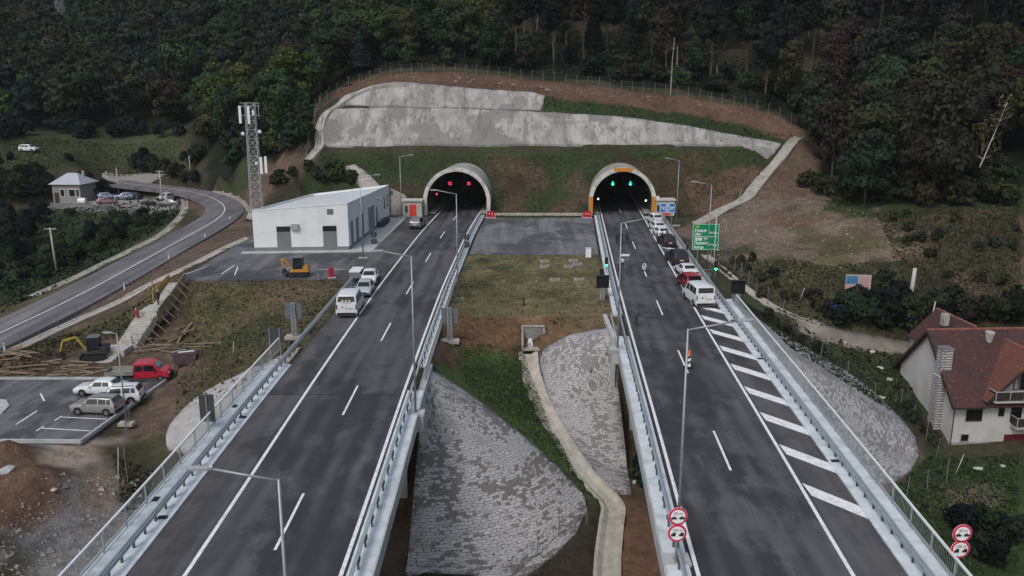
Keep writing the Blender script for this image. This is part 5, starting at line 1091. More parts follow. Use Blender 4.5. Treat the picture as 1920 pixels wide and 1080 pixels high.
# ---------------------------------------------------------------- wire fences
M_FPOST = mat('fence_post_grey', (.17, .165, .155), .8, 0, .2, 2); M_WIRE = mat('fence_wire', (.10, .105, .11), .6, .3)
def fence(pts, label, sp=2.5, h=2.0, mesh=.12, mt=None, name='wire_fence'):
    C_ = [hit(a, b) for a, b in pts]; L_ = [0]
    for a, b in zip(C_, C_[1:]): L_.append(L_[-1] + (b.xy - a.xy).length)
    def at(s):
        i = max(0, min(len(C_) - 2, int(np.searchsorted(L_, s) - 1))); t = (s - L_[i]) / max(1e-6, L_[i + 1] - L_[i]); p = C_[i].lerp(C_[i + 1], t); return Vector((p.x, p.y, htop(p.x, p.y)))
    o = empty(name, C_[0], 0, label, 'fence'); T = Matrix.Translation(-C_[0]); pm = MB().cyl((0, 0, -.3), (0, 0, h + .15), .038, n=6).mesh('post', mt or M_FPOST); n = int(L_[-1] / sp); P = [at(L_[-1] * k_ / n) for k_ in range(n + 1)]
    for p in P[:100]: q = link(bpy.data.objects.new('post', pm)); q.parent = o; q.location = p - C_[0]; q.rotation_euler = (random.uniform(-.05, .05), random.uniform(-.05, .05), 0)
    m = MB()
    for a, b in zip(P, P[1:]):
        for z in (.15, h * .5, h): m.bar(a + Vector((0, 0, z)), b + Vector((0, 0, z)), .018)
        k_ = int(sp / .35)
        for j in range(k_): q = a.lerp(b, (j + .5) / k_); m.add([q + Vector((-.006, 0, .1)), q + Vector((.006, 0, .1)), q + Vector((.006, 0, h)), q + Vector((-.006, 0, h))], [(0, 1, 2, 3)])
    q = m.build('wire_mesh', M_WIRE, o, fix=False); q.matrix_parent_inverse = T
    return o
fence([(575, 300), (590, 240), (603, 195), (640, 170), (700, 149), (780, 137), (1000, 152), (1150, 168), (1300, 184), (1440, 214), (1505, 240)], 'wire fence with pale posts along the top of the cut above the tunnels', 2.3)
fence([(0, 672), (100, 622), (200, 570), (290, 530)], 'wire fence between the access road and the work yard', 3.0, 1.5)
fence([(330, 505), (400, 470), (470, 435)], 'wire fence along the left edge of the service platform', 2.6, 1.5)
fence([(1345, 455), (1370, 500), (1420, 560), (1500, 640), (1640, 760)], 'wire fence running down the slope right of the right bridge', 3.2, 1.8)
fence([(1690, 760), (1740, 830), (1790, 900), (1700, 930)], 'wire fence in front of the white house', 2.6, 1.6)
fence([(240, 905), (232, 850), (245, 800)], 'short wire fence below the left bridge near the sand pile', 2.6, 1.6)
fence([(960, 1090), (1010, 1050), (1060, 1000), (1100, 985)], 'wire fence at the foot of the big stone cone', 2.2, 1.4)
# delineator posts of the access road
m = MB(); m.box((0, 0, .5), (.12, .08, 1.0)); dm = m.mesh('shaft', M_WHITE); m = MB().box((0, -.045, .82), (.09, .02, .14)); d2 = m.mesh('reflector', M_RED)
for px, py in [(8, 652), (232, 530), (316, 482), (385, 448), (432, 420)]:
    p = W3(px, py, -1.8 if px > 200 else -3.2); p.z = htop(p.x, p.y); o = empty('delineator_post', p, 0, 'short white delineator post on the verge of the access road', 'delineator', 'delineator posts of the access road')
    for nm, me in (('shaft', dm), ('reflector', d2)): q = link(bpy.data.objects.new(nm, me)); q.parent = o
# traffic beacons on the right carriageway
def beacon(px, py, label, orange=True):
    x, y = W(px, py); o = empty('traffic_beacon', (x, y, 0), R(-12), label, 'beacon', None)
    if orange:
        MB().box((0, 0, .06), (.75, .38, .12)).build('foot', M_BLACK, o); MB().box((0, 0, .62), (.30, .07, 1.0)).build('board', M_WHITE, o)
        m = MB()
        for k_ in range(2): m.prism([(-.14, .3 + .45 * k_), (.14, .45 + .45 * k_), (.14, .65 + .45 * k_), (-.14, .5 + .45 * k_)], 'y', -.05, -.036)
        m.build('black_stripe', M_INK, o); MB().cyl((0, 0, 1.12), (0, 0, 1.5), .13, .09, 10).build('orange_lamp', mat('orange_plastic', (.75, .13, .04), .4), o)
    else:
        MB().box((0, 0, .06), (.55, .38, .12)).build('foot', M_DARKST, o); m = MB(); m.tube([(.2 * math.cos(t), 0, .55 + .38 * math.sin(t)) for t in np.linspace(0, 2 * PI, 13)], .05, 6); m.tube([(.18, 0, .9), (.05, 0, .62), (-.12, 0, .3)], .05, 6); m.build('hoop', M_WHITE, o)
beacon(1291, 690, 'black and white board with an orange lamp standing on the lane line'); beacon(1208, 508, 'small white hooped marker standing on the lane line', False)
# work-site things near the middle
def bollard(px, py, z, label, mt, h=1.0): 
    x, y = W(px, py, z); o = empty('bollard', (x, y, htop(x, y)), 0, label, 'bollard', None); MB().cyl((0, 0, 0), (0, 0, h), .09, n=8).build('shaft', mt, o); MB().cyl((0, 0, h), (0, 0, h + .08), .11, n=8).build('cap', M_DARKST, o)
bollard(982, 572, -.3, 'small dark bollard in the dry grass between the carriageways', M_DARKST, .8); bollard(598, 525, 0, 'thin grey bollard near the red cabinet on the platform edge', M_POLE, 1.0)
# billboard on the right
b_ = hit(1606, 562); o = empty('billboard', b_, R(-6), 'faded blue and pink billboard half hidden by a dark bush on the right slope', 'billboard'); Z = b_.y * CT + (CAM_H - b_.z) * ST; s_ = Z / FPX; w = 46 * s_; h = 28 * s_; zc = (562 - 528) * s_
MB().box((0, 0, zc), (w, .08, h)).build('panel', mat('billboard_paper', (.42, .30, .31), .7, 0, .08, 2), o); MB().box((-w * .25, -.05, zc + h * .15), (w * .46, .03, h * .55)).build('picture', mat('billboard_blue', (.05, .17, .30), .6, 0, .5, 1.2), o); m = MB()
for k_ in range(5): m.box((w * .24, -.05, zc + h * (.32 - .16 * k_)), (w * .4, .02, .06))
m.build('text_lines', mat('faded_red', (.30, .12, .12), .7), o)
for s in (-1, 1): MB().box((s * w * .35, .1, zc / 2 - .1), (.12, .12, zc)).build('post', M_POLE, o)
# ---------------------------------------------------------------- white house on the right
def tile_mat(name, c1, c2, moss=(.06, .045, .035), s=3.2, amt=.6):
    m = bpy.data.materials.new(name); m.use_nodes = True; N, L = nt(m); b = N['Principled BSDF']; b.inputs['Roughness'].default_value = .85; tc = N.new('ShaderNodeTexCoord'); at = N.new('ShaderNodeAttribute'); at.attribute_name = 'uvm'
    br = N.new('ShaderNodeTexBrick'); br.inputs['Scale'].default_value = s; br.inputs['Mortar Size'].default_value = .05; br.inputs['Mortar Smooth'].default_value = .4; br.inputs['Brick Width'].default_value = .75; br.inputs['Row Height'].default_value = 1.1; br.offset = 0
    br.inputs['Color1'].default_value = (*c1, 1); br.inputs['Color2'].default_value = (*c2, 1); br.inputs['Mortar'].default_value = (*tuple(q * .35 for q in c1), 1); L.new(at.outputs['Vector'], br.inputs['Vector'])
    n = N.new('ShaderNodeTexNoise'); n.inputs['Scale'].default_value = .9; n.inputs['Detail'].default_value = 7; L.new(tc.outputs['Object'], n.inputs['Vector']); r = N.new('ShaderNodeMapRange'); r.inputs[1].default_value = .45; r.inputs[2].default_value = .65; r.inputs[4].default_value = amt; L.new(n.outputs[0], r.inputs[0])
    x = N.new('ShaderNodeMix'); x.data_type = 'RGBA'; L.new(r.outputs[0], x.inputs[0]); L.new(br.outputs['Color'], x.inputs[6]); x.inputs[7].default_value = (*moss, 1)
    n2 = N.new('ShaderNodeTexNoise'); n2.inputs['Scale'].default_value = 3; n2.inputs['Detail'].default_value = 4; L.new(tc.outputs['Object'], n2.inputs['Vector']); r2 = N.new('ShaderNodeMapRange'); r2.inputs[1].default_value = .62; r2.inputs[2].default_value = .7; r2.inputs[4].default_value = .6; L.new(n2.outputs[0], r2.inputs[0])
    y = N.new('ShaderNodeMix'); y.data_type = 'RGBA'; L.new(r2.outputs[0], y.inputs[0]); L.new(x.outputs[2], y.inputs[6]); y.inputs[7].default_value = (*tuple(min(1, q * 1.9 + .03) for q in c1), 1); L.new(y.outputs[2], b.inputs['Base Color'])
    bp = N.new('ShaderNodeBump'); bp.inputs['Strength'].default_value = .8; bp.inputs['Distance'].default_value = .06; bp.invert = True; L.new(br.outputs['Fac'], bp.inputs['Height']); L.new(bp.outputs[0], b.inputs['Normal']); return m
def roof_plane(m, p, th=.16):
    """quad/triangle with thickness; p listed eave-left, eave-right, ridge-right, ridge-left"""
    P = [Vector(q) for q in p]; n = (P[1] - P[0]).cross(P[2] - P[0]).normalized(); k_ = len(P)
    if n.z < 0: n = -n
    m.add([q + n * th for q in P] + P, [tuple(range(k_)), tuple(range(2 * k_ - 1, k_ - 1, -1))] + [(i, (i + 1) % k_, k_ + (i + 1) % k_, k_ + i) for i in range(k_)]); 
def uv_roof(o):
    me = o.data; a = me.attributes.new('uvm', 'FLOAT_VECTOR', 'CORNER')
    for p in me.polygons:
        n = p.normal; h = Vector((-n.y, n.x, 0)); h = h.normalized() if h.length > .05 else Vector((1, 0, 0)); s = n.cross(h)
        for li in p.loop_indices: c = me.vertices[me.loops[li].vertex_index].co; a.data[li].vector = (c.dot(h), c.dot(s), 0)
M_HWALL = mat('house_render', (.47, .46, .45), .85, 0, .06, .7, .1, 10, dirt=(.33, .32, .30), dscale=.45, damt=.6); M_TILE = tile_mat('old_roof_tiles', (.085, .030, .028), (.056, .022, .022), (.030, .021, .020)); M_TILE2 = tile_mat('newer_roof_tiles', (.155, .052, .036), (.12, .042, .030), (.12, .05, .035), 3.2, .4)
M_DARKIN = glassy('dark_interior', (.012, .012, .014), .15); M_WOODDK = mat('dark_wood', (.035, .025, .022), .7, 0, .15, 3)
def white_house():
    A = Vector((41.3, 75.0, -11.2)); o = empty('family_house', A, R(3), 'white family house with a patched red tile roof, balconies and a banded chimney', 'house'); Wd, Dp, He, Hr = 17.0, 10.2, 5.15, 10.2; s = (Hr - He) / (Dp / 2)
    m = MB(); m.add([(0, 0, .7), (0, Dp, .7), (0, Dp, He), (0, Dp / 2, Hr), (0, 0, He)], [(0, 1, 2, 3, 4)]); m.add([(0, 0, .7), (Wd, 0, .7), (Wd, 0, He), (0, 0, He)], [(0, 1, 2, 3)]); m.add([(0, Dp, .7), (Wd, Dp, .7), (Wd, Dp, He), (0, Dp, He)], [(3, 2, 1, 0)]); m.add([(Wd, 0, .7), (Wd, Dp, .7), (Wd, Dp, He), (Wd, Dp / 2, Hr), (Wd, 0, He)], [(0, 1, 2, 3, 4)])
    # front gable wall
    g0, g1 = 3.25, 10.5; gm = (g0 + g1) / 2; gr = He + 4.15; gy = -.06
    m.add([(g0, gy, He - .3), (g1, gy, He - .3), (g1, gy, He + .55), (gm, gy, gr), (g0, gy, He + .55)], [(0, 1, 2, 3, 4)]); m.add([(g0, gy, He - .3), (g0, 2.5, He - .3), (g0, 2.5, He + .55), (g0, gy, He + .55)], [(0, 1, 2, 3)])
    m.build('wall', M_HWALL, o)
    m = MB(); m.box((Wd / 2, Dp / 2, .1), (Wd + .16, Dp + .16, 1.15)); m.build('plinth', mat('house_plinth', (.26, .26, .25), .9, 0, .15, 1.2), o)
    ov = .55; e = .75; m = MB()
    roof_plane(m, [(-ov, -e, He - e * s), (Wd + ov, -e, He - e * s), (Wd + ov, Dp / 2, Hr), (-ov, Dp / 2, Hr)]); roof_plane(m, [(-ov, Dp + e, He - e * s), (Wd + ov, Dp + e, He - e * s), (Wd + ov, Dp / 2, Hr), (-ov, Dp / 2, Hr)]); r = m.build('roof', M_TILE, o); uv_roof(r)
    # front gable roof
    m = MB(); gs = (gr - He - .55) / (gm - g0); x0 = g0 - .75; z0 = He + .55 - .75 * gs; yb = lambda z: (z - He) / s   # main roof depth at that height
    roof_plane(m, [(x0, -.95, z0 + .02), (x0, max(.0, yb(z0)) + .3, z0 + .02), (gm, yb(gr) + .2, gr + .1), (gm, -.95, gr + .1)], .14); x1 = g1 + .75; roof_plane(m, [(x1, -.95, z0), (x1, max(0, yb(z0)) + .3, z0), (gm, yb(gr) + .2, gr + .1), (gm, -.95, gr + .1)], .14); r2 = m.build('gable_roof', M_TILE2, o); uv_roof(r2)
    m = MB(); m.bar((x0, -.97, z0 - .02), (gm, -.97, gr + .06), .10, .22); m.bar((x1, -.97, z0 - .02), (gm, -.97, gr + .06), .10, .22); m.bar((-ov, -e, He - e * s), (-ov, Dp / 2, Hr - .05), .08, .24); m.bar((-ov, Dp + e, He - e * s), (-ov, Dp / 2, Hr - .05), .08, .24); m.build('barge_board', M_WOODDK, o)
    # rear wing
    m = MB(); rx, rw, rr = 4.7, 2.9, Hr + .05
    roof_plane(m, [(rx - rw, Dp + 2.6, Hr - 2.9), (rx - rw, Dp * .5 + 1.4, Hr - 2.9), (rx, Dp / 2 + .6, rr), (rx, Dp + 2.6, rr)]); roof_plane(m, [(rx + rw, Dp + 2.6, Hr - 2.9), (rx + rw, Dp * .5 + 1.4, Hr - 2.9), (rx, Dp / 2 + .6, rr), (rx, Dp + 2.6, rr)]); r3 = m.build('rear_roof', M_TILE, o); uv_roof(r3)
    m = MB(); m.box((rx, Dp + .9, (Hr - 2.95) / 2), (rw * 2 - .9, 3.8, Hr - 2.95)); m.build('rear_wall', M_HWALL, o)
    # ridge tiles
    m = MB(); m.bar((-ov, Dp / 2, Hr + .14), (Wd + ov, Dp / 2, Hr + .14), .26, .16); m.bar((gm, -.95, gr + .22), (gm, yb(gr), gr + .22), .22, .14); m.bar((rx, Dp / 2 + .6, rr + .14), (rx, Dp + 2.6, rr + .14), .22, .14); m.build('ridge_tiles', mat('ridge_clay', (.22, .09, .06), .8, 0, .3, 2), o)
    # chimney climbing the gable wall, banded
    mb = mat('banded_brick', (.46, .45, .44), .8); stripes_z = mb; N, L = nt(mb); b = N['Principled BSDF']; tc = N.new('ShaderNodeTexCoord'); br = N.new('ShaderNodeTexBrick'); br.inputs['Scale'].default_value = 1; br.inputs['Brick Width'].default_value = 3; br.inputs['Row Height'].default_value = .26; br.inputs['Mortar Size'].default_value = .075; br.inputs['Color1'].default_value = (.50, .49, .48, 1); br.inputs['Color2'].default_value = (.42, .41, .41, 1); br.inputs['Mortar'].default_value = (.15, .14, .15, 1)
    mp = N.new('ShaderNodeMapping'); mp.inputs['Rotation'].default_value = (R(90), 0, 0); sx_ = N.new('ShaderNodeSeparateXYZ'); L.new(tc.outputs['Object'], sx_.inputs[0]); ad = N.new('ShaderNodeMath'); L.new(sx_.outputs[0], ad.inputs[0]); L.new(sx_.outputs[1], ad.inputs[1]); cx = N.new('ShaderNodeCombineXYZ'); L.new(ad.outputs[0], cx.inputs[0]); L.new(sx_.outputs[2], cx.inputs[1]); L.new(cx.outputs[0], br.inputs['Vector']); L.new(br.outputs['Color'], b.inputs['Base Color'])
    yc = 2.35; m = MB(); m.box((-.36, yc, 3.3), (.7, 1.25, 6.6)); m.box((-.1, yc, 7.6), (1.0, 1.0, 3.4)); m.box((-.1, yc, 9.32), (1.14, 1.14, .14)); m.build('chimney', mb, o)
    m = MB(); m.tube([(.02, -.09, He - .5), (.02, -.09, .1)], .05, 6); m.bar((-ov, -e - .06, He - e * s), (g0 - .8, -e - .06, He - e * s), .12); m.build('drainpipe', M_WOODDK, o)
    def opening(u, v, w, h, nm='window', pane=M_DARKIN, y=-.02, fr=M_WOODDK):
        m = MB(); t = .07; m.box((u, y, v + t / 2), (w, .12, t)); m.box((u, y, v + h - t / 2), (w, .12, t)); m.box((u - w / 2 + t / 2, y, v + h / 2), (t, .12, h - 2 * t)); m.box((u + w / 2 - t / 2, y, v + h / 2), (t, .12, h - 2 * t)); 
        if w > 1.0 and nm == 'window': m.box((u, y, v + h / 2), (.05, .1, h - 2 * t))
        f = m.build(nm, fr, o); MB().box((u, y + .02, v + h / 2), (w - .1, .06, h - .1)).build('pane', pane, f); return f
    opening(2.0, 2.85, 1.55, 1.3); opening(1.35, .78, .85, .8, fr=mat('pale_frame', (.3, .3, .3), .6)); opening(4.6, 3.3, .55, .8); opening(4.6, 6.15, .6, .85, y=-.08); opening(6.05, 2.7, 1.05, 1.95, 'door'); opening(6.6, 5.9, 1.3, 1.75, 'door', y=-.08); opening(5.6, 5.9, .5, 1.7, 'door', y=-.08, pane=mat('pale_blind', (.3, .3, .3), .7))
    MB().box((6.4, -.03, .75), (2.4, .1, 1.35)).build('garage_door', mat('maroon_door', (.10, .012, .018), .5), o)
    def balcony(u0, u1, z, d):
        m = MB(); m.box(((u0 + u1) / 2, -d / 2, z - .08), (u1 - u0, d, .16)); b_ = m.build('balcony', mat('balcony_slab', (.38, .37, .36), .85), o); m = MB(); 
        m.box(((u0 + u1) / 2, -d + .05, z + .5), (u1 - u0 - .1, .03, .75)); m.box((u0 + .05, -d / 2, z + .5), (.03, d - .1, .75)); m.build('infill', M_WOODDK, b_); m = MB(); m.bar((u0, -d, z + .95), (u1, -d, z + .95), .06); m.bar((u0, 0, z + .95), (u0, -d, z + .95), .06)
        for k_ in np.arange(u0, u1, 1.35): m.bar((k_ + .03, -d - .01, z), (k_ + .03, -d - .01, z + .95), .05)
        m.build('rail', mat('pale_rail', (.40, .39, .38), .6), b_)
    balcony(3.1, 14, He + .0, 1.15); balcony(5.6, 14, 2.45, 1.0)
    m = MB(); m.cyl((5.2, Dp / 2 - .9, Hr - .9), (5.2, Dp / 2 - 1.0, Hr + .1), .3, .45, 12); m.build('satellite_dish', mat('dish_grey', (.36, .36, .34), .5), o)
    m = MB(); m.box((2.9, Dp / 2 + 3.0, Hr + .3), (.6, .6, 1.2)); m.build('rear_chimney', M_CONCO, o)
    m = MB(); m.box((-.03, 8.1, 1.5), (.08, 1.2, .8)); m.build('gable_window', M_DARKIN, o)
    return o
white_house()
# ---------------------------------------------------------------- small house by the parking area
def small_house():
    b = hit(127, 381); o = empty('small_house', (b.x, b.y, hz(b.x, b.y) - .3), R(-4), 'small pale house with a bright metal roof among dark trees', 'house'); w, d, h = 6.4, 6.5, 4.4
    MB().box((0, d / 2, h / 2), (w, d, h)).build('wall', mat('house_grey', (.23, .225, .22), .85, 0, .12, 1), o); m = MB(); a = w / 2 + .5
    for pts in ([(-a, -.5, h), (a, -.5, h), (1.0, d / 2, h + 2.2), (-1.2, d / 2, h + 2.2)], [(-a, d + .5, h), (a, d + .5, h), (1.0, d / 2, h + 2.2), (-1.2, d / 2, h + 2.2)], [(a, -.5, h), (a, d + .5, h), (1.0, d / 2, h + 2.2)], [(-a, -.5, h), (-a, d + .5, h), (-1.2, d / 2, h + 2.2)]): roof_plane(m, pts, .1)
    m.build('roof', mat('metal_roof', (.42, .44, .48), .45, .2, .06, 1), o)
    for u, wd in ((1.3, 1.5), (2.6, .7), (-.9, 1.0)):
        m = MB(); m.box((u, -.03, 2.6), (wd, .1, 1.7)); f = m.build('window', M_WHITE, o); MB().box((u, -.07, 2.6), (wd - .16, .08, 1.5)).build('pane', M_DARKIN, f)
    MB().box((-2.3, -.04, 1.5), (1.0, .1, 2.2)).build('door', M_WOODDK, o); MB().box((1.9, d * .65, h + 2.1), (.5, .5, 1.2)).build('chimney', M_CONCO, o)
small_house()
# ---------------------------------------------------------------- vehicles (nose towards +x in their own frame)
M_TYRE = mat('tyre', (.012, .012, .012), .85); M_RIM = mat('rim', (.25, .25, .26), .35, .7); M_HEADL = mat('headlamp', (.45, .47, .5), .15, .2); M_TAILL = mat('tail_lamp', (.25, .01, .012), .25); M_PLATE = mat('number_plate', (.55, .55, .54), .5); M_TRIM = mat('black_trim', (.018, .018, .02), .6); M_CARGL = glassy('car_glass', (.012, .016, .02), .06)
PAINTS = {}
def paint_mat(n, c, metal=.15):
    if n not in PAINTS: PAINTS[n] = mat(n + '_paint', c, .28, metal, .03, 1.5, spec=.5)
    return PAINTS[n]
KINDS_ = {   # length, width, then stations: x, belt z, top z, top half width (fraction of half width)
 'suv': (4.35, 1.85, [(0, .72, .80, .80), (.04, .86, .92, .88), (.27, 1.0, 1.06, .88), (.40, 1.02, 1.60, .74), (.55, 1.03, 1.68, .76), (.90, 1.05, 1.63, .76), (.985, 1.02, 1.10, .86), (1, .75, .8, .84)], (.27, .40, .90, .985), .34),
 'hatch': (4.0, 1.74, [(0, .62, .70, .78), (.05, .74, .82, .86), (.26, .88, .95, .88), (.42, .92, 1.42, .72), (.58, .93, 1.48, .74), (.86, .95, 1.43, .73), (.975, .93, 1.0, .84), (1, .65, .7, .82)], (.26, .42, .86, .975), .31),
 'sedan': (4.6, 1.80, [(0, .60, .66, .76), (.05, .72, .78, .86), (.27, .86, .92, .88), (.42, .90, 1.38, .72), (.58, .91, 1.44, .73), (.73, .92, 1.40, .72), (.87, .93, 1.0, .85), (.98, .90, .96, .85), (1, .62, .7, .8)], (.27, .42, .73, .87), .31),
 'van': (5.0, 1.95, [(0, .70, .78, .84), (.04, 1.0, 1.08, .88), (.17, 1.15, 1.25, .90), (.30, 1.22, 2.02, .82), (.42, 1.22, 2.14, .86), (.97, 1.24, 2.12, .87), (.995, 1.2, 1.32, .94), (1, .7, .8, .94)], (.17, .30, .97, .995), .33)}
def wheel(parent, x, y, r, w=.2):
    s = 1 if y > 0 else -1; m = MB(); m.cyl((x, y - w / 2, r), (x, y + w / 2, r), r, n=16); t = m.build('wheel', M_TYRE, parent); m = MB(); m.cyl((x, y + s * (w / 2 - .01), r), (x, y + s * (w / 2 + .015), r), r * .6, n=12); m.build('rim', M_RIM, t); return t
def vehicle(kind, paint, loc, rz, label, group=None, name='parked_car', cat='car', scale=1.0, glass_side=True, roofrack=False, roof_mat=None, small=False, rear_text=False):
    L_, Wd, st, g, wr = KINDS_[kind]; o = empty(name, loc, rz, label, cat, group); o.scale = (scale,) * 3; hw = Wd / 2; X = lambda t: L_ / 2 - t * L_
    def ring(x, zb, zt, wt, e):
        k_ = .90 if e in (0, 1) else 1.0; w_ = hw * k_; cab = zt > zb + .15
        return [(x, 0, .24), (x, w_ * .90, .24), (x, w_, .42), (x, w_ * 1.0, zb * .72), (x, w_ * .97, zb), (x, hw * wt, zt - (.04 if cab else .02)), (x, hw * wt * .72, zt + .01), (x, 0, zt + .03)]
    rows = []
    for i, (t, zb, zt, wt) in enumerate(st):
        h = ring(X(t), zb, zt, wt, i if i < 1 else (0 if i == len(st) - 1 else 2)); rows.append(h + [(x, -y, z) for x, y, z in h[-2:0:-1]] + [h[0]])
    m = MB().ribbon(rows); n = len(rows[0]); m.f.append(tuple(range(n - 1))); m.m.append(0); e = (len(rows) - 1) * n; m.f.append(tuple(e + i for i in range(n - 2, -1, -1))); m.m.append(0)
    body = m.build('body', paint, o); 
    md = body.modifiers.new('bevel', 'BEVEL'); md.width = .05; md.segments = 2; md.limit_method = 'ANGLE'; md.angle_limit = R(28)
    body.data.polygons.foreach_set('use_smooth', [True] * len(body.data.polygons))
    at = lambda t, k_: np.interp(t, [s_[0] for s_ in st], [s_[k_] for s_ in st])
    def quad(P, nm, mt, off=.014, par=None):
        P = [Vector(p) for p in P]; nrm = (P[1] - P[0]).cross(P[2] - P[0]).normalized(); c = sum(P, Vector()) / 4
        if nrm.dot(c - Vector((0, 0, .6))) < 0: nrm = -nrm
        M_ = MB(); M_.add([p + nrm * off for p in P] + [p - nrm * .01 for p in P], [(0, 1, 2, 3), (0, 1, 5, 4), (1, 2, 6, 5), (2, 3, 7, 6), (3, 0, 4, 7)]); return M_.build(nm, mt, par or o)
    a, b, c, d = g
    def between(t0, t1, f0, f1, nm, wf=.86):    # glass across the car between two stations
        p = lambda t, f: (X(t0 + (t1 - t0) * f), None, at(t0, 2) + (at(t1, 2) - at(t0, 2)) * f); w0 = hw * (at(t0, 3) + (at(t1, 3) - at(t0, 3)) * f0) * wf; w1 = hw * (at(t0, 3) + (at(t1, 3) - at(t0, 3)) * f1) * wf
        q0, q1 = p(None, f0), p(None, f1); quad([(q0[0], w0, q0[2] + .02), (q0[0], -w0, q0[2] + .02), (q1[0], -w1, q1[2] + .02), (q1[0], w1, q1[2] + .02)], nm, M_CARGL, .022)
    between(a, b, .12, .92, 'windscreen'); between(d, c, .15 if kind != 'van' else .25, .86, 'rear_window')
    segs = [(b - .035, (b + c) / 2 - .03), ((b + c) / 2 - .005, c - .10), (c - .08, c + .01)] if kind in ('suv', 'hatch') else ([(b - .03, (b + c) / 2 + .01), ((b + c) / 2 + .03, c + .0)] if kind == 'sedan' else [(b - .03, b + .17), (b + .21, b + .42), (b + .44, c - .04)])
    for s in (1, -1):
        for t0, t1 in segs:
            P = []
            for t, f in ((t0, .10), (t1, .10), (t1 - (.0 if t1 < c - .05 else .015), .84), (t0 + (.045 if t0 < b else 0), .84)):
                zb, zt, wt = at(t, 1), at(t, 2), at(t, 3)
                if zt < zb + .2: zb, zt, wt = at(max(t, b), 1), at(max(t, b), 2), at(max(t, b), 3)
                zz = zb + (zt - .04 - zb) * f; yy = hw * .97 + (hw * wt - hw * .97) * f; P.append((X(t), s * yy, zz))
            quad(P, 'side_window', M_CARGL, .02)
    f = L_ / 2; r = wr
    for x in (f - L_ * .19, -f + L_ * .19):
        for s in (1, -1):
            MB().cyl((x, s * (hw * .80), r + .03), (x, s * (hw + .005), r + .03), r * 1.16, n=16).build('wheel_arch', M_TRIM, o); wheel(o, x, s * (hw - .08), r)
    zb0 = at(.04, 1); z1 = at(.985, 1)
    for s in (1, -1):
        MB().box((f - .10, s * hw * .66, zb0 - .12), (.24, .36, .15)).build('headlight', M_HEADL, o)
        if kind == 'van': MB().box((-f + .02, s * hw * .90, 1.05), (.08, .10, .42)).build('tail_light', mat('van_tail_lamp', (.10, .008, .01), .3), o)
        else: MB().box((-f + .05, s * hw * .74, z1 - .10), (.16, .32, .17)).build('tail_light', M_TAILL, o)
        MB().box((X(b - .07), s * (hw + .09), at(b, 1) + .08), (.12, .17, .13)).build('mirror', M_TRIM if kind == 'van' else paint, o)
    MB().box((f - .02, 0, .40), (.14, Wd * .84, .26)).build('front_bumper', M_TRIM, o); MB().box((-f + .02, 0, .40), (.14, Wd * .90, .24)).build('rear_bumper', M_TRIM if kind in ('van', 'suv') else paint, o)
    MB().box((f - .0, 0, zb0 - .12), (.06, Wd * .42, .13)).build('grille', M_TRIM, o); MB().box((-f - .005, .0, .70 if kind != 'van' else .62), (.03, .52, .12)).build('number_plate', M_PLATE, o); MB().box((f + .05, 0, .44), (.03, .52, .11)).build('number_plate', M_PLATE, o)
    if roofrack:
        for s in (1, -1): MB().bar((X(b + .05), s * hw * .66, at(b + .05, 2) + .07), (X(c - .02), s * hw * .66, at(c - .02, 2) + .07), .04).build('roof_rail', M_TRIM, o)
    if kind == 'van':
        for y in (.25, -.25): MB().box((-f - .02, 0, 1.0), (.02, .02, .5)).build('door_gap', M_TRIM, o); break
        MB().cyl((-f - .02, .35, 1.08), (-f - .045, .35, 1.08), .07, n=10).build('badge', M_TRIM, o); MB().box((-f - .02, -.35, .92), (.02, .5, .05)).build('badge_letters', M_RIM, o)
    return o
WH = paint_mat('white', (.60, .61, .63), 0); GR = paint_mat('silver_grey', (.22, .225, .235), .4); DK = paint_mat('black', (.016, .017, .022), .1); RDp = paint_mat('red', (.28, .012, .022), .05); SIL = paint_mat('champagne_silver', (.30, .295, .285), .4); BLU = paint_mat('pale_blue', (.26, .31, .42), .3); PNK = paint_mat('faded_rose', (.23, .13, .16), .2); DRD = paint_mat('wine_red', (.13, .012, .022), .05)
N_ = R(90)
def road_at(px, py, z=0): x, y = W(px, py, z); return x, y
x, y = W(647, 596); vehicle('van', WH, (x + .1, y + 2.5, 0), N_ - R(-2), 'white panel van with white lettering on its dark rear window', None, 'van', 'van', 1.07)
VAN1 = bpy.data.objects['van']; 
for k_ in range(3): m = MB(); m.cyl((-2.55, -.32 + .32 * k_, 1.66), (-2.53, -.32 + .32 * k_, 1.66), .10, n=6); m.build('window_mark', mat('white_mark', (.6, .6, .6), .5), VAN1)
MB().box((-2.54, 0, 1.5), (.02, .9, .05)).build('window_mark', mat('white_mark', (.6, .6, .6), .5), VAN1)
x, y = W(674, 560); vehicle('hatch', paint_mat('silver_white', (.46, .48, .51), .3), (x + .2, y + 2.2, 0), -N_ + R(3), 'silver white car parked between the white van and the white saloon')
x, y = W(687, 537); vehicle('sedan', WH, (x + .0, y + 2.4, 0), -N_ + R(4), 'white saloon car facing down the left carriageway shoulder')
x, y = W(780, 430); vehicle('suv', GR, (x, y + 2.2, 0), N_ + R(-6), 'grey off-road car parked before the left tunnel mouth')
x, y = W(1318, 578); vehicle('van', WH, (x, y + 2.5, 0), N_ + R(5), 'white van with a wide dark rear window on the hatched shoulder', None, 'van', 'van', 1.05)
x, y = W(1299, 546); vehicle('suv', RDp, (x + .05, y + 2.4, 0), N_ + R(5), 'dark red off-road car with its tailgate raised behind the white van')
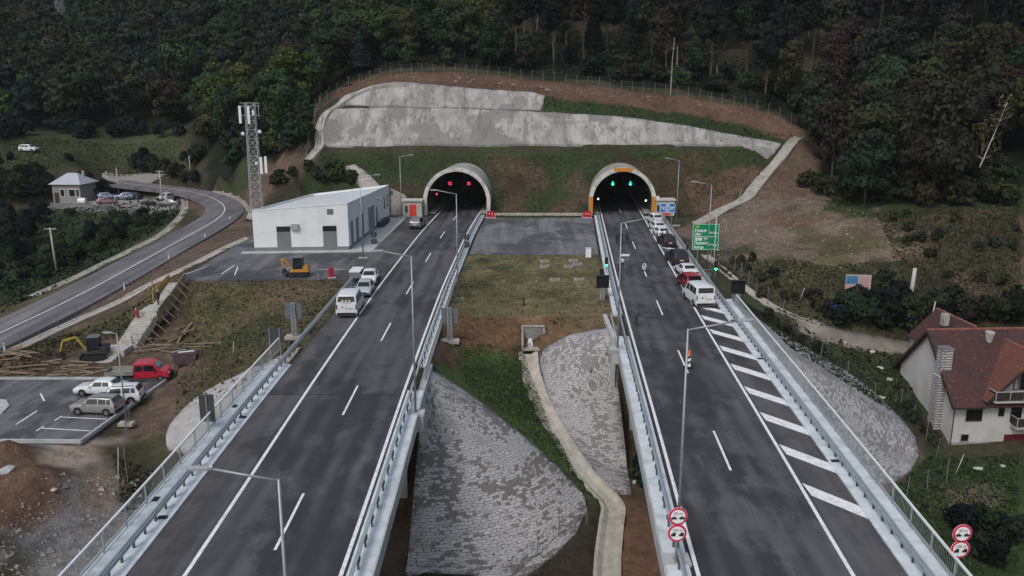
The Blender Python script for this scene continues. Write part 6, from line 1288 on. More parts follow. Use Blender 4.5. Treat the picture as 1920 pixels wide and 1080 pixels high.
RC1 = bpy.data.objects['parked_car.003']; MB().add([(-1.6, -.72, 1.62), (-1.6, .72, 1.62), (-2.55, .70, 1.72), (-2.55, -.70, 1.72), (-1.6, -.72, 1.69), (-1.6, .72, 1.69), (-2.55, .70, 1.79), (-2.55, -.70, 1.79)], [(0, 1, 2, 3), (7, 6, 5, 4), (0, 3, 7, 4), (1, 2, 6, 5), (2, 3, 7, 6)]).build('open_tailgate', paint_mat('red', (0, 0, 0)), RC1); MB().box((-2.1, 0, 1.12), (.18, 1.35, .75)).build('open_boot', M_TRIM, RC1)
x, y = W(1293, 522); vehicle('sedan', WH, (x, y + 2.1, 0), N_ + R(5), 'white car on the hatched shoulder in front of the dark red car')
x, y = W(1274, 499); vehicle('suv', DK, (x, y + 2.2, 0), N_ + R(6), 'large black off-road car on the hatched shoulder, nearer of the two black cars', roofrack=True, scale=1.08)
x, y = W(1254, 465); vehicle('suv', DK, (x, y + 2.2, 0), N_ + R(6), 'black car on the hatched shoulder behind two standing people')
x, y = W(1243, 447); vehicle('hatch', WH, (x, y + 2.2, 0), N_ + R(6), 'white car with an open door just ahead of the farther black car'); 
o_ = bpy.data.objects['parked_car.007']; MB().box((.1, 1.25, .75), (1.0, .06, .7), R(-35)).build('open_door', WH, o_)
x, y = W(1237, 436); vehicle('hatch', WH, (x - .1, y + 2.2, 0), N_ + R(6), 'middle white car of the three queued nearest the right tunnel mouth')
x, y = W(1231, 422); vehicle('van', WH, (x, y + 2.2, 0), N_ + R(6), 'farthest white car, close to the right leg of the right tunnel mouth', scale=.8)
# yard
x, y = W(180, 776, -5.05); vehicle('suv', SIL, (x, y + .4, -5.05), R(180 - 6), 'dusty champagne silver off-road car in the work yard bay', roofrack=True, scale=.95)
x, y = W(220, 757, -5.05); vehicle('suv', WH, (x - .1, y + .5, -5.05), R(180 + 8), 'white off-road car with dark roof rails beside the yard lamp post', roofrack=True, scale=.96)
x, y = W(186, 744, -5.05); vehicle('sedan', WH, (x - .1, y + .9, -5.05), R(178), 'white saloon half hidden behind the silver off-road car')
# cars by the small house
far = [(119, 58, 372, 'hatch', GR, 10, 'dark car in the shade beside the small house wall'), (0, 0, 0, 0, 0, 0, 0)]
for px, py, kd, pt_, rz, lb in [(186, 374, 'hatch', paint_mat('white', (0, 0, 0)), 5, 'white car at the left end of the row by the small house'), (203, 376, 'hatch', BLU, 20, 'pale blue car between the white and the rose car'), (201, 386, 'hatch', PNK, 15, 'faded rose coloured car nearest the bushes in the car park'),
                               (233, 375, 'hatch', BLU, 195, 'pale blue car parked nose left by the power pole'), (246, 373, 'hatch', DK, 195, 'black car behind the pale blue car by the power pole'), (287, 388, 'sedan', DK, 175, 'black car with a pale bonnet at the right of the car park'), (316, 377, 'suv', paint_mat('white', (0, 0, 0)), 80, 'white car with a dark rear seen near the road embankment'), (317, 389, 'sedan', GR, 178, 'grey car nearest the road embankment')]:
    p = hit(px, py); vehicle(kd, pt_, (p.x, p.y, htop(p.x, p.y) + .06), R(rz), lb, 'cars parked by the small house')
p = hit(55, 284); vehicle('suv', paint_mat('white', (0, 0, 0)), (p.x, p.y, htop(p.x, p.y)), R(-8), 'lone white car standing on the meadow below the far wood')
p = hit(155, 382); o = empty('wrapped_bale', (p.x, p.y, htop(p.x, p.y)), 0, 'white wrapped bale lying beside the small house', 'bale'); m = MB(); m.cyl((-.8, 0, .6), (.8, 0, .6), .7, n=14); m.build('wrapping', M_WHITE, o); m = MB(); m.cyl((-.82, 0, .6), (-.8, 0, .6), .5, n=12); m.build('end_face', M_CONC, o)
# small trailer next to the saloon
x, y = W(668, 532); o = empty('trailer', (x - .2, y + 1.5, 0), R(90), 'small covered white trailer left of the white saloon car', 'trailer'); m = MB(); m.box((0, 0, .95), (2.6, 1.2, .7)); m.build('box', mat('trailer_grey', (.14, .15, .17), .6), o); MB().box((0, 0, 1.36), (2.7, 1.3, .12)).build('lid', M_WHITE, o); MB().bar((1.3, 0, .5), (2.3, 0, .45), .08).build('drawbar', M_POLE, o)
for s in (1, -1): wheel(o, -.1, s * .7, .3)
# red flatbed truck
def truck():
    x, y = W(236, 722, -5.05); o = empty('flatbed_truck', (x + 1.0, y + 1.5, -5.05), R(8), 'red crew cab truck with an open grey flatbed in the work yard', 'truck'); o.scale = (.88,) * 3
    m = MB(); pr = [(2.95, .45), (2.95, .95), (2.75, 1.15), (2.05, 1.32), (1.45, 2.02), (1.1, 2.12), (-.55, 2.12), (-.65, 2.0), (-.65, .45)]; m.prism(pr, 'y', -.95, .95); b = m.build('cab', paint_mat('bright_red', (.40, .018, .035), .05), o); md = b.modifiers.new('bevel', 'BEVEL'); md.width = .09; md.segments = 3; md.limit_method = 'ANGLE'
    for s in (1, -1):
        for a0, a1 in ((.42, 1.35), (-.45, .30)): m = MB(); m.prism([(a0, 1.25), (a1 + (.35 if a1 > 1 else 0), 1.25), (a1, 1.88), (a0, 1.88)], 'y', s * .955 - .01, s * .955 + .01); m.build('side_window', M_CARGL, o)
        MB().box((2.86, s * .7, .92), (.2, .36, .2)).build('headlight', M_HEADL, o); MB().box((1.5, s * 1.1, 1.35), (.15, .2, .3)).build('mirror', M_TRIM, o)
    m = MB(); m.add([(2.03, -.8, 1.40), (2.03, .8, 1.40), (1.50, .72, 1.99), (1.50, -.72, 1.99)], [(0, 1, 2, 3)]); w_ = m.build('windscreen', mat('bright_glass', (.10, .16, .17), .05), o); MB().box((2.93, 0, .5), (.2, 1.85, .35)).build('front_bumper', M_TRIM, o)
    MB().box((-1.2, 0, .62), (4.2, .9, .22)).build('chassis', M_TRIM, o); mt = mat('flatbed_grey', (.24, .24, .225), .6, .1, .12, 2, dirt=(.13, .12, .10), dscale=1.5, damt=.6)
    bed = MB().box((-2.1, 0, .92), (2.9, 2.05, .1)).build('flatbed', mt, o)
    for s in (1, -1): MB().box((-2.1, s * 1.02, 1.15), (2.9, .05, .38)).build('side_board', mt, bed)
    MB().box((-3.55, 0, 1.15), (.05, 2.05, .38)).build('tail_board', mt, bed); MB().box((-.7, 0, 1.3), (.06, 2.0, .7)).build('head_board', mt, bed)
    for x_ in (2.05, -2.4):
        for s in (1, -1): wheel(o, x_, s * .85, .36, .24)
truck()
# excavators
def excavator(loc, rz, body, label, folded=True, s=1.0):
    o = empty('mini_excavator', loc, rz, label, 'excavator'); o.scale = (s,) * 3
    for k_ in (1, -1):
        m = MB(); m.prism([(-1.15, .12), (-1.0, 0), (1.0, 0), (1.15, .12), (1.15, .38), (1.0, .5), (-1.0, .5), (-1.15, .38)], 'y', k_ * .72 - .18, k_ * .72 + .18); m.build('track', M_TRIM, o)
    MB().box((0, 0, .42), (1.2, 1.2, .25)).build('undercarriage', M_TRIM, o); MB().box((1.35, 0, .28), (.12, 1.7, .38)).build('dozer_blade', M_DARKST, o)
    hb_ = mat('housing_dark', (.035, .033, .03), .6) if not folded else body
    m = MB(); m.prism([(-1.25, .6), (.85, .6), (.95, .8), (.3, 1.0), (-.5, 1.05), (-.6, 1.35), (-1.15, 1.35), (-1.3, 1.1)], 'y', -.75, .75); b = m.build('engine_housing', hb_, o); md = b.modifiers.new('bevel', 'BEVEL'); md.width = .06; md.segments = 2; md.limit_method = 'ANGLE'
    m = MB(); m.prism([(-.55, 1.0), (.5, .95), (.62, 1.5), (.45, 2.35), (-.55, 2.35)], 'y', -.30, .72); m.build('cab', M_CARGL, o)
    MB().box((-.05, .21, 2.4), (1.15, 1.12, .08)).build('cab_roof', mat('cab_roof_grey', (.12, .125, .13), .5), o)
    m = MB()
    for x_ in (-.56, .5):
        for y_ in (-.31, .73): m.bar((x_, y_, .95), (x_ - (.04 if x_ > 0 else 0), y_, 2.38), .06)
    for y_ in (-.31, .73): m.bar((-.56, y_, 2.37), (.46, y_, 2.37), .06)
    for x_ in (-.56, .46): m.bar((x_, -.31, 2.37), (x_, .73, 2.37), .06)
    m.build('cab_frame', M_TRIM, o)
    if folded: P = [(.9, -.2, .95), (1.55, -.2, 2.0), (2.0, -.2, 2.1), (1.75, -.2, 1.0), (1.55, -.2, .5)]
    else: P = [(.9, -.2, .95), (1.7, -.2, 2.3), (3.0, -.2, 2.0), (3.35, -.2, .9), (3.2, -.2, .35)]
    MB().bar(P[0], P[1], .26, .2).build('boom', body, o); MB().bar(P[1], P[2], .24, .19).build('boom', body, o); MB().bar(P[2], P[3], .20, .17).build('stick', body, o); MB().bar((P[0][0] - .1, -.2, 1.1), (P[1][0] + .1, -.2, P[1][2] - .3), .09).build('cylinder', M_RIM, o)
    c = P[3]; m = MB(); m.prism([(c[0] + .1, c[2]), (c[0] - .15, c[2] - .05), (c[0] - .35, c[2] - .5), (c[0] - .1, c[2] - .75), (c[0] + .25, c[2] - .55)], 'y', -.5, .1); m.build('bucket', M_DARKST, o)
x, y = W(556, 522); excavator((x, y + 1.2, .0), R(186), mat('excavator_orange', (.42, .20, .035), .5, 0, .2, 3), 'orange mini excavator with a dark cab on the service platform edge', True, 1.0)
x, y = W(178, 674, -4.8); excavator((x, y + .3, htop(x, y + .3)), R(192), mat('excavator_yellow', (.30, .24, .04), .5, 0, .2, 3), 'yellow mini excavator with a dark cab reaching down by the timber pile', False, 1.0)
# ---------------------------------------------------------------- people
def cloth_mat(name, top, legs, hair, shoe=(.015, .015, .015), skin=(.42, .25, .18), sleeve=None):
    """one body: shoes, trousers, jacket, neck and face follow each other up the figure"""
    m = bpy.data.materials.new(name); m.use_nodes = True; N, L = nt(m); b = N['Principled BSDF']; b.inputs['Roughness'].default_value = .85; at = N.new('ShaderNodeAttribute'); at.attribute_name = 'dress'; n = N.new('ShaderNodeTexNoise'); n.inputs['Scale'].default_value = 9
    tc = N.new('ShaderNodeTexCoord'); L.new(tc.outputs['Object'], n.inputs['Vector']); r = N.new('ShaderNodeMapRange'); r.inputs[3].default_value = .75; r.inputs[4].default_value = 1.25; L.new(n.outputs[0], r.inputs[0]); x = N.new('ShaderNodeMix'); x.data_type = 'RGBA'; x.blend_type = 'MULTIPLY'; x.inputs[0].default_value = 1; L.new(at.outputs['Color'], x.inputs[6]); L.new(r.outputs[0], x.inputs[7]); L.new(x.outputs[2], b.inputs['Base Color']); return m
M_PERS = cloth_mat('person_clothes', None, None, None); M_HAIR = mat('dark_hair', (.02, .014, .01), .8)
def person(x, y, z, rz, label, top=(.015, .016, .02), legs=(.02, .022, .03), h=1.76, stride=.12, lean=0, arms=(.15, .2), hat=None, turn=0, grp=None, elbow=(.25, .25)):
    J = {}; V = []; Rr = []; E = []; tagc = []
    def add(p, r, c, par=None): V.append(Vector(p)); Rr.append(r); tagc.append(c); i = len(V) - 1; (E.append((par, i)) if par is not None else None); return i
    ln = lambda zz: lean * (zz - .95)
    SK, SH = 'skin', 'shoe'
    pel = add((0, 0, .95), (.155, .115), 'legs'); wa = add((ln(1.10), 0, 1.10), (.145, .105), 'top', pel); ch = add((ln(1.32), 0, 1.32), (.17, .12), 'top', wa); nk0 = add((ln(1.47), 0, 1.46), (.085, .075), 'top', ch); nk = add((ln(1.53) + .01, 0, 1.53), (.055, .055), SK, nk0); jaw = add((ln(1.58) + .03, 0, 1.585), (.072, .075), SK, nk); hd = add((ln(1.66) + .02, 0, 1.665), (.080, .092), SK, jaw); tp = add((ln(1.73) + .01, 0, 1.725), (.062, .07), SK, hd)
    for s, ar, el in ((1, arms[0], elbow[0]), (-1, arms[1], elbow[1])):
        sh = add((ln(1.40), s * .19, 1.41), (.066, .066), 'top', ch); e_ = add((ln(1.40) + math.sin(ar) * .29, s * .25, 1.41 - math.cos(ar) * .29), (.047, .047), 'top', sh); a2 = ar + el; w_ = add((V[e_].x + math.sin(a2) * .25, s * .26, V[e_].z - math.cos(a2) * .25), (.032, .028), 'top', e_); pm = add((V[w_].x + math.sin(a2) * .08, s * .255, V[w_].z - math.cos(a2) * .08), (.034, .018), SK, w_)
        for k_, (dx, lf) in enumerate(((-.030, .075), (-.010, .085), (.010, .08), (.028, .065))): f1 = add((V[pm].x + math.sin(a2) * .04 + dx, s * .252, V[pm].z - math.cos(a2) * .04), (.0095, .0095), SK, pm); add((V[pm].x + math.sin(a2 + .3) * lf + dx, s * .245, V[pm].z - math.cos(a2 + .3) * lf), (.0075, .0075), SK, f1)
        t1 = add((V[w_].x + .045, s * .235, V[w_].z - .06), (.011, .011), SK, w_); add((V[w_].x + .06, s * .225, V[w_].z - .10), (.008, .008), SK, t1)
        d = s * stride; hp_ = add((0, s * .095, .88), (.095, .095), 'legs', pel); kn = add((d * .9 + .02, s * .10, .50), (.062, .062), 'legs', hp_); an = add((d * 1.7 - .02, s * .10, .10), (.042, .042), 'legs', kn); add((d * 1.7 + .13, s * .115, .045), (.042, .035), SH, an)
    me = bpy.data.meshes.new('p'); me.from_pydata([tuple(v) for v in V], E, []); ob = link(bpy.data.objects.new('p', me)); ob.modifiers.new('s', 'SKIN'); sk = me.skin_vertices[0].data
    for i, r in enumerate(Rr): sk[i].radius = r
    sk[0].use_root = True; sb = ob.modifiers.new('u', 'SUBSURF'); sb.levels = 1; bpy.context.view_layer.update(); out = bpy.data.meshes.new_from_object(ob.evaluated_get(bpy.context.evaluated_depsgraph_get())); bpy.data.objects.remove(ob)
    cols = {'skin': (.42, .25, .18), 'shoe': (.015, .014, .014), 'top': top, 'legs': legs}; n = len(out.vertices); co = np.empty(n * 3); out.vertices.foreach_get('co', co); co = co.reshape(-1, 3); P = np.array([tuple(v) for v in V]); rr = np.array([r[0] for r in Rr])
    idx = np.argmin(((co[:, None, :] - P[None]) ** 2).sum(-1) ** .5 / (rr[None] + .05), 1); c = np.array([(*cols[tagc[i]], 1) for i in idx], np.float32); a = out.color_attributes.new('dress', 'FLOAT_COLOR', 'POINT'); a.data.foreach_set('color', c.ravel()); out.materials.clear(); out.materials.append(M_PERS); out.polygons.foreach_set('use_smooth', [True] * len(out.polygons))
    o = link(bpy.data.objects.new('person', out)); o.location = (x, y, z); o.rotation_euler = (0, 0, rz); o.scale = (h / 1.79,) * 3; tag(o, label, 'person', grp)
    m = MB(); hc = V[hd]; ribs = []
    for i in range(5):
        ph = PI / 2 * i / 4; ribs.append([(hc.x - .012 + .098 * math.cos(ph) * math.cos(t), .09 * math.cos(ph) * math.sin(t), hc.z + .0 + .10 * math.sin(ph) - (.05 if math.cos(t) < 0 else -.01) * math.cos(ph)) for t in np.linspace(0, 2 * PI, 13)])
    m.ribbon(ribs); q = m.build('hard_hat' if hat else 'hair', hat or M_HAIR, o, smooth=True); return o
def at_px(px, py, z=0): return W(px, py, z)
DKb = (.010, .011, .014); x, y = at_px(1157, 459); person(x, y, 0, R(80), 'person in black with a long coat walking on the right carriageway, left of two', DKb, DKb, 1.85, .14)
x, y = at_px(1164, 457); person(x, y, 0, R(95), 'person in dark clothes beside the person in the long coat', (.018, .018, .022), (.02, .02, .03), 1.8, .1)
x, y = at_px(1175, 458); person(x, y, 0, R(100), 'person in black half hidden by the lamp post on the right carriageway', DKb, DKb, 1.75, .1)
x, y = at_px(1193, 611); person(x, y, 0, R(60), 'lone person in dark grey standing near the inner line of the right carriageway', (.06, .06, .06), (.03, .03, .032), 1.75, .1, arms=(.5, .3), elbow=(1.0, .6))
x, y = at_px(1274, 538); person(x, y, 0, R(-60), 'person in black stepping beside the dark red car', DKb, (.014, .016, .022), 1.85, .22)
x, y = at_px(1241, 455); person(x, y, 0, R(-30), 'person in dark blue beside the farther black car, left of two', (.012, .016, .03), (.015, .018, .03), 1.85, .1)
x, y = at_px(1251, 450); person(x, y, 0, R(200), 'person in dark blue beside the farther black car, right of two', (.014, .02, .04), (.015, .018, .03), 1.75, .08)
x, y = at_px(1288, 478); person(x, y, 0, R(170), 'person in black standing by the guardrail near the green sign', DKb, DKb, 1.8, .08)
x, y = at_px(301, 560, -1.0); person(-39.6, 92.6, -1.62, R(-90), 'worker in black with a pale cap standing on the concrete stairs', (.012, .012, .016), (.012, .014, .02), 1.8, .08, hat=M_WHITE)
person(-40.6, 89.4, -2.75, R(-100), 'worker in red overalls bending over the stairs formwork', (.35, .02, .03), (.30, .02, .03), 1.7, .1, lean=.35, arms=(.9, .9), hat=M_WHITE)
# cyclist with bicycle at the inner line of the right carriageway
x, y = at_px(1168, 508); person(x, y + .4, 0, R(90), 'person in a white jacket walking a bicycle on the right carriageway', (.50, .50, .50), (.02, .02, .025), 1.75, .14, arms=(.5, .5), elbow=(.5, .5))
def bicycle(x, y, rz):
    o = empty('bicycle', (x, y, 0), rz, 'dark bicycle pushed by the person in the white jacket', 'bicycle'); m = MB()
    fr = [(0, 0, .33), (-.05, 0, .85), (.5, 0, .80), (.55, 0, .95)]; m.tube([(-.45, 0, .33), (0, 0, .30), (.48, 0, .75)], .018, 6); m.tube([(0, 0, .30), (-.12, 0, .85)], .018, 6); m.tube([(-.12, 0, .78), (.48, 0, .78), (.58, 0, .33)], .018, 6); m.build('frame', M_DARKST, o)
    for cx in (-.45, .58): m = MB(); m.tube([(cx + .32 * math.cos(t), 0, .33 + .32 * math.sin(t)) for t in np.linspace(0, 2 * PI, 17)], .02, 6); m.build('wheel', M_TYRE, o)
    m = MB(); m.bar((-.22, 0, .88), (-.02, 0, .9), .12, .05); m.build('saddle', M_TRIM, o); m = MB(); m.tube([(.5, -.27, .98), (.47, 0, .95), (.5, .27, .98)], .015, 6); m.build('handlebar', M_POLE, o)
bicycle(x - .55, y + .1, R(80))
# ---------------------------------------------------------------- stairs under construction
M_STEP = mat('step_concrete', (.40, .38, .36), .9, 0, .15, 2, .2, 10, dirt=(.24, .21, .18), dscale=1.2, damt=.7); M_PLANK = mat('timber', (.23, .18, .125), .85, 0, .3, 1.2, dirt=(.20, .14, .09), dscale=.7, damt=.8); M_PLANKD = mat('wet_timber', (.19, .13, .085), .85, 0, .3, 1.2); M_FORM = mat('form_ply', (.40, .27, .10), .8, 0, .2, 1)
o = empty('concrete_stairs', (-39.6, 97.4, 0), 0, 'half built concrete stairs climbing from the yard to the service platform', 'stairs'); T = Matrix.Translation((39.6, -97.4, 0))
def flight(y0, z0, y1, z1, x0, x1, w, n, nm='flight'):
    m = MB()
    for k_ in range(n):
        t = (k_ + .5) / n; y_ = y0 + (y1 - y0) * t; z_ = z0 + (z1 - z0) * (k_ + 1) / n; x_ = x0 + (x1 - x0) * t; m.box((x_, y_, z_ - .55), (w, abs(y1 - y0) / n + .002 * (k_ % 2), 1.1))
    q = m.build(nm, M_STEP, o); q.matrix_parent_inverse = T
flight(97.4, 0, 92.8, -1.6, -39.4, -39.6, 1.5, 11); flight(89.9, -1.9, 85.8, -4.1, -39.9, -40.5, 2.1, 12); flight(83.6, -4.25, 81.6, -5.0, -41.2, -41.8, 2.2, 5)
for c_, d_ in (((-39.7, 91.35, -2.2), (1.9, 2.9, 1.2)), ((-40.9, 84.7, -4.75), (2.2, 2.2, 1.2))): q = MB().box(c_, d_).build('landing', M_STEP, o); q.matrix_parent_inverse = T
for x0, y0, x1, y1, z0, z1, mt in [(-40.45, 98.2, -40.9, 94.2, .7, -.3, M_FORM), (-38.5, 98.0, -38.6, 93.0, .9, -.7, M_PLANK), (-38.55, 92.9, -38.7, 90.2, -.5, -1.4, M_PLANK)]:
    m = MB(); m.add([(x0, y0, z0 - 1.7), (x1, y1, z1 - 1.7), (x1, y1, z1), (x0, y0, z0), (x0 + .08, y0, z0 - 1.7), (x1 + .08, y1, z1 - 1.7), (x1 + .08, y1, z1), (x0 + .08, y0, z0)], [(0, 1, 2, 3), (7, 6, 5, 4), (3, 2, 6, 7), (0, 3, 7, 4), (1, 5, 6, 2)]); tag(m.build('formwork_panel', mt), {-40.45: 'ochre formwork panel left of the upper stairs', -38.5: 'tall timber formwork panel at the top right of the stairs', -38.55: 'timber formwork panel beside the stairs landing'}[x0], 'formwork')
pm = MB().box((0, 0, 0), (2.4, .16, .06)).mesh('plank', M_PLANK); pm2 = MB().box((0, 0, 0), (3.2, .2, .06)).mesh('plank', M_PLANK); pm3 = MB().box((0, 0, 0), (2.0, .12, .08)).mesh('plank', M_PLANKD)
def planks(n, px0, py0, px1, py1, z, label, ang=(0, 180), tilt=8, stack=.35):
    for k_ in range(n):
        px = random.uniform(px0, px1); py = random.uniform(py0, py1); x, y = W(px, py, z); q = link(bpy.data.objects.new('timber_plank', random.choice((pm, pm2, pm3)))); q.location = (x, y, htop(x, y) + .08 + random.random() * stack); q.rotation_euler = (random.uniform(-.1, .1), R(random.uniform(-tilt, tilt)), R(random.uniform(*ang))); q.scale = (random.uniform(.6, 1.2), 1, 1); tag(q, label, 'plank', label)
planks(17, 5, 685, 110, 703, -4.9, 'loose timber plank in the long pile at the left end of the yard edge', (-25, 25)); planks(12, 120, 684, 185, 702, -4.9, 'loose timber plank below the yellow excavator', (-40, 40)); planks(11, 270, 640, 330, 672, -4.7, 'loose timber plank beside the foot of the stairs', (-20, 50)); planks(12, 330, 625, 372, 652, -4.5, 'loose timber plank in the pile on the slope right of the stairs', (50, 95), 14); planks(6, 345, 645, 400, 655, -4.6, 'long timber plank lying flat right of the stairs', (-8, 8), 3, .1); planks(7, 300, 690, 330, 706, -4.9, 'loose timber plank behind the red truck', (-40, 20))
planks(5, 20, 672, 45, 690, -4.6, 'loose timber plank leaning towards the gutter', (15, 45), 12, .5)
brm = MB().bar((0, 0, 0), (1.5, 0, 1.5), .08).mesh('brace', M_PLANK)
for k_ in range(11): y_ = 84.6 + k_ * 1.15; z_ = -5.1 + max(0, (y_ - 86)) * .42; q = link(bpy.data.objects.new('timber_brace', brm)); q.location = (-37.2 - .06 * (95 - y_), y_, z_); q.rotation_euler = (0, 0, R(180 + random.uniform(-15, 15))); tag(q, 'slanting timber brace propping the right side of the stairs', 'brace', 'timber braces of the stairs')
for k_, (px, py) in enumerate([(272, 585), (278, 580), (255, 608), (290, 560), (296, 545)]): x, y = W(px, py, -2); q = MB().box((0, 0, .6), (.12, .1, 1.5)).build('timber_stake', M_PLANK); q.location = (x - .6, y, htop(x - .6, y)); tag(q, 'upright timber stake on the left side of the stairs', 'stake', 'timber stakes left of the stairs')
# dark junk heap beside the truck: table with a white board
x, y = W(350, 690, -4.8); o = empty('steel_bin', (x, y, htop(x, y)), R(12), 'rusty brown steel bin with boards on top behind the red truck', 'bin'); m = MB(); m.prism([(-.9, 0), (.9, 0), (1.15, 1.1), (-1.15, 1.1)], 'y', -.7, .7); m.build('body', mat('rusty_steel', (.075, .05, .06), .7, .2, .3, 2), o); MB().box((.1, -.1, 1.16), (1.5, .25, .06), R(10)).build('board', M_WHITE, o); MB().box((-.6, .2, 1.2), (1.3, .2, .08), R(35)).build('board', M_CONCO, o); MB().box((0, .72, 1.0), (2.2, .06, .12)).build('rim', M_DARKST, o)
# blue containers and skips by the dirt road
def blue(px, py, w, label, h=1.4): p = hit(px, py); o = empty('waste_container', (p.x, p.y + .6, htop(p.x, p.y) - .05), R(-8), label, 'container'); mt = mat('container_blue', (.015, .03, .13), .5, 0, .15, 2); m = MB(); m.prism([(-w / 2 * .85, .15), (w / 2 * .85, .15), (w / 2, h), (-w / 2, h)], 'y', -.7, .7); m.build('body', mt, o); MB().box((0, 0, h + .05), (w + .1, 1.5, .08)).build('lid', mt, o); [MB().cyl((s * w * .3, -.6, .1), (s * w * .3, -.5, .1), .1, n=8).build('castor', M_TYRE, o) for s in (1, -1)]
blue(1583, 597, 2.6, 'dark blue container under the bushes left of the billboard bush', 1.3); blue(1724, 628, 2.4, 'dark blue container behind the roof of the white house', 1.9)
# loose stones and rubbish
stm = []
for s_ in range(4):
    m = bmesh.new(); bmesh.ops.create_icosphere(m, subdivisions=1, radius=.5)
    for v in m.verts: v.co *= random.uniform(.7, 1.2); v.co.z *= .6
    me = bpy.data.meshes.new('boulder'); m.to_mesh(me); m.free(); me.materials.append(M_MORT if s_ < 2 else M_CONC); stm.append(me)
for px, py, s_, lb in [(101, 919, .7, 'pale boulder on the brown spoil heap'), (15, 882, 1.6, 'pale slab shaped boulder at the left edge between the spoil heaps'), (1650, 747, 1.2, 'white boulder at the upper edge of the right stone cone'), (1579, 642, 1.3, 'white boulder beside the dirt road'), (1635, 660, .9, 'pale flat stone in the grass above the right cone'), (1650, 690, .9, 'pale flat stone in the grass left of the white house'), (1668, 712, 1.0, 'pale stone between the right cone and the white house'), (1880, 875, .8, 'pale stone in the grass below the white house'), (1835, 880, 1.0, 'pale flat stone on the lawn left of the house front'), (1190, 905, .7, 'small white boulder behind the right cone'), (1862, 970, .9, 'pale stone among the dark bushes at the right edge'), (1380, 905, .1, '')]:
    if not lb: continue
    p = hit(px, py); q = link(bpy.data.objects.new('boulder', random.choice(stm))); q.location = (p.x, p.y, p.z + .05); q.scale = (s_, s_ * .8, s_ * .6); q.rotation_euler = (0, 0, random.random() * 6); tag(q, lb, 'boulder')
# rubble: many small stones as ground cover
def scatter_mesh(name, pts, sizes, material, label=None):
    base = np.array([(1, 0, 0), (-.5, .87, 0), (-.5, -.87, 0), (0, 0, .8)]); V = []; F = []
    n = len(pts); th = RNG.random(n) * 6.28; c, s = np.cos(th), np.sin(th); B = base[None] * sizes[:, None, None] * (1 + RNG.normal(0, .2, (n, 4, 3))); x = B[..., 0] * c[:, None] - B[..., 1] * s[:, None]; y = B[..., 0] * s[:, None] + B[..., 1] * c[:, None]
    v = np.stack([x, y, B[..., 2]], -1) + pts[:, None, :]; f = np.array([(0, 1, 3), (1, 2, 3), (2, 0, 3)])[None] + (np.arange(n) * 4)[:, None, None]; me = bpy.data.meshes.new(name); me.from_pydata(v.reshape(-1, 3).tolist(), [], f.reshape(-1, 3).tolist()); me.materials.append(material); o = link(bpy.data.objects.new(name, me)); o['kind'] = 'stuff'; return o
def in_poly_pts(poly, n, pix=True):
    P = hp(*poly) if pix else poly; xs = [p[0] for p in P]; ys = [p[1] for p in P]; x = RNG.uniform(min(xs), max(xs), n * 3); y = RNG.uniform(min(ys), max(ys), n * 3); m = inside(P, x, y); x, y = x[m][:n], y[m][:n]; return np.array([(a, b, htop(a, b)) for a, b in zip(x, y)])
pp = [in_poly_pts([(1310, 430), (1400, 380), (1520, 365), (1650, 390), (1690, 470), (1560, 515), (1350, 495)], 2600), in_poly_pts([(1495, 260), (1530, 280), (1530, 340), (1430, 395), (1400, 385)], 300)]; p = np.concatenate(pp); scatter_mesh('rubble', p, RNG.gamma(2.0, .036, len(p)), mat('rubble_stone', (.20, .16, .13), .95, 0, .3, 1))
p = in_poly_pts([(0, 960), (150, 890), (290, 880), (290, 960), (200, 1080), (0, 1080)], 900); scatter_mesh('rubble', p, RNG.gamma(2, .04, len(p)), mat('rubble_grey', (.22, .21, .20), .95, 0, .3, 1))
p = in_poly_pts([(700, 150), (780, 138), (1000, 156), (1300, 188), (1490, 245), (1300, 200), (1000, 165), (760, 150)], 700); scatter_mesh('rubble', p, RNG.gamma(2, .09, len(p)), mat('brash', (.20, .13, .10), .95, 0, .3, 1))
# ---------------------------------------------------------------- vegetation
def leaf_mat(name, use_attr=False):
    m = bpy.data.materials.new(name); m.use_nodes = True; N, L = nt(m); b = N['Principled BSDF']; b.inputs['Roughness'].default_value = .8; b.inputs['Specular IOR Level'].default_value = .15
    tc = N.new('ShaderNodeTexCoord'); n = N.new('ShaderNodeTexNoise'); n.inputs['Scale'].default_value = .55; n.inputs['Detail'].default_value = 5; L.new(tc.outputs['Object'], n.inputs['Vector']); r = N.new('ShaderNodeMapRange'); r.inputs[1].default_value = .3; r.inputs[2].default_value = .7; r.inputs[3].default_value = .7; r.inputs[4].default_value = 1.35; L.new(n.outputs[0], r.inputs[0])
    if use_attr: at = N.new('ShaderNodeAttribute'); at.attribute_name = 'tint'; src = at.outputs['Color']
    else: oi = N.new('ShaderNodeObjectInfo'); src = oi.outputs['Color']
    x = N.new('ShaderNodeMix'); x.data_type = 'RGBA'; x.blend_type = 'MULTIPLY'; x.inputs[0].default_value = 1; L.new(src, x.inputs[6]); L.new(r.outputs[0], x.inputs[7])
    at2 = N.new('ShaderNodeAttribute'); at2.attribute_name = 'leaf'; y = N.new('ShaderNodeMix'); y.data_type = 'RGBA'; y.blend_type = 'MULTIPLY'; y.inputs[0].default_value = 1; L.new(x.outputs[2], y.inputs[6]); L.new(at2.outputs['Color'], y.inputs[7]); L.new(y.outputs[2], b.inputs['Base Color'])
    return m
M_LEAF = leaf_mat('foliage'); M_LEAFA = leaf_mat('foliage_mass', True); M_BARK = mat('bark', (.07, .055, .045), .95, 0, .25, 3); M_BARKP = mat('pale_bark', (.30, .27, .24), .9, 0, .25, 3)
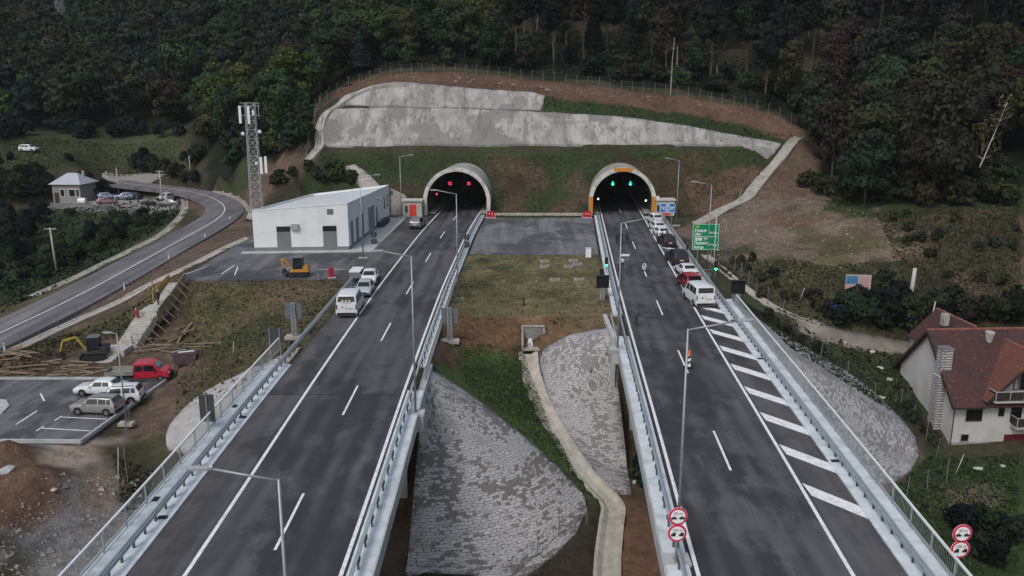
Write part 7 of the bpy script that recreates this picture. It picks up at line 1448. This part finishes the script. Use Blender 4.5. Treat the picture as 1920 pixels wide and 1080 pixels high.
def leaves(n, lobes, size, rng, flat=.5):
    """n leaf clumps on the skins of overlapping lobes: lobes = rows of x, y, z, rx, rz"""
    L_ = np.array(lobes); w = L_[:, 3] ** 2; w = w / w.sum(); li = rng.choice(len(L_), n, p=w); d = rng.normal(size=(n, 3)); d[:, 2] = d[:, 2] * .9 + .25; d /= np.linalg.norm(d, axis=1)[:, None]
    k = rng.uniform(.62, 1.06, n) ** .6; R3 = L_[li][:, [3, 3, 4]]; c = L_[li][:, :3] + d * R3 * k[:, None]
    nr = d + rng.normal(0, flat, (n, 3)); nr /= np.linalg.norm(nr, axis=1)[:, None]; a = np.cross(nr, rng.normal(size=(n, 3))); a /= np.linalg.norm(a, axis=1)[:, None]; b = np.cross(nr, a); s = size * rng.uniform(.6, 1.35, (n, 1)); t = s * rng.uniform(.5, .9, (n, 1))
    v = np.stack([c - a * s - b * t * .3, c + a * s * .2 - b * t, c + a * s + b * t * .2, c - a * s * .1 + b * t], 1); shade = rng.uniform(.82, 1.2, n); hue = rng.normal(0, .04, (n, 3)); col = np.clip(shade[:, None] * (1 + hue), .3, 2)
    return v, col
def quads_mesh(name, v, cols, mt, tint=None):
    n = len(v); me = bpy.data.meshes.new(name); me.vertices.add(n * 4); me.vertices.foreach_set('co', v.reshape(-1).astype(np.float32)); me.loops.add(n * 4); me.loops.foreach_set('vertex_index', np.arange(n * 4, dtype=np.int32)); me.polygons.add(n); me.polygons.foreach_set('loop_start', np.arange(0, n * 4, 4, dtype=np.int32))
    def put(nm, c): a = me.color_attributes.new(nm, 'FLOAT_COLOR', 'POINT'); a.data.foreach_set('color', np.repeat(np.concatenate([c, np.ones((n, 1))], 1), 4, 0).astype(np.float32).ravel())
    put('leaf', cols)
    if tint is not None: put('tint', tint)
    me.materials.append(mt); me.update(calc_edges=True); return me
def broad_lobes(rng, rx, h0, h1, k=16):
    out = [(0, 0, (h0 + h1) / 2, rx * .62, (h1 - h0) * .42)]
    for i in range(k):
        t = rng.uniform(0, 1); z = h0 + (h1 - h0) * (.12 + .78 * t); rr = rx * math.sqrt(max(.08, 1 - (2 * (t - .42)) ** 2 * .8)) * rng.uniform(.35, .78); a = rng.uniform(0, 6.28); s = rx * rng.uniform(.26, .46); out.append((rr * math.cos(a), rr * math.sin(a), z, s, s * rng.uniform(.6, .85)))
    return out
def trunk_mb(rng, h, r, top=.75, limbs=7, spread=2.4, mt=None, lean=0):
    m = MB(); P = [(0, 0, -.8)]; x = y = 0
    for k_ in range(1, 6): x += rng.normal(0, .10) + lean * h * top / 5; y += rng.normal(0, .10); P.append((x, y, h * top * k_ / 5))
    m.tube(P, r, 7, r1=r * .3)
    for i in range(limbs):
        k_ = rng.integers(2, 5); b = Vector(P[k_]); a = rng.uniform(0, 6.28); L_ = spread * rng.uniform(.6, 1.1); m.tube([b, b + Vector((math.cos(a) * L_ * .5, math.sin(a) * L_ * .5, L_ * .45)), b + Vector((math.cos(a) * L_, math.sin(a) * L_, L_ * .7))], r * .38, 5, r1=r * .10)
    return m
PROTO = {}
def proto(kind, i):
    if (kind, i) in PROTO: return PROTO[(kind, i)]
    rng = np.random.default_rng(100 + i * 7 + hash(kind) % 1 + len(kind))
    if kind == 'broad': H_ = 13 + i; v, c = leaves(3000, broad_lobes(rng, 5.0 + .3 * i, 2.8, H_, 17), .40, rng, .42); t = trunk_mb(rng, H_, .26)
    elif kind == 'tall': H_ = 17 + i; v, c = leaves(2200, broad_lobes(rng, 3.8, H_ * .42, H_, 15), .40, rng); t = trunk_mb(rng, H_, .24, .8, 7, 2.0)
    elif kind == 'conifer':
        H_ = 16 + i; lob = [(0, 0, z, max(.35, (H_ - z) * .21) * rng.uniform(.85, 1.1), .75) for z in np.linspace(2.6, H_ - .4, 15)]; v, c = leaves(2200, lob, .36, rng, .35); t = trunk_mb(rng, H_, .22, .92, 0)
    elif kind == 'shrub': H_ = 3.6; v, c = leaves(700, broad_lobes(rng, 2.0, .3, H_, 9), .26, rng); t = trunk_mb(rng, H_, .07, .6, 5, .9)
    elif kind == 'bush': H_ = 1.7; v, c = leaves(360, broad_lobes(rng, 1.25, .0, H_, 6), .20, rng); t = trunk_mb(rng, H_, .04, .5, 3, .5)
    PROTO[(kind, i)] = (quads_mesh('crown', v, c, M_LEAF), t.mesh('trunk', M_BARK), H_); return PROTO[(kind, i)]
NV = {'broad': 5, 'tall': 4, 'conifer': 3, 'shrub': 4, 'bush': 3}
def tree(kind, x, y, s, col, label, cat, group, name):
    i = random.randrange(NV[kind]); cm, tm, H_ = proto(kind, i); z = htop(x, y); o = empty(name, (x, y, z), random.random() * 6.28, label, cat, group); o.scale = (s * random.uniform(.88, 1.12), s * random.uniform(.88, 1.12), s * random.uniform(.9, 1.12))
    c = link(bpy.data.objects.new('crown', cm)); c.parent = o; j = lambda q: max(.004, q * random.uniform(.78, 1.25)); c.color = (j(col[0]), j(col[1]), j(col[2]), 1); t = link(bpy.data.objects.new('trunk', tm)); t.parent = o; return o
G1 = (.015, .025, .014); G2 = (.025, .045, .017); G3 = (.011, .019, .016); OL = (.028, .031, .014); RU = (.025, .021, .014); BR = (.021, .021, .014); YG = (.043, .056, .018); DKG = (.007, .012, .009)
def proj(x, y, z):
    dy, dz = y, z - CAM_H; Z = dy * CT - dz * ST; return 960 + FPX * x / Z, 540 - FPX * (dy * ST + dz * CT) / Z, Z
def zone(px, py):
    """kind, colour, scale, label by the part of the wood"""
    r = random.random()
    if px > 1480: return (('broad', OL if r < .35 else (G1 if r < .6 else (BR if r < .8 else RU)), 1.0) if py > 50 else ('tall', DKG if r < .7 else BR, 1.0)) + ('wood at the right',)
    if px > 930: return (('tall' if r < .93 else 'conifer'), DKG if r < .6 else (BR if r < .8 else G3), 1.0, 'dark wood above the tunnels')
    if px > 560: return (('broad' if r < .94 else 'conifer'), G2 if r < .45 else (G1 if r < .75 else YG), .82, 'green wood left above the tunnels')
    if px > 340 and py > 120: return 'broad', YG if r < .3 else (G2 if r < .6 else G1), .8, 'wood behind the antenna mast'
    return ('broad' if r < .85 else 'tall'), G1 if r < .42 else (G3 if r < .62 else (BR if r < .74 else (RU if r < .80 else (G2 if r < .92 else OL)))), 1.0, 'hillside wood at the left'
LBL = {'wood at the right': ('dark olive broadleaf tree in the wood on the right hillside', 'trees of the right hillside'), 'dark wood above the tunnels': ('tall dark tree with bare lower trunk in the wood above the tunnels', 'trees of the dark wood above the tunnels'),
       'green wood left above the tunnels': ('green tree in the wood above the left end of the cut', 'trees above the left end of the cut'), 'wood behind the antenna mast': ('yellowish green tree in the wood behind the antenna mast', 'trees behind the antenna mast'), 'hillside wood at the left': ('dark green broadleaf tree in the hillside wood at the left', 'trees of the left hillside')}
FP = hp(*[(a, max(b, 1)) for a, b in FOREST_POLYS[0]]) if False else None
def forest():
    # candidate places on a jittered lattice, kept where the survey says wood stands
    edge_px = FOREST_POLYS[0]; P = hp(*[p for p in edge_px if p[1] > 0]); P = P + [(330, 150), (420, 560), (-420, 560), (-330, 240)]
    cand = []; st = 6.9
    for gy_ in np.arange(120, 430, st * .92):
        for gx_ in np.arange(-300, 230, st):
            x = gx_ + random.uniform(-.42, .42) * st; y = gy_ + random.uniform(-.42, .42) * st; cand.append((x, y))
    C_ = np.array(cand); m = inside(P, C_[:, 0], C_[:, 1]); C_ = C_[m]; out = []
    for x, y in C_:
        z = htop(x, y); px, py, Z = proj(x, y, z + 9); 
        if -90 < px < 2010 and py > -90: out.append((Z, x, y, px, py))
    out.sort(); return out
TR = forest()
near = TR[:]; kinds_n = {}
placed = 0; rest = []
for Z, x, y, px, py in near:
    kd, col, s, zn = zone(px, py); lb, gp = LBL[zn]
    if kd == 'conifer': col = random.choice([DKG, G3, G1])
    key = zn; 
    bx, by, bz = proj(x, y, htop(x, y))
    if 1775 < bx < 1895 and by > 300: continue
    if placed < 285:
        # clear strip behind the fence
        gx_, gy_, _ = proj(x, y, htop(x, y))
        if random.random() < .10: continue
        if 640 < gx_ < 1520 and Z < 190 and kd != 'conifer' and random.random() < .35: continue
        tree(kd, x, y, s * random.uniform(.72, 1.08), col, lb, 'tree', gp, 'conifer_tree' if kd == 'conifer' else 'broadleaf_tree'); placed += 1
    else: rest.append((Z, x, y, px, py))
# the far wood reads as one mass: every tree in it still has its own crown
def far_mass():
    rng = np.random.default_rng(5); V = []; Cc = []; Tt = []; ns = 6; protos = []
    for i in range(ns): protos.append(leaves(900, broad_lobes(rng, 5.4, 2.6, 14.5, 13), .56, rng, .36))
    for Z, x, y, px, py in rest:
        kd, col, s, zn = zone(px, py); v, c = protos[rng.integers(ns)]; a = rng.uniform(0, 6.28); ca, sa = math.cos(a), math.sin(a); s = s * rng.uniform(.75, 1.15); R_ = np.array([[ca, -sa, 0], [sa, ca, 0], [0, 0, 1]]); n = 900 if Z < 310 else 640
        V.append((v[:n] @ R_.T) * s * (1.3 if n < 900 else 1) ** 0 + np.array([x, y, htop(x, y)])); Cc.append(c[:n]); col = np.array(col) * rng.uniform(.75, 1.25); Tt.append(np.repeat(col[None], n, 0))
    me = quads_mesh('far_wood', np.concatenate(V), np.concatenate(Cc), M_LEAFA, np.concatenate(Tt)); o = link(bpy.data.objects.new('far_wood', me)); o['kind'] = 'stuff'; o['label'] = 'far wood covering the hillsides'
    print('trees', placed, 'far', len(rest), 'quads', len(me.polygons))
far_mass()
def at(px, py): p = hit(px, py); return p.x, p.y
def shrubs(pts, kind, s, cols, label, group, name='shrub', cat='shrub'):
    for px, py in pts: x, y = at(px, py); tree(kind, x, y, s * random.uniform(.8, 1.25), random.choice(cols), label, cat, group, name)
def rand_in(poly, n):
    P = np.array(poly, float); out = []
    while len(out) < n:
        x = random.uniform(P[:, 0].min(), P[:, 0].max()); y = random.uniform(P[:, 1].min(), P[:, 1].max())
        if inside(poly, np.array([x]), np.array([y]))[0]: out.append((x, y))
    return out
shrubs(rand_in([(640, 162), (700, 134), (780, 122), (1000, 136), (1300, 166), (1500, 225), (1500, 190), (1300, 130), (1000, 95), (700, 90)], 64), 'shrub', 1.15, [G1, G2, DKG, BR], 'low dark shrub in the undergrowth behind the top fence', 'shrubs behind the top fence')
shrubs(rand_in([(355, 310), (400, 235), (520, 190), (575, 200), (570, 285), (480, 300), (400, 330)], 30), 'shrub', 1.5, [YG, G2, G1], 'yellow green shrub at the wood edge behind the antenna mast', 'shrubs behind the antenna mast')
shrubs(rand_in([(1500, 250), (1560, 300), (1620, 380), (1880, 380), (1880, 350), (1560, 220)], 90), 'shrub', 1.25, [OL, G1, BR, DKG], 'dark shrub at the foot of the right hillside wood', 'shrubs below the right wood')
shrubs([(1515 + 24 * k_, 352 + (k_ * 7) % 22 + min(k_, 8) * 2) for k_ in range(16)], 'shrub', 1.2, [OL, G1, BR, DKG], 'dark shrub at the foot of the right hillside wood', 'shrubs below the right wood')
shrubs(rand_in([(1640, 400), (1910, 400), (1910, 600), (1760, 600), (1700, 520)], 22), 'bush', .7, [OL, BR, G1, RU], 'low olive bush on the right hillside meadow', 'bushes of the right meadow', 'bush', 'bush')
shrubs([(1605, 575), (1640, 585), (1665, 590), (1590, 590), (1690, 600), (1640, 610), (1670, 615), (1700, 620), (1610, 612), (1575, 612), (1650, 560), (1680, 570)], 'shrub', .85, [DKG, G1, (.018, .03, .016)], 'dense dark shrub between the billboard and the dirt road', 'shrubs under the billboard')
shrubs([(1745, 600), (1765, 610), (1790, 600), (1820, 610), (1850, 600), (1880, 610), (1905, 600), (1740, 640)], 'shrub', .95, [DKG, BR, G1], 'dark shrub behind the white house', 'shrubs behind the white house')
shrubs(rand_in([(1770, 985), (1915, 950), (1915, 1078), (1850, 1078)], 9), 'shrub', .55, [DKG, G1], 'dark shrub on the slope below the white house', 'shrubs below the white house')
shrubs([(1440, 600), (1455, 612), (1475, 625), (1500, 650), (1530, 668), (1390, 500), (1375, 495), (1400, 510), (1410, 490), (1430, 560), (1450, 520), (1700, 770), (1712, 790), (1735, 815), (1750, 835), (1515, 560), (1530, 580), (1470, 560)], 'bush', .7, [G1, OL, BR], 'small bush on the slope right of the right carriageway', 'bushes right of the right carriageway', 'bush', 'bush')
shrubs(rand_in([(1380, 490), (1500, 500), (1560, 590), (1480, 580)], 6), 'bush', .6, [OL, G1, BR], 'small bush on the slope right of the right carriageway', 'bushes right of the right carriageway', 'bush', 'bush')
# dark wood in the hollow left of the access road
for px, py in rand_in([(-20, 560), (-20, 425), (60, 425), (200, 448), (230, 455), (150, 490), (90, 512)], 30): 
    if 60 < px < 165 and py > 440: continue
    x, y = at(px, py); tree('broad', x, y, random.uniform(.28, .42), random.choice([DKG, G3, G1, BR]), 'dark round tree in the hollow left of the access road', 'tree', 'trees of the hollow', 'broadleaf_tree')
shrubs(rand_in([(-10, 560), (90, 520), (200, 468), (300, 420), (330, 400), (250, 410), (100, 480)], 44), 'shrub', .62, [G2, G1, DKG, OL], 'green shrub on the bank between the hollow and the access road', 'shrubs of the access road bank')
shrubs(rand_in([(100, 400), (260, 408), (330, 405), (240, 430)], 14), 'shrub', .5, [G1, G2, OL], 'green shrub in front of the parked cars', 'shrubs in front of the car park')
for px, py in rand_in([(-20, 395), (-20, 330), (60, 350), (95, 372), (70, 390)], 11): x, y = at(px, py); tree('broad', x, y, random.uniform(.38, .55), random.choice([BR, G1, OL, G3]), 'dull green tree left of the small house', 'tree', 'trees left of the small house', 'broadleaf_tree')
x, y = at(163, 352); tree('broad', x, y, .42, (.05, .034, .022), 'round brown tree behind the small house', 'tree', None, 'broadleaf_tree')
shrubs([(190, 368), (200, 365), (212, 364), (170, 372), (182, 362)], 'shrub', 1.0, [DKG, G3], 'dark shrub between the small house and the power pole', 'shrubs beside the small house')
shrubs([(250, 318), (268, 322), (290, 328), (310, 332), (330, 336), (345, 340), (262, 310), (285, 315), (310, 320), (360, 342)], 'shrub', .9, [G1, G3, OL], 'green shrub between the gravel yard and the road bend', 'shrubs by the gravel yard')
shrubs(rand_in([(0, 252), (330, 246), (345, 262), (0, 262)], 22), 'shrub', 1.2, [G1, G3, DKG], 'dark shrub along the upper edge of the meadow', 'shrubs above the meadow')
shrubs([(130, 300), (20, 300), (270, 290), (345, 300)], 'bush', 1.2, [DKG, G1], 'single dark bush on the meadow', 'bushes on the meadow', 'bush', 'bush')
shrubs(rand_in([(570, 318), (650, 315), (690, 350), (600, 350)], 12), 'bush', 1.0, [G1, G2], 'green bush on the slope behind the white building', 'bushes behind the white building', 'bush', 'bush')
shrubs(rand_in([(500, 345), (540, 320), (560, 340), (520, 360)], 5), 'bush', 1.1, [G1, OL], 'green bush at the foot of the antenna mast', 'bushes by the antenna mast', 'bush', 'bush')
shrubs([(1205, 900), (1215, 915), (1225, 895), (1200, 880)], 'bush', .9, [DKG, G1], 'dark bush in the shade under the right bridge', 'bushes under the right bridge', 'bush', 'bush')
# bare pale trunks
def bare(px, pyb, pyt, label, r=.16, lean=0.0, mt=None, crown=None, d=None):
    b = hit(px, pyb) if d is None else D3(px, pyb, d); 
    if d is not None: pass
    Z = b.y * CT + (CAM_H - b.z) * ST; h = (pyb - pyt) * Z / FPX * .985; rng = np.random.default_rng(int(px)); o = empty('bare_tree', (b.x, b.y, b.z - .3), 0, label, 'tree', None); trunk_mb(rng, h, r, 1.0, 7, h * .07, lean=lean).build('trunk', mt or M_BARKP, o, smooth=True)
    if crown: v, c = leaves(crown[0], [(lean * h * t + rng.normal(0, .9), rng.normal(0, .7), h * t, crown[1] * rng.uniform(.5, 1), crown[1] * .7) for t in np.linspace(.55, 1.02, 9)], .20, rng, .8); k_ = link(bpy.data.objects.new('crown', quads_mesh('crown', v, c, M_LEAF))); k_.parent = o; k_.color = (*crown[2], 1)
bare(1812, 366, 190, 'slender leaning birch with a white trunk on the right hillside', .14, .27, mat('birch_bark', (.46, .43, .40), .8, 0, .2, 3), (520, 1.5, (.075, .07, .028)))
for px, b, t, lb in [(1257, 180, 70, 'tall bare trunk behind the fence, left of a close pair'), (1269, 150, 85, 'tall bare trunk behind the fence, right of a close pair'), (1040, 82, 10, 'pale bare trunk in the dark wood above the cut'), (982, 62, 0, 'thin pale trunk high in the dark wood'), (1006, 60, 5, 'thin grey trunk in the dark wood beside the pale one'), (1516, 72, 20, 'thin grey trunk at the top of the dark wood'), (1343, 165, 120, 'short broken trunk behind the fence')]: bare(px, b, t, lb, .15)
# undergrowth, tufts and weeds
def tufts(poly, n, size, cols, hgt=.5):
    p = in_poly_pts(poly, int(n * 1.5)); k = len(p); rng = RNG; ang = rng.random(k) * 6.28; tl = rng.uniform(.2, 1.0, k); s = size * .42 * rng.gamma(3, .33, k)[:, None]
    a = np.stack([np.cos(ang), np.sin(ang), np.zeros(k)], 1) * s; b = np.stack([-np.sin(ang) * tl * .6, np.cos(ang) * tl * .6, np.full(k, 1.0)], 1) * s * hgt * 3.2; c = p + np.array([0, 0, -.03]); v = np.stack([c - a, c + a, c + a * .7 + b, c - a * .7 + b], 1)
    col = np.array(cols)[rng.integers(0, len(cols), k)] * rng.uniform(.7, 1.3, (k, 1)); return v, np.ones((k, 3)), col
TT = [tufts([(1320, 490), (1560, 500), (1720, 480), (1900, 400), (1910, 600), (1720, 640), (1480, 600)], 20000, .16, [(.05,.048,.026), (.045, .052, .026), (.035, .04, .022), (.06, .045, .03)]), tufts([(1640, 400), (1910, 385), (1910, 600), (1700, 560)], 14000, .17, [(.04,.042,.024), (.05, .05, .025), (.032, .038, .022), (.055, .04, .028)]),
      tufts([(600, 290), (1400, 280), (1440, 310), (1300, 405), (620, 405)], 30000, .12, [(.020,.028,.014), (.032,.046,.020), (.045, .050, .026), (.055, .042, .028), (.024,.026,.016)]), tufts([(1020, 180), (1490, 256), (1390, 262), (1280, 236), (1020, 210)], 4000, .14, [G1, G2]),
      tufts([(870, 480), (1110, 480), (1145, 588), (835, 588)], 15000, .10, [(.13, .13, .06), (.08, .10, .04), (.165, .14, .08), (.10,.08,.045)], .4), tufts([(830, 640), (980, 665), (1100, 940), (900, 750)], 9000, .09, [(.05, .085, .026), (.06, .095, .03), (.04, .07, .024)]), tufts([(820, 590), (1150, 590), (1150, 612), (1000, 650), (830, 650)], 4500, .10, [(.12, .085, .045), (.09, .09, .04), (.07,.04,.025)], .4),
      tufts([(345, 530), (650, 525), (545, 685), (400, 760), (330, 780), (330, 640)], 13000, .12, [(.075,.07,.036), (.085, .078, .042), (.085, .064, .042), (.055,.066,.03)]), tufts([(-40, 690), (320, 530), (330, 600), (180, 640), (60, 695)], 5000, .13, [OL, G2, (.07, .06, .03)]), tufts([(0, 258), (330, 262), (330, 310), (0, 325)], 9000, .26, [(.05, .062, .026), G2, OL], .3),
      tufts([(1740, 855), (1910, 850), (1910, 1075), (1700, 1075), (1620, 970)], 11000, .13, [G2, G1, (.05, .07, .028)]), tufts([(1380, 560), (1480, 660), (1690, 790), (1740, 800), (1690, 665), (1540, 640)], 8000, .15, [OL, G2, G1, BR]), tufts([(-20, 600), (130, 528), (340, 400), (330, 380), (90, 395), (-20, 420)], 12000, .22, [G1, G2, DKG]),
      tufts([(210, 850), (290, 880), (280, 950), (230, 960)], 1500, .10, [G1, OL, BR]), tufts([(640, 165), (780, 125), (1000, 140), (1300, 172), (1500, 230), (1500, 120), (1000, 60), (640, 90)], 12000, .3, [G3, G1, DKG, BR], .6)]
v = np.concatenate([t[0] for t in TT]); me = quads_mesh('undergrowth', v, np.concatenate([t[1] for t in TT]), M_LEAFA, np.concatenate([t[2] for t in TT])); o = link(bpy.data.objects.new('undergrowth', me)); o['kind'] = 'stuff'; o['label'] = 'grass tufts and weeds on the slopes'
# ---------------------------------------------------------------- thin haze
hm = bpy.data.materials.new('haze_air'); hm.use_nodes = True; N, L = nt(hm); N.remove(N['Principled BSDF']); pv = N.new('ShaderNodeVolumePrincipled'); pv.inputs['Color'].default_value = (.86, .92, 1, 1); pv.inputs['Density'].default_value = .00007; L.new(pv.outputs[0], N['Material Output'].inputs['Volume'])
hb = MB().box((0, 340, 130), (1420, 940, 290)).build('haze', hm); hb['kind'] = 'stuff'; hb['label'] = 'thin pale air between the camera and the hills'
# ---------------------------------------------------------------- ground sheet (last: everything laid on it has pressed it down)
def build_ground():
    H_, W_ = G.shape; v = np.stack([XX, YY, G], -1).reshape(-1, 3)
    i = np.arange(H_ * W_).reshape(H_, W_); q = np.stack([i[:-1, :-1], i[:-1, 1:], i[1:, 1:], i[1:, :-1]], -1)
    # open the ground where the tunnel barrels pass through it
    xc = (XX[:-1, :-1] + XX[1:, 1:]) / 2; yc = (YY[:-1, :-1] + YY[1:, 1:]) / 2; zc = np.maximum(G[:-1, :-1], G[1:, 1:]); keep = np.ones(xc.shape, bool)
    for cen in (_tl, _tr):
        dx = xc - np.interp(yc, _ys, cen) ; keep &= ~((np.abs(dx) < 5.6) & (yc > 148) & (yc < 175) & ((zc < 2.6) | (np.hypot(dx, zc - 2.6) < 5.6)) & (zc < 8.3))
    q = q[keep].reshape(-1, 4); n = len(q)
    me = bpy.data.meshes.new('ground'); me.vertices.add(len(v)); me.vertices.foreach_set('co', v.ravel()); me.loops.add(n * 4); me.loops.foreach_set('vertex_index', q.ravel().astype(np.int32))
    me.polygons.add(n); me.polygons.foreach_set('loop_start', np.arange(0, n * 4, 4, dtype=np.int32)); me.polygons.foreach_set('use_smooth', np.ones(n, bool))
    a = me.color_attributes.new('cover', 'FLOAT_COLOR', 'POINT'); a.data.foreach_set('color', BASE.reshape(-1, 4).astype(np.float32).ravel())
    me.materials.append(M_GROUND); me.update(calc_edges=True); me.validate(); o = link(bpy.data.objects.new('ground', me)); o['kind'] = 'structure'; return o
build_ground()
